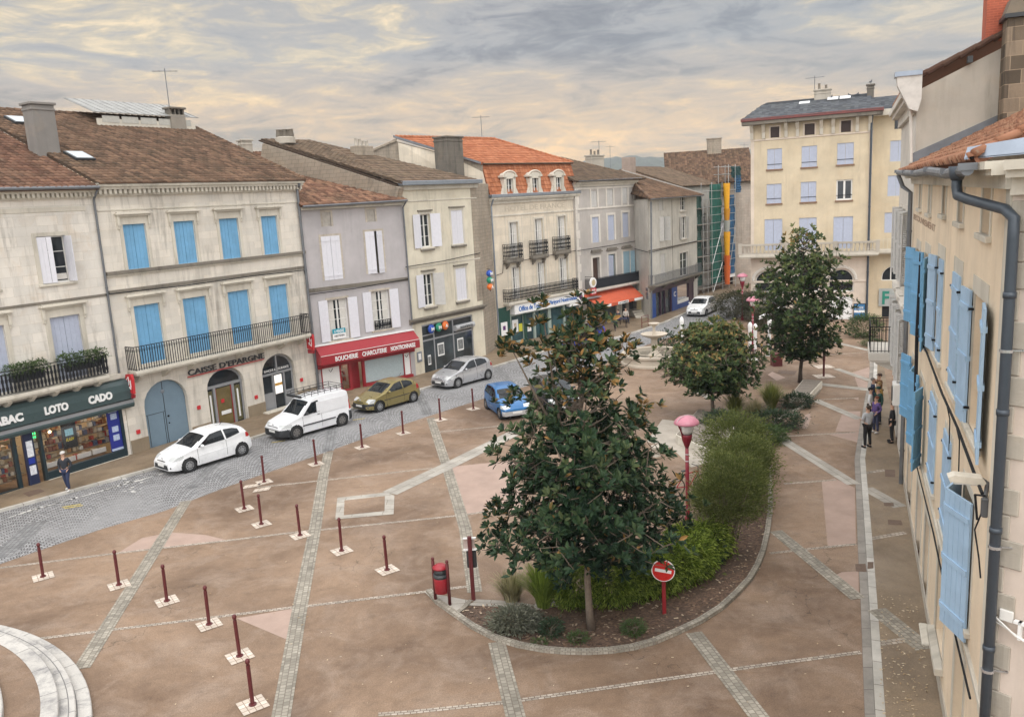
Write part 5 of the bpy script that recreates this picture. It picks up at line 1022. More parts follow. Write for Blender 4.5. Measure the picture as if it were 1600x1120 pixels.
# roof of the peach house
tt=math.tan(R(25)); ze=11.02; e_a=RI.p(14.45,ze,.42); e_b=RI.p(-3.9,ze,.42); tb_=RI.p(-3.9+4.,ze+tt*5.2,-4.8); ta=RI.p(14.45,ze+tt*5.2,-4.8)
roof([e_b,e_a,ta,tb_],r_near,b,w=.2,l=.34,h=.07)
ridge([e_b+Z*.02,tb_+Z*.02],r_near,b,r=.06)
zp=MB(); a0=RI.p(-3.75,11.02,.52); a1=CHA.p(5,11.12,.5); up=Z*.42-CHA.n*.25
zp.quad(a0,a1,a1+up*1.35,a0+up*.35); zp.quad(a0+Z*-.02,a0+up*.35+Z*-.02,a1+up*1.35+Z*-.02,a1+Z*-.02); zp.build('zinc_flashing',zinc,b)
s=thing('wall_lantern','off white street lantern on a short arm beside the big downpipe','lantern',RI.p(-4.0,5.8,0)); mb=MB(); 
c=RI.p(-3.8,6.38,.30); ax=(RI.n,-RI.u,Z); mb.prism([(-.22,-.07),(.22,-.04),(.25,.02),(.16,.06),(-.2,.04),(-.25,-.03)],c-RI.u*-.11,RI.n,Z,-RI.u,.22); mb.build('lamp_housing',plain('cream_plastic',(.62,.57,.48),.4),s); mb=MB(); mb.tube([c-RI.n*.2,c-RI.n*.28+Z*-.05,RI.p(-3.9,6.1,.06)],.03,8); mb.box(RI.p(-3.95,6.0,.06),(.1,.1,.3),(RI.u,RI.n,Z),.02); mb.build('arm',zincd,s); mb=MB(); mb.tube([RI.p(-3.95,5.9,.1),RI.p(-3.85,5.6,.16),RI.p(-3.95,5.2,.1),RI.p(-4.2,5.0,.1)],.012,6); mb.tube([RI.p(-4.3,6.3,.12),RI.p(-4.0,6.2,.2),RI.p(-3.95,5.8,.15)],.018,6); mb.build('cable',iron,s); mb=MB(); mb.box(c-Z*.07,(.34,.16,.02),(RI.n,RI.u,Z)); mb.build('lamp_glass',plain('milky_glass',(.7,.7,.68),.2),s)
# ================================================================== tall house beyond (gable towards the camera)
b=thing('tall_gabled_house','tall narrow house with bare cement gable rising over the peach roof','building',RI.p(14.5,0),GR_H)
L1=[(15.6,16.6,7.,9.6),(18.3,19.3,7.,9.6),(20.9,21.9,7.,9.6),(15.6,16.6,3.2,5.8),(18.3,19.3,3.2,5.8),(20.9,21.9,3.2,5.8),(16,17.2,-.1,2.5),(19,20.2,-.1,2.5)]
sg=.45; back=7.5
wall(RI,14.5,23.6,-.1,13.6,L1,m_white,b,extra=[[(23.6,0,-.1),(23.6,0,13.6),(23.6,-back,13.6+back*sg),(23.6,-back,-.1)]])
mb=MB(); G=[(0,0,-.1),(0,0,13.6),(0,-back,13.6+back*sg),(0,-back,-.1)]; mb.poly([RI.p(14.5,z,o) for _,o,z in G],[(-o,z) for _,o,z in G]); mb.build('gable_wall',m_gable,b)
for w in L1[:6]: window(RI,*w,frame_w,pane,b); leaf(RI,w[0]-.02,.5,w[2],w[3],150,1,gshut if w[2]>5 else gshut,b,louvre=True,off=.05,boards=2); leaf(RI,w[1]+.02,.5,w[2],w[3],150,-1,gshut,b,louvre=True,off=.05); surround(RI,*w,m_white,b,w=.14,hood=w[2]<5)
mb=MB(); RI.box(mb,16,17.2,-.1,2.5,-.2,-.15); RI.box(mb,19,20.2,-.1,2.5,-.2,-.15); mb.build('door',frame_d,b)
band(RI,14.52,23.6,6.0,6.3,.18,m_white,b); band(RI,14.52,23.6,2.7,3.0,.12,m_white,b); cornice(RI,14.52,23.6,12.9,13.6,.5,m_white,b)
mb=MB(); mb.prism([(0,12.9),(.25,13.0),(.62,13.75),(.66,14.05),(-.1,14.05),(-.1,13.3)],RI.p(14.0,0,0),RI.n,Z,RI.u,.5); mb.build('eaves_wrap',plain('white_sheet_wrap',(.55,.52,.48),.5,var=.2,scale=3),b); mb=MB(); RI.box(mb,13.95,14.6,14.05,14.2,-.1,.72); mb.build('zinc_cap',zinc,b)
roof([RI.p(14.44,13.86,.3),RI.p(24,13.86,.3),RI.p(24,13.86+(back+.3)*sg,-back),RI.p(14.44,13.86+(back+.3)*sg,-back)],r_near,b,w=.22,l=.36,thick=.05)
mb=MB(); 
for k in range(17): 
    o0=.2-k*.46; mb.tube([RI.p(14.42,13.88+(.3-o0)*sg,o0),RI.p(14.42,13.92+(.3-o0+.5)*sg,o0-.5)],[.11,.09],8)
mb.build('verge_tiles',r_red,b)
mb=MB(); RI.box(mb,14.2,14.5,14.3,14.5,-1.55,-1.4); mb.build('purlin_end',frame_d,b)
pipe(RI,[(14.38,13.2,.2),(14.38,11.3,.12)],.05,m_white,b)
mb=MB(); P0,P1=RI.p(14.46,11.35,.1),RI.p(14.46,12.9,-3.6); d_=P1-P0; L=np.linalg.norm(d_); mb.box((P0+P1)/2,(L,.08,.42),(d_/L,RI.u,np.cross(d_/L,RI.u))); mb.build('roof_flashing',zincd,b)
# stone stack standing against the gable
c=RI.p(13.9,0,-3.35); ch=chimney(c,2.0,1.0,11.4,15.45,wallmat('blackened_block_stone',(.21,.165,.12),(.012,.012,.018),1.,(.62,.42),joint=1.7,bump=.6,bv=(.12,1.35)),b,(RI.n,RI.u,Z),cap=False)
q=MB(); CH=RI.p(13.9,0,-3.35); q.prism([(-1.08,15.45),(1.08,15.45),(.9,16.0),(-.9,16.0)],(CH-RI.u*.55),RI.n,Z,RI.u,1.1); q.build('weathered_shoulder',m_rubble,ch); q=MB(); q.box((CH[0],CH[1],15.45),(2.2,1.2,.12),(RI.n,RI.u,Z)); q.build('slate_course',frame_d,ch)
q=MB(); c2=RI.p(14.9,0,-3.0); q.box((c2[0],c2[1],16.4),(2.2,.9,2.8),(RI.n,RI.u,Z)); q.build('brick_stack',brick,b)
bal=slab(RI,21.6,24.4,3.0,3.35,1.1,m_white,b,2); railing(RI,21.7,24.3,3.35,4.5,1.05,iron,bal,'bars',.13)
s=thing('air_conditioner','white air conditioner box on the white wall above the group of people','air conditioner',RI.p(16.9,3.2)); mb=MB(); RI.box(mb,14.9,15.6,2.7,3.5,.12,.42,.03); mb.build('casing',frame_w,s); mb=MB(); mb.lathe([(.28,0),(.3,.02),(.26,.03)],14,RI.p(15.25,3.1,.42),(RI.u,Z,RI.n)); mb.build('fan_grille',frame_d,s)
# ================================================================== ground
def gpoly(pts,z): return [gp(u,v,z) for u,v in pts]
def sheet(mb,P,uvs=.0): P=[np.asarray(p,float) for p in P]; mb.poly(P,[(p[0],p[1]) for p in P])
def tri(mb,P,z):
    "flat polygon of any outline"
    bm=bmesh.new(); vs=[bm.verts.new((p[0],p[1],z)) for p in P]; f=bm.faces.new(vs); f.normal_update()
    if f.normal.z<0: f.normal_flip()
    r=bmesh.ops.triangulate(bm,faces=[f]); bm.verts.index_update(); mb.add([v.co[:] for v in bm.verts],[[v.index for v in q.verts] for q in bm.faces],[(v.co.x,v.co.y) for v in bm.verts]); bm.free()
def pavemat():
    t=NT('brown_resin_paving'); p=t.world()
    c=t.mix(t.ramp(t.noise(p,.13,6,.68,.6),.38,.62,0,1),(.138,.090,.060),(.272,.187,.127))
    c=t.mix(t.ramp(t.noise(p,.75,6,.72,.6),.46,.70,0,.5),c,(.335,.26,.205))
    c=t.mix(t.ramp(t.noise(t.mapping(p,(1,1.6,1)),1.6,7,.75),.53,.76,0,.48),c,(.085,.060,.045))
    c=t.mix(1.,c,t.ramp(t.noise(p,30,2,.85),.3,.7,.74,1.26),'MULTIPLY'); c=t.mix(1.,c,t.ramp(t.noise(p,3.2,5,.75),.3,.7,.90,1.10),'MULTIPLY')
    v=t.n('TexVoronoi',{'Scale':.23},feature='DISTANCE_TO_EDGE'); w=t.n('TexNoise',{'Scale':1.3,'Detail':5.}); t.set(w,'Vector',p); mv=t.n('VectorMath',operation='ADD'); t.set(mv,0,p); sc_=t.n('VectorMath',operation='SCALE'); t.set(sc_,0,w.outputs[1]); sc_.inputs['Scale'].default_value=1.5; t.set(mv,1,sc_.outputs[0]); t.set(v,'Vector',mv.outputs[0])
    cr=t.math('MULTIPLY',t.ramp(v.outputs[0],.0,.004,1,0),t.ramp(t.noise(p,.16,2),.50,.60,0,.75)); c=t.mix(cr,c,(.05,.04,.03))
    v2=t.n('TexVoronoi',{'Scale':1.1,'Randomness':1.}); t.set(v2,'Vector',p); c=t.mix(t.math('MULTIPLY',t.ramp(v2.outputs['Distance'],.0,.045,1,0),t.ramp(t.noise(p,.3,2),.55,.6,0,.6)),c,(.55,.50,.42))
    t.bump(t.noise(p,60,3),.25,.01); t.out(Base_Color=c,Roughness=t.ramp(t.noise(p,.5,4),.35,.7,.62,.9)); t.b.inputs['Specular IOR Level'].default_value=.3; return t.m
m_pave=pavemat()
def roadmat():
    t=NT('fan_laid_cobbles'); p=t.world(); p=t.mapping(p,rot=(0,0,R(-33))); sx=t.n('SeparateXYZ'); t.set(sx,0,p)
    fx=t.math('SUBTRACT',t.math('FRACT',t.math('DIVIDE',sx.outputs[0],1.7)),.5); arc=t.math('MULTIPLY',t.math('MULTIPLY',fx,fx),3.4)
    cx=t.n('CombineXYZ'); t.set(cx,0,sx.outputs[0]); t.set(cx,1,t.math('ADD',sx.outputs[1],arc))
    b=t.n('TexBrick',{'Scale':1.,'Brick Width':.17,'Row Height':.17,'Mortar Size':.022,'Mortar Smooth':.35,'Color1':(.20,.20,.207,1),'Color2':(.34,.34,.345,1),'Mortar':(.070,.066,.064,1)}); t.set(b,'Vector',cx.outputs[0])
    pw=t.world(); c=t.mix(t.ramp(t.noise(pw,.28,6,.7),.44,.64,.0,.75),b.outputs[0],(.27,.268,.27))
    c=t.mix(t.ramp(t.noise(pw,.55,6,.7,.7),.50,.74,0,.55),c,(.21,.207,.208)); c=t.mix(t.ramp(t.noise(pw,1.8,6,.7),.58,.8,0,.5),c,(.44,.43,.42)); c=t.mix(1.,c,t.ramp(t.noise(pw,40,2,.8),.3,.7,.8,1.2),'MULTIPLY')
    t.bump(b.outputs[1],-.5,.02); t.out(Base_Color=c,Roughness=.75); return t.m
m_road=roadmat()
def settmat(name,c1,c2,mort,bw=.16,rh=.15,rows=0):
    t=NT(name); uv=t.coord('UV'); b=t.n('TexBrick',offset=0. if bw==rh else .5,_in={'Scale':1.,'Brick Width':bw,'Row Height':rh,'Mortar Size':.012,'Mortar Smooth':.3,'Color1':(*c1,1),'Color2':(*c2,1),'Mortar':(*mort,1)}); t.set(b,'Vector',uv); p=t.world()
    c=t.mix(1.,b.outputs[0],t.ramp(t.noise(p,1.2,5,.7),.3,.7,.72,1.2),'MULTIPLY'); t.bump(b.outputs[1],-.5,.02); t.out(Base_Color=c,Roughness=.8); MATS[name]=t.m; return t.m
m_sett=settmat('granite_setts',(.21,.19,.155),(.36,.33,.275),(.17,.145,.115),.13,.14); m_settd=settmat('dark_setts',(.16,.16,.163),(.26,.26,.262),(.10,.10,.10)); m_joint=settmat('single_row_setts',(.28,.245,.20),(.48,.42,.355),(.15,.11,.085),.14,.3); m_padm=settmat('pale_square_setts',(.48,.41,.34),(.74,.66,.57),(.24,.165,.12),.185,.185)
m_slab=settmat('smooth_stone_slabs',(.33,.305,.265),(.41,.38,.335),(.20,.175,.14),1.1,.5)
m_kerb=settmat('kerb_stones',(.40,.38,.34),(.52,.50,.46),(.16,.14,.12),.95,1.)
m_gut=settmat('gutter_slabs',(.235,.215,.19),(.295,.27,.24),(.12,.10,.09),.9,1.)
m_pink=plain('pale_pink_resin',(.36,.262,.215),.85,var=.16,scale=1.1)
def pavementmat():
    t=NT('ochre_grey_pavement'); p=t.world(); c=t.mix(t.ramp(t.noise(p,.5,6,.7,.3),.35,.68,0,1),(.155,.112,.072),(.26,.195,.128)); c=t.mix(t.ramp(t.noise(p,3.,6,.75),.55,.8,0,.5),c,(.11,.085,.065)); c=t.mix(1.,c,t.ramp(t.noise(p,45,2,.8),.3,.7,.75,1.25),'MULTIPLY'); t.out(Base_Color=c,Roughness=t.ramp(t.noise(p,.4,3),.4,.65,.4,.85)); return t.m
m_sidew=pavementmat()
mb=MB(); mb.quad(V(-3000,-300,-.03),V(3000,-300,-.03),V(3000,4000,-.03),V(-3000,4000,-.03)); struct('ground',mb,plain('distant_ground',(.09,.10,.05),.95,var=.3,scale=.02))
mb=MB(); mb.quad(V(-45,-8,0),V(48,-8,0),V(48,125,0),V(-45,125,0)); struct('square_paving',mb,m_pave)
z1=lambda pts:crop(0,760,3.112,pts); z2=lambda pts:crop(350,640,3.5,pts); z3=lambda pts:crop(640,820,2.857,pts); z5=lambda pts:crop(1000,560,3.295,pts); z6=lambda pts:crop(1150,700,2.667,pts); z8=lambda pts:crop(1130,460,4.307,pts)
kerbL=[(-330,890),(0,797),(240,731),(416,677),(549,638),(654,609),(681,601),(767,574),(872,542),(968,526),(1004,515),(1042,502),(1085,483),(1150,462)]
edgeR=[(-330,985),(0,881),(160,826),(257,798),(353,761),(516,704),(607,671),(667,651),(720,634),(770,618),(850,596),(930,572),(985,548),(1030,532),(1090,513),(1150,497),(1200,480)]
mb=MB(); tri(mb,gpoly(kerbL,0)+gpoly(edgeR,0)[::-1],.004); struct('cobbled_road',mb,m_road)
def ribbon(mb,pts,w,z,zs=0.,ends=None):
    P=[gp(u,v,zs) for u,v in pts]; acc=0; prev=None; n=len(P)
    L=[];Rr=[];S=[]
    for i,p in enumerate(P):
        d=P[min(i+1,n-1)]-P[max(i-1,0)]; d/=np.linalg.norm(d); e=V(-d[1],d[0],0); 
        if i: acc+=np.linalg.norm(P[i]-P[i-1])
        ww=w[i] if hasattr(w,'__len__') else w
        L.append(p+e*ww/2); Rr.append(p-e*ww/2); S.append(acc)
    for i in range(n-1):
        ww=w[i] if hasattr(w,'__len__') else w
        mb.quad(*[V(q[0],q[1],z) for q in (Rr[i],Rr[i+1],L[i+1],L[i])],[(S[i],-ww/2),(S[i+1],-ww/2),(S[i+1],ww/2),(S[i],ww/2)])
    return L,Rr
mb=MB()
for pts in (z1([(905,70),(395,885)]),z2([(572,232),(545,350),(500,640),(410,1110)])+[(432,1160)],z2([(1130,45),(1215,300),(1320,650)])+[(742,925)],[(776,1003),(806,1120),(812,1150)],z3([(1268,480),(1560,857)])+[(1230,1180)],z6([(165,345),(510,628)])): ribbon(mb,pts,.42,.010)
ribbon(mb,z6([(585,672),(790,838)]),.5,.064,.05)
struct('sett_bands',mb,m_sett)
mb=MB(); ribbon(mb,[(300,763),(325,735),(360,702)],.5,.009); ribbon(mb,[(513,705),(519,671),(523,655)],.5,.009); ribbon(mb,[(669,648),(655,617),(649,605)],.55,.009); ribbon(mb,[(775,575),(800,600)],.5,.009); ribbon(mb,[(0,872),(60,815)],.8,.008); struct('dark_road_bands',mb,m_settd)
mb=MB()
for pts in (z1([(0,395),(560,325),(1110,262),(1555,208)])+z2([(500,660),(1270,580),(1380,565)])+[(800,793)],z1([(180,740),(960,645),(1440,585)])+z2([(440,1075),(1095,995),(1340,965)]),z2([(180,425),(510,390),(1140,320)]),z3([(-140,845),(0,835),(435,790),(1370,655),(1600,622)])+z6([(520,850)]),z6([(140,438),(380,412),(500,400)]),z5([(740,645),(1010,625)]),z5([(710,403),(1110,380)]),z5([(910,213),(1120,203)]),z2([(1140,125),(1500,90)]),z8([(690,408),(985,388)])): ribbon(mb,pts,.13,.007)
for pts in (z5([(1160,590),(1260,575)]),z6([(560,378),(705,353)]),z6([(598,815),(768,790)])): ribbon(mb,pts,.2,.062,.05)
struct('joint_lines',mb,m_joint)
mb=MB()
ribbon(mb,z2([(905,458),(1240,300),(1600,122)]),.75,.012); tri(mb,gpoly(z2([(620,482),(890,452),(932,470),(928,572),(608,600)]),0),.0118)
ribbon(mb,z5([(640,360),(1100,648)]),.5,.010); ribbon(mb,z5([(1165,668),(1340,765)]),.5,.062,.05); ribbon(mb,z5([(905,215),(1130,312)]),.45,.010); ribbon(mb,z5([(920,132),(1190,162)]),.6,.0105); ribbon(mb,z8([(740,320),(985,378)]),.4,.010); ribbon(mb,z8([(760,500),(990,580)]),.4,.010); ribbon(mb,z5([(300,170),(365,205)]),.5,.01)
struct('slab_paths',mb,m_slab)
mb=MB(); tri(mb,gpoly(z2([(660,497),(880,473),(878,555),(655,578)]),0),.0165); struct('brown_inset',mb,m_pave)
mb=MB()
for q in (z1([(570,325),(690,250),(830,222),(1000,235),(1110,262)]),z1([(1150,640),(1400,745),(1430,700),(1440,590)]),z2([(1240,312),(1600,275),(1640,545),(1305,575)]),z6([(357,140),(410,125),(495,165),(500,402),(382,408)]),z6([(410,530),(440,517),(510,512),(512,610)]),z5([(1020,335),(1040,290),(1060,272),(1135,272),(1130,374),(1005,378)]),z5([(960,388),(1130,376),(1130,435)]),z5([(1085,75),(1180,45),(1190,100),(1140,96)]),z5([(1105,95),(1190,130),(1180,158),(1125,155)]),z5([(1090,203),(1125,200),(1125,215)]),z5([(835,360),(850,290),(875,282),(880,310),(860,362)]),z8([(300,540),(330,520),(420,560),(360,580)])): tri(mb,gpoly(q,0),.0045)
struct('pink_patches',mb,m_pink)
mb=MB(); tri(mb,gpoly([(1010,690),(1035,655),(1075,660),(1110,690),(1120,720),(1080,730),(1050,700)],0),.0052); tri(mb,gpoly([(978,590),(1010,640),(1030,700),(1000,700),(960,640)],0),.0048) if False else None; struct('pale_concrete_apron',mb,plain('pale_concrete',(.38,.34,.29),.85,var=.2,scale=1.5))
# left pavement with kerb
fr=[K.p(-16,0),K.p(0,0),K.p(11.95,0),BO.p(0,0),BO.p(6.9,0),BA.p(0,0),BA.p(7.45,0),OF.p(0,0),OF.p(10.2,0),RE.p(8.5,0),CC.p(0,0),CC.p(11,0),DD.p(0,0),DD.p(9,0)]
kl=[gp(u,v,.10) for u,v in kerbL]
def wallof(mb,L,z0,z1): 
    for a,b_ in zip(L[:-1],L[1:]): mb.quad(V(a[0],a[1],z0),V(b_[0],b_[1],z0),V(b_[0],b_[1],z1),V(a[0],a[1],z1))
mb=MB(); tri(mb,fr+kl[::-1],.095); struct('left_pavement',mb,m_sidew)
def kerbline(mb,L,w,z0,z1,side=1):
    acc=0; n=len(L); I=[]
    for i in range(n):
        d=L[min(i+1,n-1)]-L[max(i-1,0)]; d=V(d[0],d[1],0); d/=np.linalg.norm(d); I.append(L[i]+V(-d[1],d[0],0)*w*side)
    for i in range(n-1):
        s0=acc; acc+=np.linalg.norm(L[i+1]-L[i]); a,b_,c,d=L[i],L[i+1],I[i+1],I[i]; f=lambda q,z:V(q[0],q[1],z); uv=[(s0,0),(acc,0),(acc,.2),(s0,.2)]
        mb.quad(f(a,z1),f(b_,z1),f(c,z1),f(d,z1),uv); mb.quad(f(a,z0),f(b_,z0),f(b_,z1),f(a,z1),uv); mb.quad(f(d,z1),f(c,z1),f(c,z0),f(d,z0),uv)
def dense(L,n=5):
    o=[]
    for a,b_ in zip(L[:-1],L[1:]): o+=[a+(b_-a)*k/n for k in range(n)]
    return o+[L[-1]]
mb=MB(); kerbline(mb,dense(kl,4),.2,0,.103,1); struct('left_kerb',mb,m_kerb)
mb=MB(); rng=random.Random(4)
a,b_=gp(20,806),gp(262,738)
for k in range(46):
    t=k/46+rng.uniform(-.004,.004); c=a+(b_-a)*t; d=(b_-a)/np.linalg.norm(b_-a); e=V(-d[1],d[0],0)
    if rng.random()<.8: w_=rng.uniform(.06,.20); h=rng.uniform(.03,.07); c=c+e*rng.uniform(-.05,.05); mb.quad(*[V(*(c+d*i*w_+e*j*h)[:2],.0125) for i,j in ((-1,-1),(1,-1),(1,1),(-1,1))])
for k in range(16): c=gp(rng.uniform(190,225),rng.uniform(735,772)); w_=rng.uniform(.04,.12); mb.quad(*[V(c[0]+i*w_,c[1]+j*w_*.6,.0122) for i,j in ((-1,-1),(1,-.8),(.8,1),(-1,1))])
struct('worn_white_line',mb,plain('worn_paint',(.60,.59,.56),.8,var=.2))
mb=MB()
for u,v in ((112,790),(115,792),(435,690),(561,655)): c=gp(u,v); mb.quad(*[V(c[0]+i*.3,c[1]+j*.05+i*.12,.0118) for i,j in ((-1,-1),(1,-1),(1,1),(-1,1))])
struct('yellow_marks',mb,plain('worn_yellow',(.50,.40,.10),.8,var=.3))
# right: gutter strip, kerb, pavement
gl=[(1353,1180),(1351,1120),(1345,950),(1340,850),(1337,760),(1335,718),(1343,668),(1352,620),(1358,590),(1359,574),(1358,556),(1357,542)]; gr=[(1371,1180),(1367,1120),(1358,950),(1352,850),(1346,760),(1343,718),(1351,668),(1359,620),(1364,590),(1365,574),(1364,556),(1362,542)]
mb=MB(); LL,RR=gpoly(gl,0),gpoly(gr,0); acc=0
for i in range(len(LL)-1): s0=acc; acc+=np.linalg.norm(LL[i+1]-LL[i]); mb.quad(*[V(q[0],q[1],.0085) for q in (LL[i],RR[i],RR[i+1],LL[i+1])],[(s0,0),(s0,.4),(acc,.4),(acc,0)])
struct('gutter_strip',mb,m_gut)
mb=MB(); kerbline(mb,dense(RR,3),.2,0,.063,-1); struct('right_kerb',mb,m_kerb)
mb=MB(); tri(mb,[p+V(0,0,0) for p in RR]+[RI.p(42,0),PC,CHA.p(6,0),CHA.p(6,0,3),PC+RI.n*1.6-RI.u*1.5],.058); struct('right_pavement',mb,m_sidew)
mb=MB()
for pts,z in ((z6([(497,482),(540,480),(545,515),(500,512)]),.0125),(z6([(548,473),(573,473),(573,500),(548,502)]),.0675),(z6([(620,88),(662,90),(664,120),(622,118)]),.0625),(z6([(615,226),(655,226),(660,242),(618,240)]),.0625),(z6([(632,297),(688,300),(695,320),(635,318)]),.0625)): tri(mb,gpoly(pts,z),z)
tri(mb,gpoly(z8([(378,510),(496,516),(480,540),(362,530)]),0),.0125); tri(mb,gpoly([(35,770),(62,763),(70,767),(45,776)],.1),.1); struct('manhole_covers',mb,plain('rusty_cover',(.13,.085,.06),.7,var=.2))
mb=MB(); rng=random.Random(8)
for k in range(380):
    if k<230: p=gp(rng.uniform(1375,1450),rng.uniform(930,1120),.05); z=.064
    else: p=gp(rng.uniform(150,1330),rng.uniform(680,1115)); z=.02
    if k<230 and (p-RI.A)@RI.n<.15: continue
    s_=rng.uniform(.012,.032); a=rng.uniform(0,6.3); mb.quad(*[V(p[0]+s_*(i*math.cos(a)-j*.5*math.sin(a)),p[1]+s_*(i*math.sin(a)+j*.5*math.cos(a)),z+.006*abs(i)) for i,j in ((-1,-1),(1,-1),(1,1),(-1,1))],tone=rng.random())
o=mb.build('fallen_leaves',leafmat('dry_leaf',[(0,(.30,.2,.1)),(1,(.62,.52,.38))],.8,0)); tag(o,kind='stuff',label='pale dry leaves scattered over the paving',cat='leaves')
# hill
mb=MB(); nx,ny=90,14
for j in range(ny):
    for i in range(nx):
        x=-200+i*12; y=900+j*60; t=j/(ny-1); h=1.45*(44+10*math.sin(i*.09+.6)+6*math.sin(i*.23)+.45*max(0,i-28))*math.sin(min(1,t*1.3)*math.pi/2)+(5.*random.random() if j else 0)
        mb.v.append((x,y,h if j else -2))
for j in range(ny-1):
    for i in range(nx-1): mb.f.append([j*nx+i,j*nx+i+1,(j+1)*nx+i+1,(j+1)*nx+i]); mb.uv.append(None); mb.tone.append(.5)
struct('hills',mb,plain('wooded_hill',(.050,.060,.042),1.,var=.75,scale=.05))
# ================================================================== vehicles
def lerp(tab,x):
    xs=[t[0] for t in tab]; ys=[t[1] for t in tab]; return float(np.interp(x,xs,ys))
def smoothtab(tab,x,k=.07):
    return sum(lerp(tab,x+d*k)*w for d,w in ((-1.5,.1),(-1,.2),(0,.4),(1,.2),(1.5,.1)))
def inpoly(x,y,P):
    c=False; n=len(P)
    for i in range(n):
        (x0,y0),(x1,y1)=P[i],P[(i+1)%n]
        if (y0>y)!=(y1>y) and x<(x1-x0)*(y-y0)/(y1-y0)+x0: c=not c
    return c
def carpaint(name,col,metal=0.,rough=.28):
    if name in MATS: return MATS[name]
    t=NT(name); p=t.world(); c=t.mix(1.,col,t.ramp(t.noise(p,1.5,5,.7),.3,.7,.92,1.06),'MULTIPLY'); t.out(Base_Color=c,Roughness=t.ramp(t.noise(p,3,3),.3,.7,rough-.06,rough+.1),Metallic=metal); t.b.inputs['Coat Weight'].default_value=.5; t.b.inputs['Coat Roughness'].default_value=.1; MATS[name]=t.m; return t.m
tyre=plain('tyre_rubber',(.018,.018,.019),.8); alloy=plain('hubcap_silver',(.42,.43,.44),.35,.7); steel=plain('steel_wheel',(.20,.19,.18),.5,.5); blackp=plain('black_bumper_plastic',(.025,.027,.030),.6); headl=plain('headlight_glass',(.60,.62,.62),.12,.1); taill=plain('tail_light_red',(.42,.02,.02),.2); carglass=glass('car_glass',(.012,.016,.020),.03); platew=plain('number_plate_white',(.72,.72,.70),.5); chromep=plain('badge_chrome',(.55,.56,.57),.25,.8)
def car(spec,label,cat,p_front,p_rear,side,group='cars parked round the square'):
    """p_front / p_rear: ground points under the two wheels seen; side=+1 when the body lies to the left of the line front->rear"""
    L,W=spec['L'],spec['W']; top,belt,half=spec['top'],spec['belt'],spec['half']; xf,xr,wr=spec['wf'],spec['wr'],spec['wheel']; low=spec.get('low',.19)
    N=int(L/.026); NB,NS,NC,NT_=2,18,15,9
    def ring(x):
        h=W/2*smoothtab(half,x,.05); zt=smoothtab(top,x,.05); zb=min(smoothtab(belt,x,.05),zt-.03); gap=max(0,zt-zb-.05); ins=.05+spec.get('tumble',.20)*min(1,gap/.52); lo=low+max(0,.35-x)*.12+max(0,x-L+.35)*.25; P=[]
        for k in range(NB): P.append((h*.92*k/NB,lo))
        for k in range(NS):
            t=k/NS; z=lo+(zb-lo)*t; bul=.935+.065*math.sin(math.pi*min(1,t*1.15+.08)*.8+.2); P.append((h*min(1,bul),z))
        hb=h*.965; ht=h*(1-ins)
        for k in range(NC):
            t=k/NC; P.append((hb+(ht-hb)*(t**1.25),zb+(zt-.05-zb)*t))
        for k in range(NT_+1):
            t=k/NT_; a=t*math.pi/2; P.append((ht*(1-t)**.75 if t<1 else 0,zt-.05+.05*math.sin(a)**.6))
        return P
    X=[L*i/N for i in range(N+1)]; Rg=[ring(x) for x in X]; M_=len(Rg[0]); parts={}
    def put(part,quad): parts.setdefault(part,MB()).quad(*quad)
    mat={}; body=spec['paint']
    for i in range(N):
        xm=(X[i]+X[i+1])/2
        for j in range(M_-1):
            for s in (1,-1):
                Q=[(X[i]-L/2,s*Rg[i][j][0],Rg[i][j][1]),(X[i+1]-L/2,s*Rg[i+1][j][0],Rg[i+1][j][1]),(X[i+1]-L/2,s*Rg[i+1][j+1][0],Rg[i+1][j+1][1]),(X[i]-L/2,s*Rg[i][j+1][0],Rg[i][j+1][1])]
                if s>0: Q=Q[::-1]
                zm=sum(q[2] for q in Q)/4; ym=abs(sum(q[1] for q in Q)/4); side_=NB<=j<NB+NS+NC
                if j<NB+NS and any((xm-xx)**2+(zm-wr)**2<(wr+.065)**2 for xx in (xf,xr)): continue
                part='body'
                if side_ and j>=NB+NS:
                    for nm,P in spec['windows']:
                        if inpoly(xm,zm,P): part=nm+'|%.2f%d'%(P[0][0],s); break
                if j>=NB+NS+NC:
                    if spec['wind'][0]<xm<spec['wind'][1] and ym<W/2*.74: part='windscreen'
                    elif spec['rearw'][0]<xm<spec['rearw'][1] and ym<W/2*.7: part='rear_window'
                if part=='body':
                    for nm,(x0,x1,z0,z1,y0,y1) in spec['zones']:
                        if x0<=xm<=x1 and z0<=zm<=z1 and y0<=ym<=y1: part=nm+('|%d'%s if 'light' in nm else ''); break
                if part=='body' and side_:
                    for nm,P in spec.get('doors',[]):
                        if inpoly(xm,zm,P): part=nm+('_l' if s>0 else '_r'); break
                put(part,Q)
    for end,i in ((0,0),(1,N)):
        for j in range(M_-1):
            (ya,za),(yb,zb2)=Rg[i][j],Rg[i][j+1]; zm=(za+zb2)/2; Q=[(X[i]-L/2,ya,za),(X[i]-L/2,yb,zb2),(X[i]-L/2,-yb,zb2),(X[i]-L/2,-ya,za)]
            part='body'
            for nm,(x0,x1,z0,z1,y0,y1) in spec['zones']:
                if nm in ('bumper','silver_bumper') and x0<=X[i]<=x1 and z0<=zm<=z1: part=nm; break
            put(part,Q if end else Q[::-1])
    t=thing(spec['name'],label,cat,(0,0,0),group)
    mats={'body':body,'windscreen':carglass,'rear_window':carglass,'side_window':carglass,'quarter_window':carglass,'headlight':headl,'tail_light':taill,'bumper':blackp,'grille':blackp,'black_trim':blackp,'silver_bumper':plain('silver_bumper_paint',(.50,.51,.52),.4,.3)}
    bo=None; doors={}
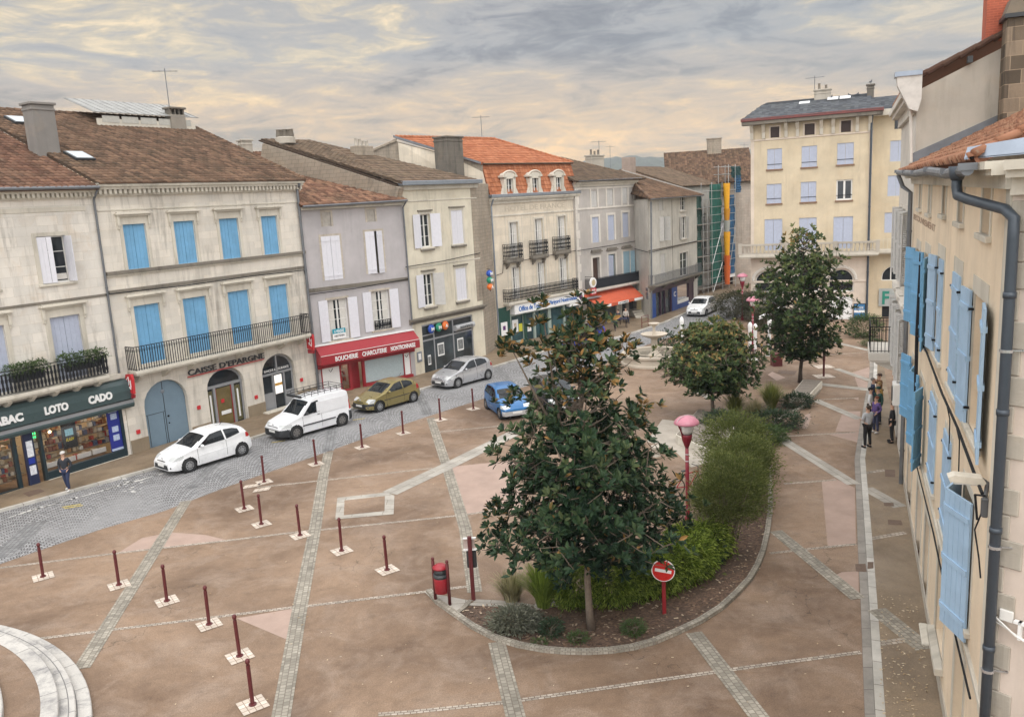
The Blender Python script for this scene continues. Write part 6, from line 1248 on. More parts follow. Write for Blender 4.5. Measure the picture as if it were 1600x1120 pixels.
    for nm,mb in parts.items():
        if nm.startswith('door'): o=mb.build('door',body,t); doors[nm]=o
        else: nm=nm.split('|')[0]; o=mb.build(nm,mats.get(nm,body),t)
        bm=bmesh.new(); bm.from_mesh(o.data); bmesh.ops.remove_doubles(bm,verts=bm.verts,dist=.0015); bm.to_mesh(o.data); bm.free(); autosmooth(o,40)
    def ys(x,z):
        i=min(N,max(0,int(round(x/L*N)))); r=Rg[i]; return float(np.interp(z,[q[1] for q in r[NB:NB+NS+NC]],[q[0] for q in r[NB:NB+NS+NC]]))
    def sline(pts,r,name,m_,par,wd=None):
        for s in (1,-1):
            q=MB(); q.tube([(x-L/2,s*(ys(x,z)+r*.3),z) for x,z in pts],r,5); q.build(name,m_,par)
    for nm,P in spec.get('doors',[]):
        for s,sx in ((1,'_l'),(-1,'_r')):
            if nm+sx not in doors: continue
            q=MB(); low_=[p for p in P if p[1]<lerp(belt,p[0])+.03]; xs=[p[0] for p in P]; 
            for xx in (min(xs),max(xs)): q.tube([(xx-L/2,s*(ys(xx,z)+.001),z) for z in np.linspace(low+.1,lerp(belt,xx)-.01,7)],.007,4)
            q.build('door_gap',blackp,doors[nm+sx]); q=MB(); hx=max(xs)-.16; hz=lerp(belt,hx)-.10; q.box((hx-L/2,s*(ys(hx,hz)+.012),hz),(.15,.02,.03),None,.008); q.build('handle',body if spec.get('bodyhandles') else blackp,doors[nm+sx])
    for nm,P in spec['windows']:
        Pp=[]
        for (xa,za),(xb,zb_) in zip(P,P[1:]+P[:1]): Pp+=[(xa+(xb-xa)*k/5,za+(zb_-za)*k/5) for k in range(5)]
        sline(Pp+[Pp[0]],.014,'window_seal',blackp,t)
    for ln in spec.get('lines',[]): sline(ln[0],ln[1],ln[2],ln[3],t)
    for wx in (xf,xr):
        for s in (1,-1):
            yy=s*(W/2-.10); q=MB(); ax=(V(1,0,0),V(0,0,1),V(0,s,0)); q.lathe([(wr*.62,-.09),(wr*.93,-.09),(wr,-.06),(wr,.06),(wr*.93,.095),(wr*.66,.09),(wr*.64,.05)],22,(wx-L/2,yy,wr),ax); wo=q.build('wheel',tyre,t,True); autosmooth(wo,50)
            q=MB(); q.lathe([(wr*.66,.05),(wr*.64,.085),(wr*.55,.075),(wr*.2,.085),(.02,.09)],22,(wx-L/2,yy,wr),ax); rm=q.build('rim',spec['rim'],wo,True); q=MB()
            ns=spec.get('spokes',9)
            for k in range(ns):
                a=2*math.pi*k/ns; d=V(math.cos(a),0,math.sin(a)); e=V(-math.sin(a),0,math.cos(a)); q.box(V(wx-L/2,yy+s*.083,wr)+d*wr*.45,(wr*.22,.012,wr*.11),(d,V(0,s,0),e))
            q.build('rim_slots',blackp,rm)
            q=MB(); q.lathe([(wr+.07,-.35),(wr+.07,.08)],20,(wx-L/2,s*(W/2-.13),wr),ax); q.build('wheel_arch',plain('arch_dark',(.008,.008,.008),.9),t)
    q=MB(); q.box((0,0,low+.02),(L-.7,W*.86,.1)); q.build('underbody',blackp,t)
    for s in (1,-1):
        mx=spec['mirror']; q=MB(); q.ball((mx[0]-L/2,s*(ys(mx[0],mx[1]-.06)+.10),mx[1]),(.07,.11,.07),10,7); q.build('mirror',spec.get('mirrormat',body),t,True)
    x0=spec.get('nose',.0); q=MB(); q.box((-L/2-.012+spec.get('plx',0),0,spec['platez']),(.02,.5,.11),None,.005); q.build('number_plate',platew,t)
    q=MB(); q.box((L/2+.008,0,.75),(.02,.5,.11)); q.build('number_plate',platew,t)
    if spec.get('badge'): q=MB(); q.prism([(0,-.06),(.045,0),(0,.06),(-.045,0)],(-L/2+spec['badge'][0],0,spec['badge'][1]),V(0,1,0),V(-.3,0,1),V(-1,0,0),.03); q.build('badge',chromep,t)
    for s in (1,-1):
        wpn=MB(); wx0=spec['wind'][0]+.06; za=smoothtab(top,wx0)+.03; zb_=smoothtab(top,wx0+.28)+.03; wpn.tube([(wx0-L/2,s*.1,za),(wx0+.25-L/2,s*.1+.42,zb_-.02)],.012,4); wpn.build('wiper',blackp,t)
    if 'extra' in spec: spec['extra'](t,L,W)
    f,r_=np.asarray(p_front,float),np.asarray(p_rear,float); d=r_-f; d[2]=0; d/=np.linalg.norm(d); n=V(-d[1],d[0],0)*side; mid=(f+r_)/2; xm=(xf+xr)/2-L/2
    c=mid-d*xm+n*(W/2-.08); t.location=Vector((c[0],c[1],.006)); t.rotation_euler=(0,0,math.atan2(d[1],d[0])); return t
H_HATCH=[(0,.70),(.08,.82),(.3,.93),(.8,.985),(2.8,1.0),(3.5,.97),(3.85,.9),(4.03,.8)]
def clio(paint,name='hatchback_car',five=False,grille_hi=False):
    L=4.03; s=dict(name=name,L=L,W=1.72,paint=paint,rim=alloy,top=[(0,.52),(.04,.62),(.30,.80),(.95,.98),(1.15,1.03),(1.85,1.42),(2.25,1.50),(2.9,1.50),(3.45,1.42),(3.62,1.36),(3.88,1.02),(3.99,.92),(4.03,.60)],belt=[(0,.50),(.3,.74),(1.0,.93),(2.4,.97),(3.5,1.06),(3.9,.98),(4.03,.55)],half=H_HATCH,wf=.84,wr=3.42,wheel=.30,wind=(1.10,1.80),rearw=(3.60,3.86),mirror=(1.48,1.02),platez=.42,nose=0,badge=(.10,.70),tumble=.22,bodyhandles=True)
    if five: s['windows']=[('side_window',[(1.34,.98),(2.02,1.37),(2.42,1.42),(2.42,1.00)]),('side_window',[(2.50,1.01),(2.50,1.42),(2.95,1.41),(3.32,1.30),(3.38,1.10)])]; s['doors']=[('door1',[(1.28,.30),(1.28,.95),(2.03,1.45),(2.46,1.46),(2.46,.30)]),('door2',[(2.46,.30),(2.46,1.46),(3.0,1.44),(3.35,1.1),(3.05,.62),(3.0,.30)])]
    else: s['windows']=[('side_window',[(1.34,.98),(2.02,1.37),(2.58,1.42),(2.62,1.01)]),('quarter_window',[(2.72,1.02),(2.68,1.42),(3.12,1.38),(3.36,1.30),(3.40,1.12)])]; s['doors']=[('door1',[(1.28,.30),(1.28,.95),(2.03,1.45),(2.63,1.46),(2.68,.30)])]
    s['zones']=[('headlight',(.10,.62,.62,.78,.44,.80)),('tail_light',(3.72,4.03,.82,1.05,.5,.9)),('grille',(0,.10,.28,.46,0,.52))]; s['lines']=[([(x,.58+.02*x) for x in np.linspace(1.2,3.0,8)],.012,'side_moulding',paint)]
    def ex(t,L,W):
        q=MB(); q.prism([(-.56,.27),(.56,.27),(.48,.47),(-.48,.47)],(-L/2-.006,0,0),V(0,1,0),Z,V(-1,0,0),.012); q.build('lower_grille',blackp,t)
        q=MB(); q.prism([(-.34,.60),(.34,.60),(.30,.63),(-.30,.63)],(-L/2+.03,0,0),V(0,1,0),Z,V(-1,0,0),.02); q.build('upper_grille',blackp,t)
        q=MB(); 
        for y in (-.66,.66): q.ball((-L/2+.05,y,.36),(.03,.05,.04),8,6)
        q.build('fog_light',blackp,t); q=MB(); q.tube([(2.95-L/2,0,1.5),(3.1-L/2,0,1.62)],.012,5); q.build('aerial',blackp,t)
    s['extra']=ex; return s
white_p=carpaint('car_white',(.78,.79,.80),0,.3); silver_p=carpaint('car_silver',(.50,.51,.53),.55,.3); gold_p=carpaint('car_gold',(.30,.245,.095),.5,.3); blue_p=carpaint('car_blue',(.012,.125,.33),.1,.35); vanw=carpaint('van_white',(.76,.77,.79),0,.4); royal_p=carpaint('car_royal_blue',(.012,.03,.32),.1,.3); dark_p=carpaint('car_dark',(.03,.033,.036),.3,.3)
car(clio(white_p),'white three door hatchback parked before the slate blue arched gate','car',gp(293.8,738.3),gp(381.4,711.2),1)
car(clio(silver_p,five=True),'silver five door hatchback parked before the glazed insurance shopfront','car',gp(716,606),gp(762,593),1)
# gold hatchback
s=clio(gold_p); s.update(L=3.84,W=1.65,top=[(0,.50),(.05,.60),(.35,.74),(.95,.93),(1.15,.99),(1.85,1.36),(2.2,1.43),(2.7,1.43),(3.25,1.33),(3.66,1.0),(3.8,.88),(3.84,.58)],belt=[(0,.48),(.3,.68),(1.0,.88),(2.4,.92),(3.3,1.0),(3.7,.92),(3.84,.55)],half=[(0,.62),(.1,.78),(.35,.92),(.8,.985),(2.7,1.0),(3.4,.96),(3.7,.88),(3.84,.78)],wf=.76,wr=3.2,wheel=.295,wind=(1.08,1.8),rearw=(3.3,3.64),mirror=(1.42,.97),windows=[('side_window',[(1.32,.93),(1.98,1.29),(2.42,1.35),(2.45,.95)]),('quarter_window',[(2.52,.96),(2.50,1.35),(2.85,1.32),(3.15,1.2),(3.2,1.05)])],doors=[('door1',[(1.26,.30),(1.26,.9),(2.0,1.38),(2.47,1.39),(2.5,.30)])],zones=[('headlight',(.12,.62,.54,.74,.40,.75)),('tail_light',(3.5,3.84,.72,1.0,.5,.9)),('bumper',(0,.42,.40,.53,0,.9)),('grille',(0,.2,.22,.3,0,.55))],lines=[([(x,.56+.012*x) for x in np.linspace(1.1,2.9,8)],.02,'side_moulding',blackp)])
car(s,'gold three door hatchback parked before the butcher shop','car',gp(593,643.7),gp(646.6,628),1)
# white van with roof rack
def rack(t,L,W):
    q=MB(); zr=1.86; x0,x1=-.55,L/2-.25
    for s_ in (-.62,.62):
        for dz in (.10,.22): q.tube([(x0-.1,s_,zr+dz-.06),(x0+.2,s_,zr+dz),(x1,s_,zr+dz)],.016,5)
        for k in range(7): x=x0+.1+(x1-x0-.1)*k/6; q.tube([(x,s_,zr-.02),(x,s_,zr+.22)],.014,5)
    for k in range(8): x=x0+.1+(x1-x0-.1)*k/7; q.tube([(x,-.62,zr+.10),(x,.62,zr+.10)],.014,5)
    q.tube([(x1,-.62,zr+.22),(x1,.62,zr+.22)],.016,5); q.box((x0-.12,0,zr+.05),(.10,1.2,.10),(V(.9,0,.4),V(0,1,0),V(-.4,0,.9))); q.build('roof_rack',blackp,t)
    q=MB(); 
    for s_ in (1,-1): q.box((.95,s_*(W/2-.035),1.25),(1.9,.02,.62),None,.06)
    q.build('side_panel',vanw,t)
    q=MB(); q.prism([(-.5,.62),(.5,.62),(.42,.70),(-.42,.70)],(-L/2+.06,0,0),V(0,1,0),Z,V(-1,0,0),.02); q.build('upper_grille',blackp,t)
van=dict(name='panel_van',L=4.14,W=1.72,paint=vanw,rim=steel,spokes=6,top=[(0,.60),(.04,.70),(.35,.86),(.95,1.04),(1.10,1.10),(1.75,1.66),(2.0,1.78),(2.6,1.83),(3.9,1.80),(4.06,1.74),(4.12,1.1),(4.14,.6)],belt=[(0,.58),(.3,.8),(1.0,1.0),(2.4,1.06),(4.0,1.08),(4.14,.58)],half=[(0,.74),(.08,.84),(.3,.94),(.8,.985),(4.0,1.),(4.14,.95)],wf=.82,wr=3.51,wheel=.315,wind=(1.10,1.74),rearw=(9,9),mirror=(1.45,1.14),mirrormat=blackp,platez=.47,tumble=.11,badge=(.1,.76),windows=[('side_window',[(1.30,1.04),(1.86,1.56),(2.22,1.62),(2.24,1.07)])],doors=[('door1',[(1.24,.35),(1.24,1.02),(1.86,1.66),(2.30,1.72),(2.32,.35)])],zones=[('bumper',(0,.46,.2,.56,0,.95)),('bumper',(3.92,4.14,.2,.72,0,.95)),('headlight',(.1,.62,.60,.78,.42,.85)),('tail_light',(3.98,4.14,.8,1.3,.6,.95))],lines=[([(x,.56) for x in np.linspace(1.2,3.1,8)],.035,'side_moulding',blackp)],extra=rack)
car(van,'white panel van with a black roof rack parked before the arched bank entrance','van',gp(462,686),gp(536.5,664.7),1)
# small blue car facing us
tw=clio(blue_p); tw.update(L=3.43,W=1.63,top=[(0,.50),(.05,.66),(.3,.80),(.75,.93),(.9,.98),(1.5,1.36),(1.9,1.43),(2.7,1.42),(3.1,1.34),(3.3,.98),(3.40,.85),(3.43,.55)],belt=[(0,.48),(.3,.72),(.9,.88),(2.4,.92),(3.3,.92),(3.43,.52)],half=[(0,.80),(.1,.90),(.4,.97),(.8,1.),(3.0,1.0),(3.3,.94),(3.43,.86)],wf=.6,wr=2.95,wheel=.275,wind=(.88,1.46),rearw=(3.1,3.3),mirror=(1.2,.95),windows=[('side_window',[(1.08,.92),(1.6,1.29),(2.12,1.36),(2.14,.95)]),('quarter_window',[(2.22,.96),(2.20,1.35),(2.85,1.31),(2.95,1.0)])],doors=[('door1',[(1.02,.28),(1.02,.88),(1.6,1.36),(2.16,1.4),(2.2,.28)])],zones=[('silver_bumper',(0,.22,.22,.47,0,.95)),('headlight',(.05,.42,.58,.74,.38,.78)),('tail_light',(3.2,3.43,.6,.9,.5,.9))],lines=[],mirrormat=blackp,spokes=6,platez=.38,badge=None,extra=lambda t,L,W:None)
c2=dict(tw); car(tw,'small bright blue hatchback with silver bumper half hidden by the big magnolia','car',gp(778.5,652),gp(764,641),-1)
s=clio(royal_p); car(s,'royal blue car seen through the magnolia top before the tourist office','car',gp(906,548),gp(950,534),1)
s=clio(white_p,five=True); car(s,'white car coming down the far street by the scaffold','car',gp(1096,497),gp(1124,484),1)
s=clio(dark_p,five=True); car(s,'dark car hidden behind the crown of the big magnolia','car',gp(852,642),gp(836,630),-1)
# ================================================================== bollards, posts, lamps, bin, sign
ox=plain('oxblood_metal',(.105,.018,.020),.45,.1,var=.15,scale=12)
def make_bollard():
    t=thing('bollard','x','bollard'); q=MB(); q.lathe([(.046,0),(.046,.96),(.042,.97)],12); q.build('post',ox,t); q=MB(); q.lathe([(.034,.97),(.036,1.0),(.052,1.02),(.056,1.06),(.042,1.10),(.02,1.12)],12); q.build('cap',ox,t,True); q=MB(); q.lathe([(.06,0),(.09,0),(.09,.02),(.058,.03)],12); q.build('base_ring',ox,t); return t
BOL=[((67.5,901),'leftmost of the oxblood bollards, alone by the cobbled road edge'),((186,914),'oxblood bollard at the left tip of the pale patch'),((261,939),'oxblood bollard on a whole white paver just right of the left sett band'),((327,975.5),'oxblood bollard whose paver sits on the lower joint line'),((374.7,1025),'oxblood bollard below the joint line, second from the bottom of the photo'),((395,1101),'nearest oxblood bollard at the bottom by the long sett band'),((382,795),'oxblood bollard behind the pair by two small white covers'),((408.6,819),'oxblood bollard in front of the covers, left of the joint line end'),((469,836.6),'oxblood bollard touching the long sett band'),((534,860.6),'oxblood bollard just below the diamond of pale slabs'),((605,890.5),'oxblood bollard between the diamond and the red litter bin'),((413,753),'oxblood bollard at the road edge before the white hatchback'),((494,725),'oxblood bollard at the road edge before the white van'),((566,699),'oxblood bollard at the road edge in front of the gold hatchback bonnet'),((630,677),'oxblood bollard at the road edge behind the gold hatchback'),((688,656),'oxblood bollard at the road edge right of the third sett band'),((739.7,639),'oxblood bollard at the road edge beside the small blue car'),((1277,557),'short oxblood bollard far off near the ochre house kerb')]
proto=make_bollard(); KIDS={}
pads=MB(); kids=list(proto.children)
for i,(px,lb) in enumerate(BOL):
    o=proto if i==0 else proto.copy()
    if i:
        COL.objects.link(o)
        for ch in kids: c=ch.copy(); COL.objects.link(c); c.parent=o
    p=gp(*px); o.location=Vector((p[0],p[1],.018)); o['label']=lb; o['category']='bollard'; o['group']='oxblood bollards on the square'; o.rotation_euler=(R(random.uniform(-.8,.8)),R(random.uniform(-.8,.8)),0)
    a=R(35 if i<17 else 10); ex,ey=V(math.cos(a),math.sin(a),0),V(-math.sin(a),math.cos(a),0); h=.30
    pads.quad(*[V(*(p+ex*h*x+ey*h*y)[:2],.0145) for x,y in ((-1,-1),(1,-1),(1,1),(-1,1))],[(0,0),(.74,0),(.74,.74),(0,.74)])
for px in ((393,759.5),(409,765)): p=gp(*px); pads.quad(*[V(p[0]+.3*x,p[1]+.2*y+.1*x,.0145) for x,y in ((-1,-1),(1,-1),(1,1),(-1,1))],[(0,0),(.6,0),(.6,.4),(0,.4)])
for px in ((1287,588),(1287,573)): p=gp(*px); pads.quad(*[V(p[0]+.5*x,p[1]+.5*y,.0145) for x,y in ((-1,-1),(1,-1),(1,1),(-1,1))],[(0,0),(.8,0),(.8,.8),(0,.8)])
struct('bollard_paver_squares',pads,m_padm)
p=gp(1287,588); t=thing('tall_post','tall slim dark red post on a white paver beyond the wooden tree box','post',p); q=MB(); q.lathe([(.06,0),(.06,1.75),(.04,1.8)],10,tuple(p)); q.build('shaft',ox,t); q=MB(); q.lathe([(.075,.9),(.075,1.2)],10,tuple(p)); q.build('collar',ox,t)
lampred=plain('lamp_post_red',(.21,.014,.028),.4,.1,var=.1); pinkd=plain('faded_pink_dome',(.50,.19,.25),.35,.0,var=.12); 
def make_lamp():
    t=thing('street_lamp','x','street lamp'); q=MB(); q.lathe([(.12,0),(.12,.1),(.075,.16),(.07,1.2),(.062,2.75)],14); q.build('post',lampred,t,True); q=MB(); q.lathe([(.065,2.7),(.10,2.8),(.17,3.0),(.19,3.12),(.19,3.2)],16); q.build('collar',lampred,t,True)
    q=MB(); q.lathe([(.17,3.2),(.24,3.35),(.26,3.52),(.2,3.6)],16); g=q.build('lantern_glass',plain('frosted_lantern',(.72,.70,.68),.25),t,True)
    q=MB(); q.lathe([(.185,3.2),(.19,3.28),(.18,3.29)],16); q.build('lantern_band',zincd,t,True)
    q=MB(); q.lathe([(.44,3.58),(.445,3.62),(.40,3.70),(.28,3.80),(.12,3.86),(.03,3.88)],24); d=q.build('dome_shade',pinkd,t,True); q=MB(); q.lathe([(.42,3.585),(.1,3.6)],24); q.build('dome_underside',plain('dome_inside',(.5,.42,.42),.5),d)
    q=MB(); q.tube([(-.17,0,3.15),(-.24,0,3.35),(-.34,0,3.56),(-.38,0,3.66)],.03,6); q.tube([(.17,0,3.15),(.30,0,3.62)],.012,5); q.build('bracket_arm',lampred,t,True); q=MB(); 
    for z in (2.45,2.2): q.lathe([(.078,z),(.078,z+.03)],12)
    q.tube([V(.43*math.cos(a)*0-.43*math.cos(a),0,3.60+.29*math.sin(a)) for a in np.linspace(.05,math.pi-.05,12)],.012,5); q.build('pale_strap',plain('pale_strap_metal',(.55,.50,.50),.4),t); return t
lamp=make_lamp(); lk=list(lamp.children); lgk={c.name:list(c.children) for c in lk}
for i,(px,lb,sc_) in enumerate([((1075,812),'nearest pink domed street lamp between the magnolia and the feathery bush',.93),((1176,549),'pink domed street lamp beside the folded white parasols',.95),((1160,500),'farthest pink domed street lamp above the dark bushes before the scaffold',1.)]):
    o=lamp if i==0 else lamp.copy()
    if i:
        COL.objects.link(o)
        for ch in lk:
            c=ch.copy(); COL.objects.link(c); c.parent=o
            for g in lgk[ch.name]: gc=g.copy(); COL.objects.link(gc); gc.parent=c
    p=gp(*px); o.location=Vector((p[0],p[1],0)); o.scale=(sc_,)*3; o.rotation_euler=(0,0,R(25)); o['label']=lb; o['category']='street lamp'; o['group']='pink domed street lamps'
# litter bin
p=gp(692,943); t=thing('litter_bin','red post mounted litter bin on the pale corner wedge','litter bin',p); binr=plain('bin_red',(.30,.018,.028),.4,var=.1); q=MB(); q.lathe([(.15,.34),(.19,.36),(.20,.75),(.20,.86)],18,tuple(p)); q.build('drum',binr,t,True); q=MB(); q.lathe([(.17,.86),(.17,1.06)],18,tuple(p)); q.build('dark_opening',frame_d,t,True); q=MB(); q.lathe([(.21,1.06),(.21,1.10),(.12,1.16),(.02,1.18)],18,tuple(p)); q.build('lid',binr,t,True)
q=MB(); q.lathe([(.205,.80),(.21,.83),(.205,.9)],18,tuple(p)); q.build('rim_band',frame_d,t,True)
for s_ in (-1,1): q=MB(); a=p+V(.24*s_*.85,-.12*s_,0); q.lathe([(.045,0),(.045,1.22),(.03,1.24),(.05,1.28),(.03,1.33)],10,tuple(a)); q.build('post',ox,t,True)
# information post
p=gp(740,938.5); t=thing('notice_post','oxblood post with a clear notice panel and a dark box beside the bin','post',p); q=MB(); q.box((p[0],p[1],.95),(.11,.08,1.9),None,.01); q.build('shaft',ox,t); q=MB(); q.box((p[0]+.02,p[1]+.1,1.2),(.27,.1,.5),None,.02); q.build('dark_box',frame_d,t); q=MB(); q.box((p[0]-.02,p[1]+.07,1.66),(.30,.02,.34)); q.build('notice_panel',plain('cloudy_panel',(.45,.36,.33),.2),t); q=MB(); 
for z in (1.83,1.5): q.box((p[0],p[1]+.03,z),(.36,.05,.04))
q.build('white_clamp',white,t)
# no entry sign
p=gp(1038,960); t=thing('no_entry_sign','round red no entry sign with a white bar in the planting bed','road sign',p); q=MB(); q.box((p[0],p[1],.55),(.10,.07,1.1),None,.01); q.build('post',plain('sign_post_red',(.24,.015,.02),.4),t)
d=V(-p[0]*.0-.25,-1,.0); d/=np.linalg.norm(d); ex=V(-d[1],d[0],0)*1.; c=p+Z*1.27+d*.07
if ex[0]<0: ex=-ex
rl=R(-2); ax=(ex,Z,d); q=MB(); q.lathe([(.29,0),(.30,.005),(.30,.02),(.29,.025)],32,tuple(c),ax); pl=q.build('plate',white,t); q=MB(); q.lathe([(.275,.0255),(.275,.030)],32,tuple(c),ax); q.build('red_face',plain('road_sign_red',(.55,.015,.012),.35,var=.03),pl); q=MB(); q.box(c+d*.032,(.42,.085,.006),(ex*math.cos(R(-8))+Z*math.sin(R(-8)),Z*math.cos(R(-8))-ex*math.sin(R(-8)),d)); q.build('white_bar',white,pl)
# fountain
p=gp(1023,566); fst=wallmat('fountain_stone',(.52,.46,.38),(.20,.18,.13),.7,None); t=thing('stone_fountain','two tiered stone fountain with round basin in the square','fountain',p); o=(p[0],p[1],0); q=MB(); q.lathe([(2.15,0),(2.15,.12),(2.02,.16),(2.0,.5),(2.12,.55),(2.12,.68),(1.82,.68),(1.8,.2)],40,o); ba=q.build('basin',fst,t); q=MB(); q.lathe([(1.82,.42),(.1,.43)],30,o); q.build('water',glass('basin_water',(.16,.15,.12),.06),ba); q=MB(); q.lathe([(.5,.2),(.45,.5),(.3,.6),(.22,.8),(.2,1.5),(.3,1.62)],18,o); q.build('column',fst,t); q=MB(); q.lathe([(.2,1.58),(.5,1.66),(.80,1.80),(.86,1.88),(.82,1.9),(.7,1.83),(.1,1.78)],30,o); q.build('large_bowl',fst,t); q=MB(); q.lathe([(.14,1.75),(.10,1.9),(.08,2.3),(.16,2.4),(.34,2.52),(.36,2.56),(.3,2.56),(.05,2.5)],20,o); q.build('small_bowl',fst,t)
q=MB(); 
for k in range(3): a=k*2.1+1; q.tube([V(*o)+V(.35*math.cos(a),.35*math.sin(a),.45),V(*o)+V(.9*math.cos(a),.9*math.sin(a),.5),V(*o)+V(1.1*math.cos(a),1.1*math.sin(a),.9)],.05,6)
q.build('carved_branch',fst,t)
# folded parasols, planter pots, bicycle
for i,(px,h,lb) in enumerate([((1066,558),2.7,'folded white parasol right of the fountain'),((1172,560),2.35,'folded white parasol left of the second street lamp'),((1180,563),2.35,'folded white parasol right behind the second street lamp'),((1202,556),2.5,'folded white parasol beside the tall dark magnolia')]):
    p=gp(*px); t=thing('folded_parasol',lb,'parasol',p,'folded white parasols'); q=MB(); q.lathe([(.03,0),(.03,.6)],8,tuple(p)); q.lathe([(.25,0),(.25,.06)],14,tuple(p)); q.build('pole',frame_w,t); q=MB(); q.lathe([(.08,.55),(.10,.8),(.11,h*.7),(.14,h*.86),(.15,h*.92),(.08,h*.98),(.02,h)],10,tuple(p)); q.build('canopy',white,t,True)
p=gp(1205,545); t=thing('cafe_terrace_frame','slanting white terrace frame by the tall dark magnolia','frame',p); q=MB(); q.tube([p+V(-.8,0,2.2),p+V(1.0,.3,2.9)],.06,6); q.tube([p+V(-.8,.1,2.05),p+V(1.0,.4,2.75)],.04,6); q.tube([p+V(1.0,.3,0),p+V(1.0,.3,2.9)],.05,6); q.build('white_beam',white,t)
p=gp(1213,571); t=thing('flower_pot','dark red square flower pot at the café terrace','pot',p); q=MB(); q.prism([(-.28,-.28),(.28,-.28),(.28,.28),(-.28,.28)],(p[0],p[1],0),V(1,0,0),V(0,1,0),Z,.75); q.build('pot_body',ox,t)
p=gp(1190,558); t=thing('cafe_table','small dark café table behind the street lamp','table',p); q=MB(); q.lathe([(.4,.70),(.4,.73)],16,tuple(p)); q.build('table_top',iron,t); q=MB(); q.lathe([(.25,0),(.04,.04),(.03,.7)],10,tuple(p)); q.build('leg',iron,t)
for dx,lb in ((-.75,'dark café chair left of the small table'),(.75,'dark café chair right of the small table')):
    c=p+V(dx,.2,0); t=thing('cafe_chair',lb,'chair',c,'café chairs'); q=MB(); q.box((c[0],c[1],.45),(.42,.42,.04)); q.build('seat',iron,t); q=MB(); q.box((c[0]+.2*(1 if dx>0 else -1),c[1],.7),(.03,.42,.4)); q.build('backrest',iron,t)
    for a in (-1,1):
        for e in (-1,1): q=MB(); q.tube([(c[0]+.18*a,c[1]+.18*e,0),(c[0]+.17*a,c[1]+.17*e,.44)],.018,5); q.build('leg',iron,t)
p=gp(1077,772); t=thing('bicycle','dark red bicycle parked behind the nearest street lamp','bicycle',p); a=R(20); ex=V(math.cos(a),math.sin(a),0)
for nm,dx in (('wheel',-.52),('wheel',.52)): q=MB(); c=p+ex*dx+Z*.34; q.tube([c+ex*.33*math.cos(k)+Z*.33*math.sin(k) for k in np.linspace(0,2*math.pi,21)],.022,6,False); w=q.build(nm,tyre,t); q=MB(); [q.tube([c,c+ex*.32*math.cos(k)+Z*.32*math.sin(k)],.004,3) for k in np.linspace(0,2*math.pi,13)[:-1]]; q.build('spokes',zincd,w)
q=MB(); B_=p+Z*.3; S_=p-ex*.18+Z*.8; Hd=p+ex*.38+Z*.82; Rr=p-ex*.52+Z*.34; Ff=p+ex*.52+Z*.34
for a_,b_ in ((B_,S_),(S_,Hd),(B_,Hd),(B_,Rr),(S_,Rr),(Hd,Ff)): q.tube([a_,b_],.02,6)
q.build('frame',red,t); q=MB(); q.box(S_+Z*.12,(.26,.13,.05),(ex,V(-ex[1],ex[0],0),Z),.02); q.build('saddle',frame_d,t); q=MB(); e=V(-ex[1],ex[0],0); q.tube([Hd,Hd+Z*.18,Hd+Z*.2+e*.28-ex*.08],.015,6); q.tube([Hd+Z*.18,Hd+Z*.2-e*.28-ex*.08],.015,6); q.build('handlebar',frame_d,t)
p=gp(1025,712); t=thing('stone_stump','small grey stone stool near the nearest lamp','stool',p); q=MB(); q.lathe([(.2,0),(.16,.1),(.15,.3),(.22,.34),(.22,.42)],12,tuple(p)); q.build('drum',m_gable,t)
# wooden tree boxes
def plankbox(P,h,nm,label):
    P=[gp(*x) for x in P]; c=sum(P)/len(P); t=thing(nm,label,'tree box',c); q=MB(); n=len(P)
    for i in range(n): a,b_=P[i],P[(i+1)%n]; d=b_-a; L=np.linalg.norm(d); e=V(d[1],-d[0],0)/L; q.box((a+b_)/2+Z*(h/2-.02),(L,.12,h-.04),(d/L,e,Z),.01)
    q.build('side_walls',m_trim,t); q=MB(); a,b_,c_,d_=P; k=9
    for i in range(k):
        t0,t1=i/k+.006,(i+1)/k-.006; z=Z*h; A,B,C_,D=a+(d_-a)*t0,b_+(c_-b_)*t0,b_+(c_-b_)*t1,a+(d_-a)*t1; q.add([x+z for x in(A,B,C_,D)]+[x+z-Z*.04 for x in(A,B,C_,D)],[[0,1,2,3],[0,4,5,1],[1,5,6,2],[2,6,7,3],[3,7,4,0]])
    q.build('plank_deck',wood,t); return t
plankbox([(1236,630),(1264,627),(1283,606),(1256,604)],.42,'wooden_tree_box','low wooden deck box round the trunk of the tall dark magnolia')
plankbox([(1058,692),(1122,722),(1150,672),(1092,652)],.42,'wooden_tree_box','low wooden deck box with pale edge under the round magnolia')
# round steps
p0=V(-17.96,12.60,0); t=thing('round_steps','pale stone round steps with brown paved top at the lower left','steps',p0); st=settmat('step_stone',(.48,.475,.465),(.54,.53,.515),(.25,.24,.22),1.5,5.)
tt_=NT('round_step_stone'); pw=tt_.world(); uv=tt_.coord('UV'); bk=tt_.n('TexBrick',{'Scale':1.,'Brick Width':1.35,'Row Height':9.,'Mortar Size':.012,'Color1':(.45,.43,.40,1),'Color2':(.52,.50,.465,1),'Mortar':(.16,.155,.15,1)}); tt_.set(bk,'Vector',uv)
cc=tt_.mix(tt_.ramp(tt_.noise(pw,1.6,7,.75,.5),.46,.68,0,.85),bk.outputs[0],(.17,.165,.17)); cc=tt_.mix(1.,cc,tt_.ramp(tt_.noise(pw,30,3,.8),.3,.7,.85,1.1),'MULTIPLY'); tt_.bump(tt_.noise(pw,25,4),.3,.01); tt_.out(Base_Color=cc,Roughness=.85); st=tt_.m
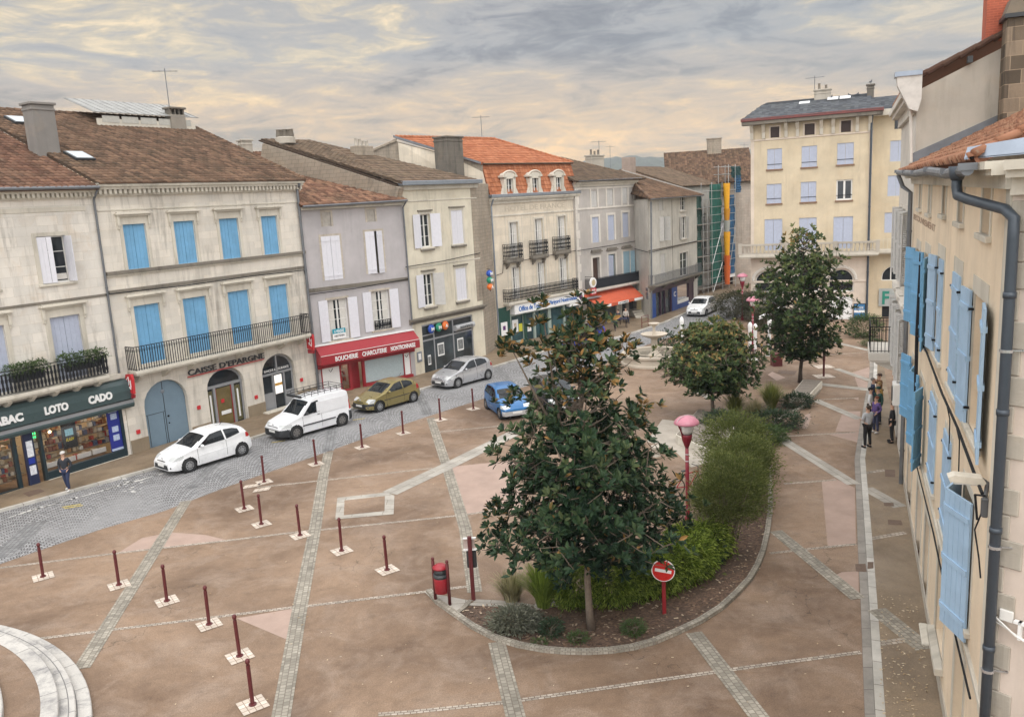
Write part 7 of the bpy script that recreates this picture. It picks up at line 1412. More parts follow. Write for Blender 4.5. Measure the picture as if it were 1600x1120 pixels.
def ringstep(r0,r1,z0,z1,nm,mt,n=120):
    q=MB(); bv=.02; prof=[(r1+.0,z0),(r1,z1-bv),(r1-bv,z1),(r0,z1)]
    for i in range(n):
        a,b_=2*math.pi*i/n,2*math.pi*(i+1)/n
        for (ra,za),(rb,zb) in zip(prof[:-1],prof[1:]): q.quad(*[p0+V(rr*math.cos(k),rr*math.sin(k),zz) for rr,zz,k in ((ra,za,a),(ra,za,b_),(rb,zb,b_),(rb,zb,a))],[(a*r1,ra+za),(b_*r1,ra+za),(b_*r1,rb+zb),(a*r1,rb+zb)])
    return q.build(nm,mt,t)
ringstep(8.6,9.14,0,.15,'step',st); ringstep(8.3,8.84,.15,.30,'step',st); ringstep(8.17,8.52,.30,.44,'step',st); ringstep(7.0,7.47,.43,.6,'step',st); q=MB(); q.lathe([(8.18,.40),(8.18,.43),(7.0,.431)],100,tuple(p0)); q.build('paved_landing',m_pave,t); q=MB(); q.lathe([(7.1,.58),(7.1,.598),(.1,.598)],80,tuple(p0)); q.build('upper_landing',m_pave,t)
# balcony flower boxes
# ================================================================== vegetation
def leaves(P,D,Nn,Ln,Wd,tone,mb,fold=.25,droop=.2):
    "leaf blades: P base points, D directions, Nn rough upward normals"
    P,D,Nn=[np.asarray(x,float) for x in (P,D,Nn)]; D/=np.linalg.norm(D,axis=1,keepdims=True)+1e-9
    S=np.cross(D,Nn); S/=np.linalg.norm(S,axis=1,keepdims=True)+1e-9; U=np.cross(S,D); Ln=np.asarray(Ln)[:,None]; Wd=np.asarray(Wd)[:,None]/2
    a=P; t=P+D*Ln-U*Ln*droop; m1=P+D*Ln*.35; m2=P+D*Ln*.72-U*Ln*droop*.4; up=U*Wd*fold
    Vs=np.stack([a,m1+S*Wd+up,m2+S*Wd*.82+up,t,m2-S*Wd*.82+up,m1-S*Wd+up],1); n=len(P); o=len(mb.v)
    mb.v.extend(map(tuple,Vs.reshape(-1,3).tolist())); idx=np.arange(n)*6+o
    for k in range(n):
        i=int(idx[k]); mb.f.append([i,i+1,i+2,i+3]); mb.f.append([i,i+3,i+4,i+5])
    mb.uv.extend([None]*(2*n)); tt=np.repeat(np.asarray(tone),2).tolist(); mb.tone.extend(tt); mb.hastone=True
def rvec(n): v=RNG.normal(size=(n,3)); return v/np.linalg.norm(v,axis=1,keepdims=True)
def rosettes(C,Ax,k,Ln,mb,tone0,rust):
    n=len(C); Ax=Ax/np.linalg.norm(Ax,axis=1,keepdims=True); a=np.cross(Ax,V(.3,.2,1)); a/=np.linalg.norm(a,axis=1,keepdims=True)+1e-9; b=np.cross(Ax,a)
    for j in range(k):
        th=2.4*j+RNG.uniform(0,6.3,n); sp=RNG.uniform(.55,1.35,n)*(.6+.5*j/k); d=Ax*np.cos(sp)[:,None]+(a*np.cos(th)[:,None]+b*np.sin(th)[:,None])*np.sin(sp)[:,None]
        l=RNG.uniform(.72,1.15,n)*Ln; t=np.clip(tone0+RNG.uniform(-.16,.16,n)+(RNG.random(n)<.10)*.12,0,.74); t=np.where(rust>RNG.random(n),RNG.uniform(.78,1,n),t)
        leaves(C+d*.03,d,Ax+.2*rvec(n),l,l*RNG.uniform(.36,.46,n),t,mb,.22,RNG.uniform(.05,.3))
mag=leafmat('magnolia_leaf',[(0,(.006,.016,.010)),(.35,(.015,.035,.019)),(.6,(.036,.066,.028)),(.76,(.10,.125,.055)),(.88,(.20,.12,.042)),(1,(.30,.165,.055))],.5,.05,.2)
mag2=leafmat('magnolia_leaf_far',[(0,(.012,.026,.012)),(.35,(.030,.056,.022)),(.6,(.070,.105,.038)),(.76,(.15,.17,.062)),(.88,(.26,.19,.07)),(1,(.32,.2,.08))],.55,.08,.2)
bark=plain('grey_bark',(.16,.125,.095),.85,var=.35,scale=14,bump=.6); barkd=plain('dark_bark',(.07,.055,.045),.85,var=.3,scale=14,bump=.5)
def magnolia(base,prof,label,nl,per,Ln,mat,bmat,trunk_r,top,sparse=9e9,rust_z=0,seed=1,k=8,name='magnolia_tree',extra=(),lean=(0,0)):
    global RNG; RNG=np.random.default_rng(seed); rr=random.Random(seed); base=np.asarray(base,float); t=thing(name,label,'tree',base); zs=[p[0] for p in prof]; z0,z1=zs[0],zs[-1]
    rad=lambda z: float(np.interp(z,zs,[p[1] for p in prof])); tw=MB(); br=MB(); ax=lambda z: base+V(lean[0]*z/z1+.05*math.sin(z*1.3+seed),lean[1]*z/z1+.05*math.cos(z*1.7),z)
    tw.tube([ax(z) for z in np.linspace(0,top,12)],[trunk_r*(1.25 if i==0 else 1-.085*i) for i in range(12)],9); C=[];A=[];T=[];Rz=[]
    ex=[(rr.uniform(0,1)**.8,None,None) for _ in range(nl)]
    for i in range(nl):
        z=z0+(z1-z0)*((i+.5)/nl); z=min(z1,max(z0,z+rr.uniform(-.15,.15))); az=i*2.39996+rr.uniform(-.5,.5); r=rad(z)*rr.uniform(.68,1.12)
        zb=min(max(z-r*.55,z0*.75),top*.97); P0=ax(zb); out=V(math.cos(az),math.sin(az),0); P2=ax(z)+out*r; P1=P0*.45+P2*.55+Z*(-.10*r)
        pts=[P0,P0*.6+P1*.4,P1,P1*.5+P2*.5-Z*.02,P2]; br.tube(pts,[trunk_r*.32,trunk_r*.26,trunk_r*.2,trunk_r*.13,.008],5,False)
        np_=(int(per*1.35) if z<z0+1.7 and nl>120 else per) if z<sparse else int(per*.22)
        for q in range(np_):
            tt=rr.uniform(.42,1.02) if z<sparse else rr.uniform(.72,1.02); c=P0*(1-tt)**2+P1*2*tt*(1-tt)+P2*tt*tt; sp=.13+.09*r
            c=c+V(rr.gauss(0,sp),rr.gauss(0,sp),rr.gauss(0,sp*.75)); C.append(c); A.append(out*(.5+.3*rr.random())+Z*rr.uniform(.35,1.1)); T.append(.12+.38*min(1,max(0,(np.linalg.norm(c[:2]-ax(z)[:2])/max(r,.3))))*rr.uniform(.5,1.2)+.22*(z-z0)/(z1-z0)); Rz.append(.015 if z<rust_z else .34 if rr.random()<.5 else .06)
            if rr.random()<.5: br.tube([c,c*.7+(P0*(1-tt)**2+P1*2*tt*(1-tt)+P2*tt*tt)*.3-Z*.03,P0*(1-tt)**2+P1*2*tt*(1-tt)+P2*tt*tt],[.006,.01,.014],4,False)
    for (p,n_,sp,rz) in extra:
        for _ in range(n_): C.append(np.asarray(p)+V(rr.gauss(0,sp),rr.gauss(0,sp),rr.gauss(0,sp*.8))); A.append(V(rr.gauss(0,.4),rr.gauss(0,.4),1)); T.append(rr.uniform(.25,.5)); Rz.append(rz)
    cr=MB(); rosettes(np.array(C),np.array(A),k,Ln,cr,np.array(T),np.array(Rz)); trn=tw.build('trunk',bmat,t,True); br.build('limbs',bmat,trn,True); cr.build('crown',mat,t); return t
b1=gp(924,985); PX=lambda u,v,Y: (lambda d:CAM+d*(Y/d[1]))(FW+R2*((u-800)/FPX)-U2*((v-560)/FPX))
Y1_=b1[1]
ex=[(PX(800,546,Y1_),9,.16,.55),(PX(785,552,Y1_),6,.12,.6),(PX(830,550,Y1_),8,.18,.45),(PX(848,478,Y1_),6,.10,.5),(PX(846,505,Y1_),6,.12,.5),(PX(862,535,Y1_),8,.16,.4),(PX(935,485,Y1_),6,.10,.5),(PX(925,512,Y1_),9,.16,.45),(PX(900,510,Y1_),6,.14,.4),(PX(985,542,Y1_),8,.14,.5),(PX(960,560,Y1_),8,.18,.45),(PX(900,560,Y1_),10,.2,.4),(PX(880,590,Y1_),16,.2,.3),(PX(945,600,Y1_),18,.22,.3),(PX(905,470,Y1_),5,.08,.5),(PX(875,560,Y1_),9,.13,.4),(PX(940,545,Y1_),9,.14,.4),(PX(915,580,Y1_),14,.2,.3),(PX(775,800,Y1_),14,.2,.15),(PX(790,845,Y1_),26,.28,.02),(PX(1040,800,Y1_),14,.22,.1),(PX(1045,760,Y1_),9,.16,.2),(PX(1000,660,Y1_),8,.14,.45),(PX(1008,640,Y1_),5,.1,.6),(PX(1015,828,Y1_),14,.22,.02),(PX(940,870,Y1_),18,.25,.02),(PX(870,860,Y1_),18,.25,.02),(PX(800,620,Y1_),8,.18,.3)]
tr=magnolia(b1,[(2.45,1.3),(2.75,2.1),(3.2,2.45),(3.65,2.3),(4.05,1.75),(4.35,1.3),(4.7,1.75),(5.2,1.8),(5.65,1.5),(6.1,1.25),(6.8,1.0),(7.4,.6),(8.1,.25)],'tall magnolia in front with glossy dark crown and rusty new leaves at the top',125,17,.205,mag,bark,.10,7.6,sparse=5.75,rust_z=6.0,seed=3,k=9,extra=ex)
mb=MB(); 
for (u,v) in ((800,546),(848,490),(935,490),(985,545),(960,562)): 
    e=PX(u,v,Y1_); s_=PX(880,690,Y1_+.1) if u<900 else PX(895,640,Y1_); mb.tube([s_,(s_*.5+e*.5)+V(.1*(1 if u<900 else -1)*0,0,-.1),e],[.05,.035,.012],6,False)
mb.build('upper_limb',bark,tr,True)
magnolia(gp(1114,650)+Z*.42*0,[(1.5,.9),(1.85,1.6),(2.3,2.25),(3.0,2.3),(3.6,1.9),(4.1,1.2),(4.5,.6)],'round crowned magnolia on a straight trunk behind the feathery bush',110,15,.235,mag2,bark,.10,3.9,rust_z=3.2,seed=9,k=8)
magnolia(gp(1252,598),[(1.6,.8),(2.2,1.5),(2.9,2.1),(3.5,1.7),(4.2,2.4),(5.2,2.5),(5.9,1.7),(6.5,1.9),(7.1,1.1),(7.8,1.0),(8.4,.4)],'tall dark magnolia growing from the low wooden deck box before the ochre house',120,15,.25,mag2,barkd,.11,7.8,rust_z=7.5,seed=17,k=8,sparse=7.)
def foliage(base,parts,label,name,mat,Ln,asp,n,seed,stems=0,h=1.,updir=.5,tone=(.15,.75),cat='shrub',group=None,smat=None,droop=.3):
    """parts: ellipsoids (dx,dy,dz, rx,ry,rz)"""
    global RNG; RNG=np.random.default_rng(seed); base=np.asarray(base,float); t=thing(name,label,cat,base,group); mb=MB(); tot=sum(p[3]*p[4]*p[5] for p in parts)
    for p in parts:
        k=max(20,int(n*p[3]*p[4]*p[5]/tot)); d=rvec(k); r=RNG.uniform(.35,1.06,k)**.55+(RNG.random(k)<.12)*RNG.uniform(0,.28,k); bump=1+.16*np.sin(d[:,0]*9+seed)*np.sin(d[:,1]*8)+.1*np.sin(d[:,2]*13); C=base+V(*p[:3])+d*V(*p[3:])*(r*bump)[:,None]; C[:,2]=np.maximum(C[:,2],.03)
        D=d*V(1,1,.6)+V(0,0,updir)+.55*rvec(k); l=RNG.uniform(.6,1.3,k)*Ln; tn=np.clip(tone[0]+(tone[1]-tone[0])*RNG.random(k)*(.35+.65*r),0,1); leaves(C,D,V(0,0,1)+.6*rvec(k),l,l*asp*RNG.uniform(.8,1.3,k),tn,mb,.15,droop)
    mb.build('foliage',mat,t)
    if stems:
        q=MB(); rr=random.Random(seed)
        for _ in range(stems): p=rr.choice(parts); a=base+V(rr.uniform(-.12,.12),rr.uniform(-.12,.12),0); e=base+V(p[0]+rr.uniform(-.7,.7)*p[3],p[1]+rr.uniform(-.7,.7)*p[4],p[2]+rr.uniform(-.2,.7)*p[5]); q.tube([a,a*.6+e*.4+Z*.12*h,e],[.028,.02,.006],5,False)
        q.build('stems',smat or bark,t,True)
    return t
def grassclump(base,n,L,spread,label,name,mat,seed,group=None,cat='grass',w=.012,tone=(.2,.8)):
    global RNG; RNG=np.random.default_rng(seed); base=np.asarray(base,float); t=thing(name,label,cat,base,group); mb=MB(); rr=random.Random(seed)
    for _ in range(n):
        az=rr.uniform(0,6.283); out=V(math.cos(az),math.sin(az),0); l=L*rr.uniform(.6,1.1); lean=rr.uniform(.05,1.)*spread; e=V(-out[1],out[0],0)*w*rr.uniform(.7,1.3); p=base+out*rr.uniform(0,.16)*spread*1.5; pts=[]
        for k in range(5): s=k/4; pts.append(p+Z*l*(s-.42*lean*s*s)+out*l*lean*.75*s**1.6)
        vs=[];F=[]
        for k,c in enumerate(pts): f=1-.85*(k/4)**1.5; vs+=[c-e*f,c+e*f]
        F=[[2*k,2*k+1,2*k+3,2*k+2] for k in range(4)]; mb.add(vs,F,tone=rr.uniform(*tone))
    mb.build('blades',mat,t); return t
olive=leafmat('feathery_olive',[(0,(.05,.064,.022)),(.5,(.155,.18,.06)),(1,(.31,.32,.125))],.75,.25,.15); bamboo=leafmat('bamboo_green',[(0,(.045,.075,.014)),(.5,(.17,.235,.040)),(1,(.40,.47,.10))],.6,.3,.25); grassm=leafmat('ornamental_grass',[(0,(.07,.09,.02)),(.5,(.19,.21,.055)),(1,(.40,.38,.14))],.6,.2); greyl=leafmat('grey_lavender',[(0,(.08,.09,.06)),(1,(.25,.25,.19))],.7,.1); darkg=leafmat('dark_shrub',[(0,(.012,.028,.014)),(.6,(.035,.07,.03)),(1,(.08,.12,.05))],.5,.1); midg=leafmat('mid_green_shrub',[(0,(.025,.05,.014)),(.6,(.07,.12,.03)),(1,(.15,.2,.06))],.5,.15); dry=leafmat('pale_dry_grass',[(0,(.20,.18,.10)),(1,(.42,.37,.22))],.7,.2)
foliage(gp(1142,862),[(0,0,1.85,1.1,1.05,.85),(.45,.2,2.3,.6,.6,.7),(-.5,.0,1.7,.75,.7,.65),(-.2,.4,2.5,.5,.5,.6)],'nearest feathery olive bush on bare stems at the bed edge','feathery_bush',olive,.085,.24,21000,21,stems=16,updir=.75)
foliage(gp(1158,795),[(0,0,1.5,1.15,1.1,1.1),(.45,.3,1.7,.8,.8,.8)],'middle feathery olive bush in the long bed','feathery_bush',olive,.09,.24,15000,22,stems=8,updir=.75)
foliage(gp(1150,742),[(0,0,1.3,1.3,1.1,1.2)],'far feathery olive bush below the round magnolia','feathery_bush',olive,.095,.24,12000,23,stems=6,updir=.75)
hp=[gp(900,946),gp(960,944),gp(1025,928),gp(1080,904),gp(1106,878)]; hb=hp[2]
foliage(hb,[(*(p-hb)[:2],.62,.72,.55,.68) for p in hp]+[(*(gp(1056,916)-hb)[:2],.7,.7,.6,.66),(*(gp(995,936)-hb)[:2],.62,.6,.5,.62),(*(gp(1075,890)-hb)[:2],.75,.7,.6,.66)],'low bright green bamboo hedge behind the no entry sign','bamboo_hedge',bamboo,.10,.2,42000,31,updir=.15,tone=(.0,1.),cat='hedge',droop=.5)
for i,(px,n,L,sp,mt,lb,nm) in enumerate([((850,948),900,1.3,.75,bamboo,'yellow green tall grass clump left of the big magnolia trunk','grass_clump'),((800,938),500,.9,.9,dry,'pale dry grass tuft behind the notice post','grass_clump'),((880,943),500,1.2,.8,bamboo,'green grass clump beside the bamboo hedge','grass_clump'),((1205,640),700,1.45,.85,grassm,'large yellow green grass clump beside the wooden deck box','grass_clump'),((1148,650),520,1.3,.9,grassm,'yellow green grass clump right of the round magnolia trunk','grass_clump'),((1178,655),400,1.1,.9,dry,'pale plumed grass between two green clumps','grass_clump'),((1085,905),120,.7,.9,dry,'pale straw tuft under the nearest street lamp','grass_clump')]): grassclump(gp(*px),n,L,sp,lb,nm,mt,40+i,'grass clumps in the planting bed',w=.018)
for i,(px,pt,mt,lb,ln,n) in enumerate([((805,985),[(0,0,.28,.62,.42,.34),(.35,.1,.2,.35,.3,.25)],greyl,'grey green lavender mound at the bed front',.10,3200),((862,992),[(0,0,.2,.3,.28,.24)],darkg,'dark green cushion plant beside the lavender mound',.07,900),((990,990),[(0,0,.16,.3,.25,.2)],midg,'small green plant right of the big magnolia trunk',.07,700),((903,1003),[(0,0,.12,.26,.18,.16)],midg,'small green plant just below the big magnolia trunk',.06,500),((843,1008),[(0,0,.08,.22,.14,.1)],midg,'tiny green plant at the curb left of the trunk',.05,300),((1213,668),[(0,0,.35,1.2,.9,.42)],darkg,'low dark shrub at the bed edge before the wooden deck box',.12,3000),((1245,636),[(0,0,.3,.8,.6,.4)],darkg,'low dark shrub at the corner of the wooden deck box',.12,1600),((1190,690),[(0,0,.3,1.1,.9,.4)],midg,'spreading green shrub between grass clumps and feathery bush',.12,3000),((1128,675),[(0,0,.5,.9,.7,.5)],darkg,'dark shrub at the foot of the round magnolia',.12,2200),((1350,527),[(0,0,.8,1.2,.9,.85)],midg,'rounded green bush before the white balcony wall',.13,3500),((1362,540),[(0,0,.2,.8,.5,.25)],midg,'low green tuft at the right kerb before the bush',.10,900),((1040,545),[(0,0,.6,.7,.7,.7)],darkg,'dark spiky plant beside the fountain basin',.2,500),((1102,880),[(0,0,.5,.55,.5,.5)],mag,'young magnolia with few large leaves by the bamboo hedge',.2,330)]): foliage(gp(*px),pt,lb,'low_shrub',mt,ln,.3 if ln<.15 else .4,n,60+i,stems=4,h=.5,cat='shrub')
for i,(px,r,h,lb) in enumerate([((1150,497),2.0,2.2,'dark feathery bush left under the farthest street lamp'),((1185,500),1.9,2.3,'dark feathery bush right under the farthest street lamp'),((1205,515),1.6,1.7,'dark bush beside the tall magnolia before the ochre house')]): foliage(gp(*px),[(0,0,h*.55,r,r*.8,h*.5)],lb,'feathery_bush',leafmat('dark_olive_%d'%i,[(0,(.03,.035,.016)),(1,(.11,.105,.055))],.6,.1),.16,.24,6000,80+i,stems=6)
# planting bed soil, kerb, chips
bedF=[(666,926),(680,943),(706.5,962),(735,982),(769.5,1000),(808,1012),(850,1019.5),(885,1022.5),(920,1023),(955,1021),(990,1016),(1026,1006),(1060,991.5),(1097,974),(1130,953),(1155,930),(1175.5,907.5),(1188,886),(1197,862),(1203,835),(1207,805),(1208,778),(1206,740),(1202,705),(1198,685),(1197,668),(1227,653),(1260,636),(1282,611)]
bedB=[(1256,606),(1225,620),(1160,640),(1120,672),(1128,700),(1110,745),(1090,800),(1066,842),(1010,868),(940,905),(880,935),(830,945),(742,945),(733,939)]
t_=NT('bark_mulch'); p_=t_.world(); vo=t_.n('TexVoronoi',{'Scale':16.}); t_.set(vo,'Vector',t_.mapping(p_,(1,1.8,1))); c_=t_.n('ValToRGB'); t_.set(c_,'Fac',vo.outputs['Color']); e_=c_.color_ramp.elements; e_[0].color=(.045,.028,.02,1); e_[1].color=(.20,.125,.085,1); c2_=t_.mix(t_.ramp(t_.noise(p_,1.2,4),.45,.65,0,.6),c_.outputs[0],(.055,.04,.03)); t_.bump(vo.outputs['Distance'],.8,.03); t_.out(Base_Color=c2_,Roughness=.9)
mb=MB(); tri(mb,gpoly(bedF[2:]+bedB[:-1],0),.03); struct('planting_bed_soil',mb,t_.m)
mb=MB(); tri(mb,gpoly([(663,925),(735,939),(706,962),(683,945)],0),.022); ribbon(mb,[(735,942),(780,944),(830,950),(900,940)],.35,.034); struct('pale_corner_wedge',mb,m_slab)
mb=MB(); kerbline(mb,dense([gp(u,v) for u,v in bedF[::-1]],2),.16,0,.10,-1); kerbline(mb,[gp(u,v) for u,v in ((733,939),(722,950),(706,963))],.12,0,.06,1); struct('bed_kerb',mb,m_sett)
rng=random.Random(5); mb=MB(); BF=[gp(u,v)[:2] for u,v in bedF[2:]+bedB]; xs=[p[0] for p in BF]; ys_=[p[1] for p in BF]; cnt=0
while cnt<1900:
    x,y=rng.uniform(min(xs),max(xs)),rng.uniform(min(ys_),30)
    if not inpoly(x,y,[tuple(q) for q in BF]): continue
    cnt+=1; s_=rng.uniform(.02,.06); a=rng.uniform(0,6.3); w_=s_*.45; tl=rng.uniform(-.5,.5); mb.quad(*[V(x+s_*i*math.cos(a)-w_*j*math.sin(a),y+s_*i*math.sin(a)+w_*j*math.cos(a),.045+.02*i*tl+.008*rng.random()) for i,j in ((-1,-1),(1,-1),(1,1),(-1,1))],tone=rng.random())
o=mb.build('bark_chips',leafmat('bark_chip',[(0,(.06,.035,.025)),(.7,(.22,.14,.09)),(1,(.50,.40,.29))],.85,0)); tag(o,kind='stuff',label='brown bark chips and dead leaves in the planting bed',cat='bark chips')
# flower boxes on the tobacco shop balcony
for i,(s0,s1,lb) in enumerate(((-4.9,-3.7,'left flower box with round green plants on the tobacco shop balcony'),(-2.7,-1.1,'right flower box with trailing green plants on the tobacco shop balcony'))):
    t=foliage(K.p((s0+s1)/2,4.95,.5),[(K.u[0]*d,K.u[1]*d,.12,.32,.28,.3) for d in np.linspace(-(s1-s0)/2,(s1-s0)/2,5)],lb,'flower_box',midg,.10,.4,1500,90+i,cat='flower box',group='flower boxes on the balcony'); q=MB(); K.box(q,s0,s1,4.6,4.9,.36,.62,.02); q.build('trough',frame_d,t)
# ================================================================== people
def skinmesh(name,verts,edges,rad,lv=1):
    me=bpy.data.meshes.new(name); me.from_pydata([tuple(v) for v in verts],edges,[]); ob=bpy.data.objects.new(name,me); COL.objects.link(ob); md=ob.modifiers.new('s','SKIN'); md.use_smooth_shade=True
    sv=me.skin_vertices[0].data
    for i,r in enumerate(rad): sv[i].radius=(r,r) if not hasattr(r,'__len__') else r
    sv[0].use_root=True; sb=ob.modifiers.new('d','SUBSURF'); sb.levels=lv; sb.render_levels=lv
    bpy.context.view_layer.update(); out=bpy.data.meshes.new_from_object(ob.evaluated_get(bpy.context.evaluated_depsgraph_get())); bpy.data.objects.remove(ob); bpy.data.meshes.remove(me); out.polygons.foreach_set('use_smooth',[True]*len(out.polygons)); return out
def person(pos,face,label,top,trouser,hairc,shoe,h=1.72,arms='down',legs='stand',hat=None,coatlen=.0,skin=(.50,.30,.21),group=None,short=False,bald=False,bag=None):
    k=h/1.75; pos=np.asarray(pos,float); t=thing('person',label,'person',(0,0,0),group); sk=plain('skin_%d'%int(skin[0]*100),skin,.55,var=.06)
    J={}; J['pel']=V(0,0,.95); J['waist']=V(0,0,1.10); J['chest']=V(0,-.01,1.32); J['neck']=V(0,0,1.47); J['jaw']=V(0,-.015,1.555); J['head']=V(0,.005,1.645); J['crown']=V(0,.01,1.715); J['nose']=V(0,-.105,1.60)
    for s,n in ((1,'l'),(-1,'r')):
        J['sh'+n]=V(.175*s,0,1.41)
        if arms=='down': J['el'+n]=V(.235*s,.03,1.14); J['wr'+n]=V(.23*s,-.06,.90)
        elif arms=='pocket': J['el'+n]=V(.27*s,.06,1.15); J['wr'+n]=V(.17*s,-.10,.98)
        elif arms=='cross': J['el'+n]=V(.23*s,-.04,1.14); J['wr'+n]=V(-.05*s,-.21,1.16+.03*s)
        elif arms=='up': J['el'+n]=V(.24*s,-.10,1.22); J['wr'+n]=V(.10*s,-.20,1.42)
        elif arms=='sit': J['el'+n]=V(.24*s,-.02,1.14); J['wr'+n]=V(.14*s,-.28,1.06)
        J['hip'+n]=V(.095*s,0,.90)
        if legs=='sit': J['kn'+n]=V(.11*s,-.42,.93); J['an'+n]=V(.11*s,-.40,.50); J['to'+n]=V(.12*s,-.54,.47)
        elif legs=='walk': J['kn'+n]=V(.10*s,-.10*s-.04,.50); J['an'+n]=V(.10*s,-.16*s+.04,.09); J['to'+n]=V(.11*s,-.16*s-.11,.04)
        else: J['kn'+n]=V(.115*s,-.015,.50); J['an'+n]=V(.13*s,.02,.09); J['to'+n]=V(.15*s,-.12,.04)
    names=list(J); E=[('pel','waist'),('waist','chest'),('chest','neck'),('neck','jaw'),('jaw','head'),('head','crown'),('head','nose')]; Rd=dict(pel=.125,waist=.115,chest=.135,neck=.052,jaw=.070,head=.088,crown=.058,nose=.018)
    for n in 'lr':
        E+=[('chest','sh'+n),('sh'+n,'el'+n),('el'+n,'wr'+n),('pel','hip'+n),('hip'+n,'kn'+n),('kn'+n,'an'+n),('an'+n,'to'+n)]; Rd.update({'sh'+n:.062,'el'+n:.043,'wr'+n:.028,'hip'+n:.088,'kn'+n:.056,'an'+n:.038,'to'+n:.032})
        d=J['wr'+n]-J['el'+n]; d/=np.linalg.norm(d); sd=np.cross(d,V(0,1,0) if abs(d[1])<.9 else V(1,0,0)); sd/=np.linalg.norm(sd)+1e-9; J['pa'+n]=J['wr'+n]+d*.075; E.append(('wr'+n,'pa'+n)); Rd['pa'+n]=.030
        up=np.cross(sd,d)
        for f in range(4):
            b_=J['pa'+n]+up*(.024*(f-1.5)); ln=[.062,.075,.07,.052][f]; J['f%d%s'%(f,n)]=b_+d*ln*.6; J['g%d%s'%(f,n)]=b_+d*ln+sd*.02; E+=[('pa'+n,'f%d%s'%(f,n)),('f%d%s'%(f,n),'g%d%s'%(f,n))]; Rd['f%d%s'%(f,n)]=.009; Rd['g%d%s'%(f,n)]=.007
        J['th'+n]=J['wr'+n]+d*.045+up*.05; E.append(('pa'+n,'th'+n)); Rd['th'+n]=.010
    names=list(J); ix={n:i for i,n in enumerate(names)}; drop=-.45 if legs=='sit' else 0
    body=skinmesh('body',[J[n]*V(1,1,1) for n in names],[(ix[a],ix[b_]) for a,b_ in E],[Rd[n] for n in names])
    def place(me): me.transform(Matrix.Translation((0,0,drop+(.0)))); me.transform(Matrix.Scale(k,4)); return me
    def add(nm,me,m_): place(me); me.materials.clear(); me.materials.append(m_); return link(nm,me,t)
    add('body',body,sk)
    def sub(nm,keys,edges,scale,m_,extra=None):
        ks=list(keys); vs=[J[q] for q in ks]; me=skinmesh(nm,vs,[(ks.index(a),ks.index(b_)) for a,b_ in edges],[Rd[q]*scale.get(q[:2],scale['*']) for q in ks]); return add(nm,me,m_)
    J['hem']=V(0,.01,.92-coatlen); Rd['hem']=.145+coatlen*.1; aE=[('chest','shl'),('shl','ell'),('chest','shr'),('shr','elr')]; aK=['chest','waist','hem','neckb','shl','ell','shr','elr']; J['neckb']=V(0,.0,1.445); Rd['neckb']=.06
    if not short: aE+=[('ell','wrl'),('elr','wrr')]; aK+=['wrl','wrr']
    sub('jacket',aK,[('chest','waist'),('waist','hem'),('chest','neckb')]+aE,{'*':1.22,'wr':1.35,'ch':1.18,'he':1.,'ne':1.15,'el':1.3},top)
    sub('trousers',['pel','hipl','knl','anl','hipr','knr','anr'],[('pel','hipl'),('hipl','knl'),('knl','anl'),('pel','hipr'),('hipr','knr'),('knr','anr')],{'*':1.2,'an':1.5,'kn':1.3,'pe':1.1},trouser)
    def ballpart(nm,c,r,m_): q=MB(); q.ball(c,r,12,8); o=q.build(nm,m_,t,True); o.data.transform(Matrix.Translation((0,0,drop))); o.data.transform(Matrix.Scale(k,4)); return o
    for n in 'lr': q=MB(); d=J['to'+n]-J['an'+n]; c=(J['an'+n]+J['to'+n])/2-Z*.02; q.ball(c,(.052,.135,.052),10,7); o=q.build('shoe',shoe,t,True); o.data.transform(Matrix.Translation((0,0,drop))); o.data.transform(Matrix.Scale(k,4))
    if hat is None or not bald: ballpart('hair',J['head']+V(0,.022,.035),(.098,.102,.088),hairc)
    if hat is not None: ballpart('hat',J['head']+V(0,.0,.065),(.105,.112,.070),hat); ballpart('hat_brim',J['head']+V(0,-.05,.045),(.10,.12,.014),hat)
    q=MB()
    for s in (1,-1): q.ball(J['head']+V(.034*s,-.080,-.005),.013,8,6)
    o=q.build('eyes',frame_d,t,True); o.data.transform(Matrix.Translation((0,0,drop))); o.data.transform(Matrix.Scale(k,4))
    q=MB(); 
    for s in (1,-1): q.ball(J['head']+V(.088*s,.0,-.01),(.014,.025,.034),8,6)
    o=q.build('ears',sk,t,True); o.data.transform(Matrix.Translation((0,0,drop))); o.data.transform(Matrix.Scale(k,4))
    if bag is not None:
        q=MB(); q.box(J['wrl']+V(.02,0,-.28),(.12,.3,.3),None,.03); q.tube([J['wrl']+V(0,.1,-.13),J['wrl'],J['wrl']+V(0,-.1,-.13)],.01,5); o=q.build('bag',bag,t); o.data.transform(Matrix.Scale(k,4))
    t.location=Vector(pos); t.rotation_euler=(0,0,face); return t
P_=lambda n,c: plain(n,c,.85,var=.12,scale=10)
blk=P_('black_cloth',(.012,.012,.014)); navyc=P_('navy_cloth',(.018,.022,.04)); hairg=P_('grey_hair',(.22,.20,.19)); hairb=P_('brown_hair',(.045,.028,.018)); hairgold=P_('fair_hair',(.32,.21,.09)); shw=P_('white_shoes',(.55,.54,.52)); shb=P_('black_shoes',(.015,.015,.016))
GP='people talking on the right pavement'
pz=lambda u,v: gp(u,v,.06)
def legp(u,v): return pz(u,v)
person(gp(107,766,.1),R(165)-math.pi*.9,'person in dark padded jacket and pale cap walking past the tobacco shop',P_('dark_padded_jacket',(.022,.026,.035)),P_('dark_blue_jeans',(.02,.03,.075)),hairb,shw,1.66,'pocket','walk',hat=P_('pale_cap',(.55,.53,.5)),bag=None)
person(pz(1355,699),R(-160),'person in a grey short sleeved shirt and long black apron nearest on the right pavement',P_('grey_shirt',(.42,.43,.45)),blk,hairb,shb,1.78,'cross','stand',short=True,group=GP,coatlen=.0)
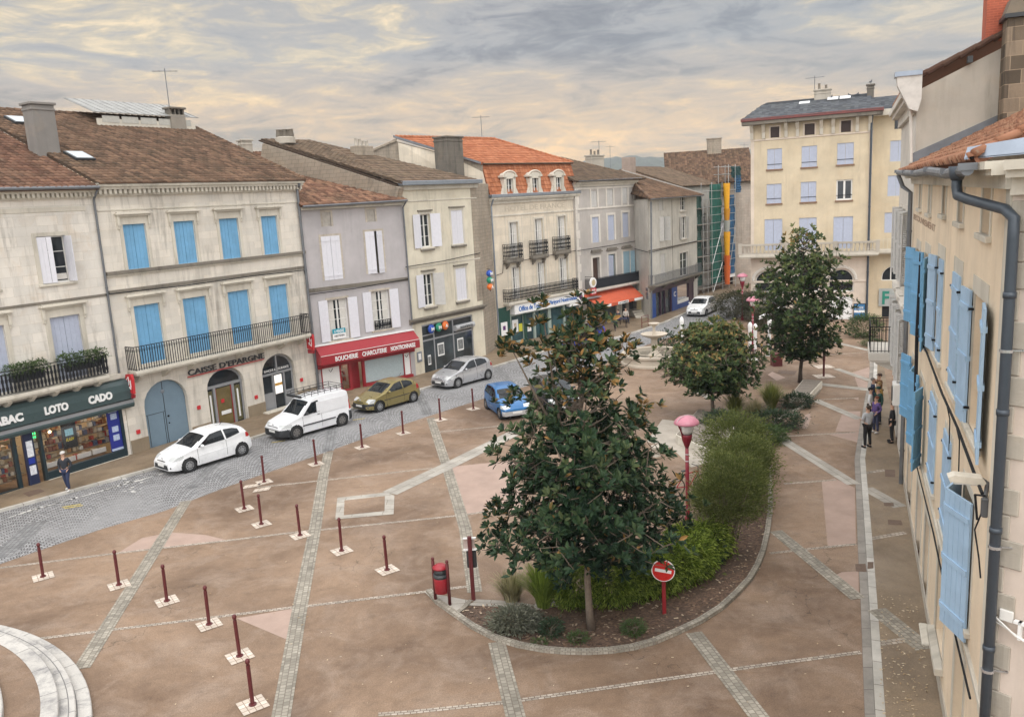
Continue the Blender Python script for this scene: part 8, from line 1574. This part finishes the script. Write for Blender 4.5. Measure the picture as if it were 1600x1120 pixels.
person(pz(1368,676),R(-75),'person in purple fleece with auburn hair beside the grey shirt',P_('purple_fleece',(.10,.06,.20)),P_('slate_jeans',(.04,.045,.09)),P_('auburn_hair',(.14,.04,.02)),shw,1.62,'pocket',group=GP)
person(pz(1371,662),R(-70),'person in dark green hood and coat behind the purple fleece',P_('dark_green_coat',(.012,.05,.04)),navyc,hairb,shb,1.7,'down',hat=P_('dark_green_hood',(.012,.05,.042)),coatlen=.2,group=GP)
person(pz(1359,662),R(60),'person in white top and black cap facing the green coat',P_('white_top',(.6,.6,.6)),blk,hairb,shb,1.66,'down',hat=blk,group=GP)
person(pz(1372,652),R(-80),'fair haired person in a mustard coat in the middle of the group',P_('mustard_coat',(.32,.20,.05)),navyc,hairgold,shb,1.66,'down',coatlen=.15,group=GP)
person(pz(1363,646),R(70),'grey haired person in a navy jacket at the back of the group',P_('navy_jacket',(.02,.03,.07)),navyc,hairg,shb,1.72,'down',group=GP,bald=False)
person(pz(1373,638),R(-90),'person in a brown coat and brown cap farthest in the group',P_('brown_coat',(.16,.08,.035)),navyc,hairb,shb,1.7,'up',hat=P_('brown_cap',(.07,.04,.03)),group=GP,coatlen=.1)
person(RI.p(19.2,.06,.2),R(-110),'person in black standing in the doorway by the white wall',blk,blk,hairb,shb,1.7,'down')
for i,(px,lb,tp) in enumerate((((966,507),'person in dark clothes seated left under the restaurant awning',navyc),((978,504),'person in a pale top seated right under the restaurant awning',P_('pale_blouse',(.4,.37,.33))))):
    p=gp(*px,.1); person(p,R(-40+50*i),lb,tp,navyc,hairb,shb,1.7,'sit','sit',group='people under the awning'); t=thing('cafe_chair','dark chair under the person seated %s under the awning'%('left','right')[i],'chair',p,'café chairs'); q=MB(); q.box((p[0],p[1],.52),(.42,.42,.04)); q.build('seat',iron,t)
    for a in (-1,1):
        for e in (-1,1): q=MB(); q.tube([(p[0]+.17*a,p[1]+.17*e,.1),(p[0]+.17*a,p[1]+.17*e,.5)],.018,5); q.build('leg',iron,t)
for px,lb in (((970,512),'dark café table before the two seated people'),((952,517),'dark café table left under the orange awning')):
    p=gp(*px,.1); t=thing('cafe_table',lb,'table',p,'café tables'); q=MB(); q.box((p[0],p[1],.84),(1.1,.75,.04),None,.01); q.build('table_top',navy,t)
    for a in (-1,1):
        for e in (-1,1): q=MB(); q.tube([(p[0]+.45*a,p[1]+.3*e,.1),(p[0]+.45*a,p[1]+.3*e,.82)],.02,5); q.build('leg',iron,t)
# ================================================================== sky, sun, view
SUN_EL,SUN_AZ=R(58),R(178)   # azimuth measured clockwise from +Y (north); sky behind the camera is brightened to light the facades
w=bpy.data.worlds.new('World'); SC.world=w; w.use_nodes=True; nt=w.node_tree
for n in list(nt.nodes): nt.nodes.remove(n)
class WN(NT):
    def __init__(s,tree): s.t=tree
W_=WN(nt); bg=W_.n('Background'); outw=W_.n('OutputWorld'); nt.links.new(bg.outputs[0],outw.inputs[0])
sky=W_.n('TexSky'); sky.sky_type='NISHITA'; sky.sun_disc=False; sky.sun_elevation=SUN_EL; sky.sun_rotation=SUN_AZ; sky.air_density=1.; sky.dust_density=2.
tc=W_.n('TexCoord').outputs['Generated']; sx=W_.n('SeparateXYZ'); W_.set(sx,0,tc); z=sx.outputs[2]; zz=W_.math('ADD',W_.math('MAXIMUM',z,0.0),.055)
cx=W_.n('CombineXYZ'); W_.set(cx,0,W_.math('DIVIDE',sx.outputs[0],zz)); W_.set(cx,1,W_.math('MULTIPLY',W_.math('DIVIDE',sx.outputs[1],zz),.8)); cv=cx.outputs[0]
bv=W_.n('CombineXYZ'); W_.set(bv,0,W_.math('MULTIPLY',sx.outputs[0],3.3)); W_.set(bv,1,W_.math('MULTIPLY',sx.outputs[1],1.2)); W_.set(bv,2,W_.math('MULTIPLY',z,13.)); bv=bv.outputs[0]
na=W_.noise(W_.mapping(bv,loc=(1.7,.4,2.1)),1.0,8,.58,.9); nb=W_.noise(bv,3.6,7,.68,.8); nc=W_.noise(cv,.9,7,.62,.7)
den=W_.math('ADD',W_.math('ADD',W_.math('MULTIPLY',na,.46),W_.math('MULTIPLY',nb,.32)),W_.math('MULTIPLY',nc,.22))
rp=W_.n('ValToRGB'); W_.set(rp,'Fac',den); e=rp.color_ramp.elements; e[0].position=.40; e[0].color=(1.55,1.6,1.72,1); e[1].position=.60; e[1].color=(6.2,5.0,3.3,1)
for po,cl in ((.445,(2.1,2.12,2.2)),(.48,(2.75,2.72,2.72)),(.525,(3.2,3.05,2.85)),(.56,(4.3,3.75,2.85))): k=rp.color_ramp.elements.new(po); k.color=(*cl,1)
c=rp.outputs[0]; glow=W_.ramp(z,.035,.165,1,0); c=W_.mix(W_.math('MULTIPLY',glow,.92),c,W_.mix(W_.ramp(den,.42,.56),(3.1,2.45,1.65),(8.2,4.9,1.7)))
c=W_.mix(W_.math('MULTIPLY',W_.ramp(sx.outputs[0],.05,.5),W_.ramp(z,.04,.12,0,.45)),c,(2.2,2.5,2.75))
hi=W_.ramp(z,.22,.75,0,1); c=W_.mix(hi,c,(12.8,12.7,12.6)); back=W_.ramp(sx.outputs[1],.25,-.55,0,1); c=W_.mix(back,c,(13.,12.8,12.6))  # back: unseen rear sky raised as added fill light for the facades
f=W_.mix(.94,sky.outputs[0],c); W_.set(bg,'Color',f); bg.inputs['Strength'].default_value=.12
sl=bpy.data.lights.new('sun','SUN'); so=bpy.data.objects.new('sun',sl); COL.objects.link(so); sl.energy=.85; sl.angle=R(42); sl.color=(1.,.955,.90)
d=Vector((math.sin(SUN_AZ)*math.cos(SUN_EL),math.cos(SUN_AZ)*math.cos(SUN_EL),math.sin(SUN_EL))); so.rotation_euler=(-d).to_track_quat('-Z','Y').to_euler()
vs=SC.view_settings; vs.view_transform='Standard'; vs.look='None'; vs.exposure=.44; vs.gamma=1.0; vs.use_curve_mapping=False
SC.cycles.max_bounces=6; SC.cycles.diffuse_bounces=3; SC.cycles.transparent_max_bounces=12; SC.cycles.use_denoising=True

hz_=MB(); hz_.box((0,830,56),(2400,1740,115)); ho=tag(hz_.build('haze'),kind='stuff',label='thin evening air over the square and the far wooded hill',cat='haze')
hm=bpy.data.materials.new('thin_air'); hm.use_nodes=True; ht=hm.node_tree; ht.nodes.remove(ht.nodes['Principled BSDF']); pv=ht.nodes.new('ShaderNodeVolumePrincipled'); pv.inputs['Color'].default_value=(.80,.86,.95,1); pv.inputs['Density'].default_value=.00026; ht.links.new(pv.outputs[0],ht.nodes['Material Output'].inputs['Volume']); ho.data.materials.append(hm)
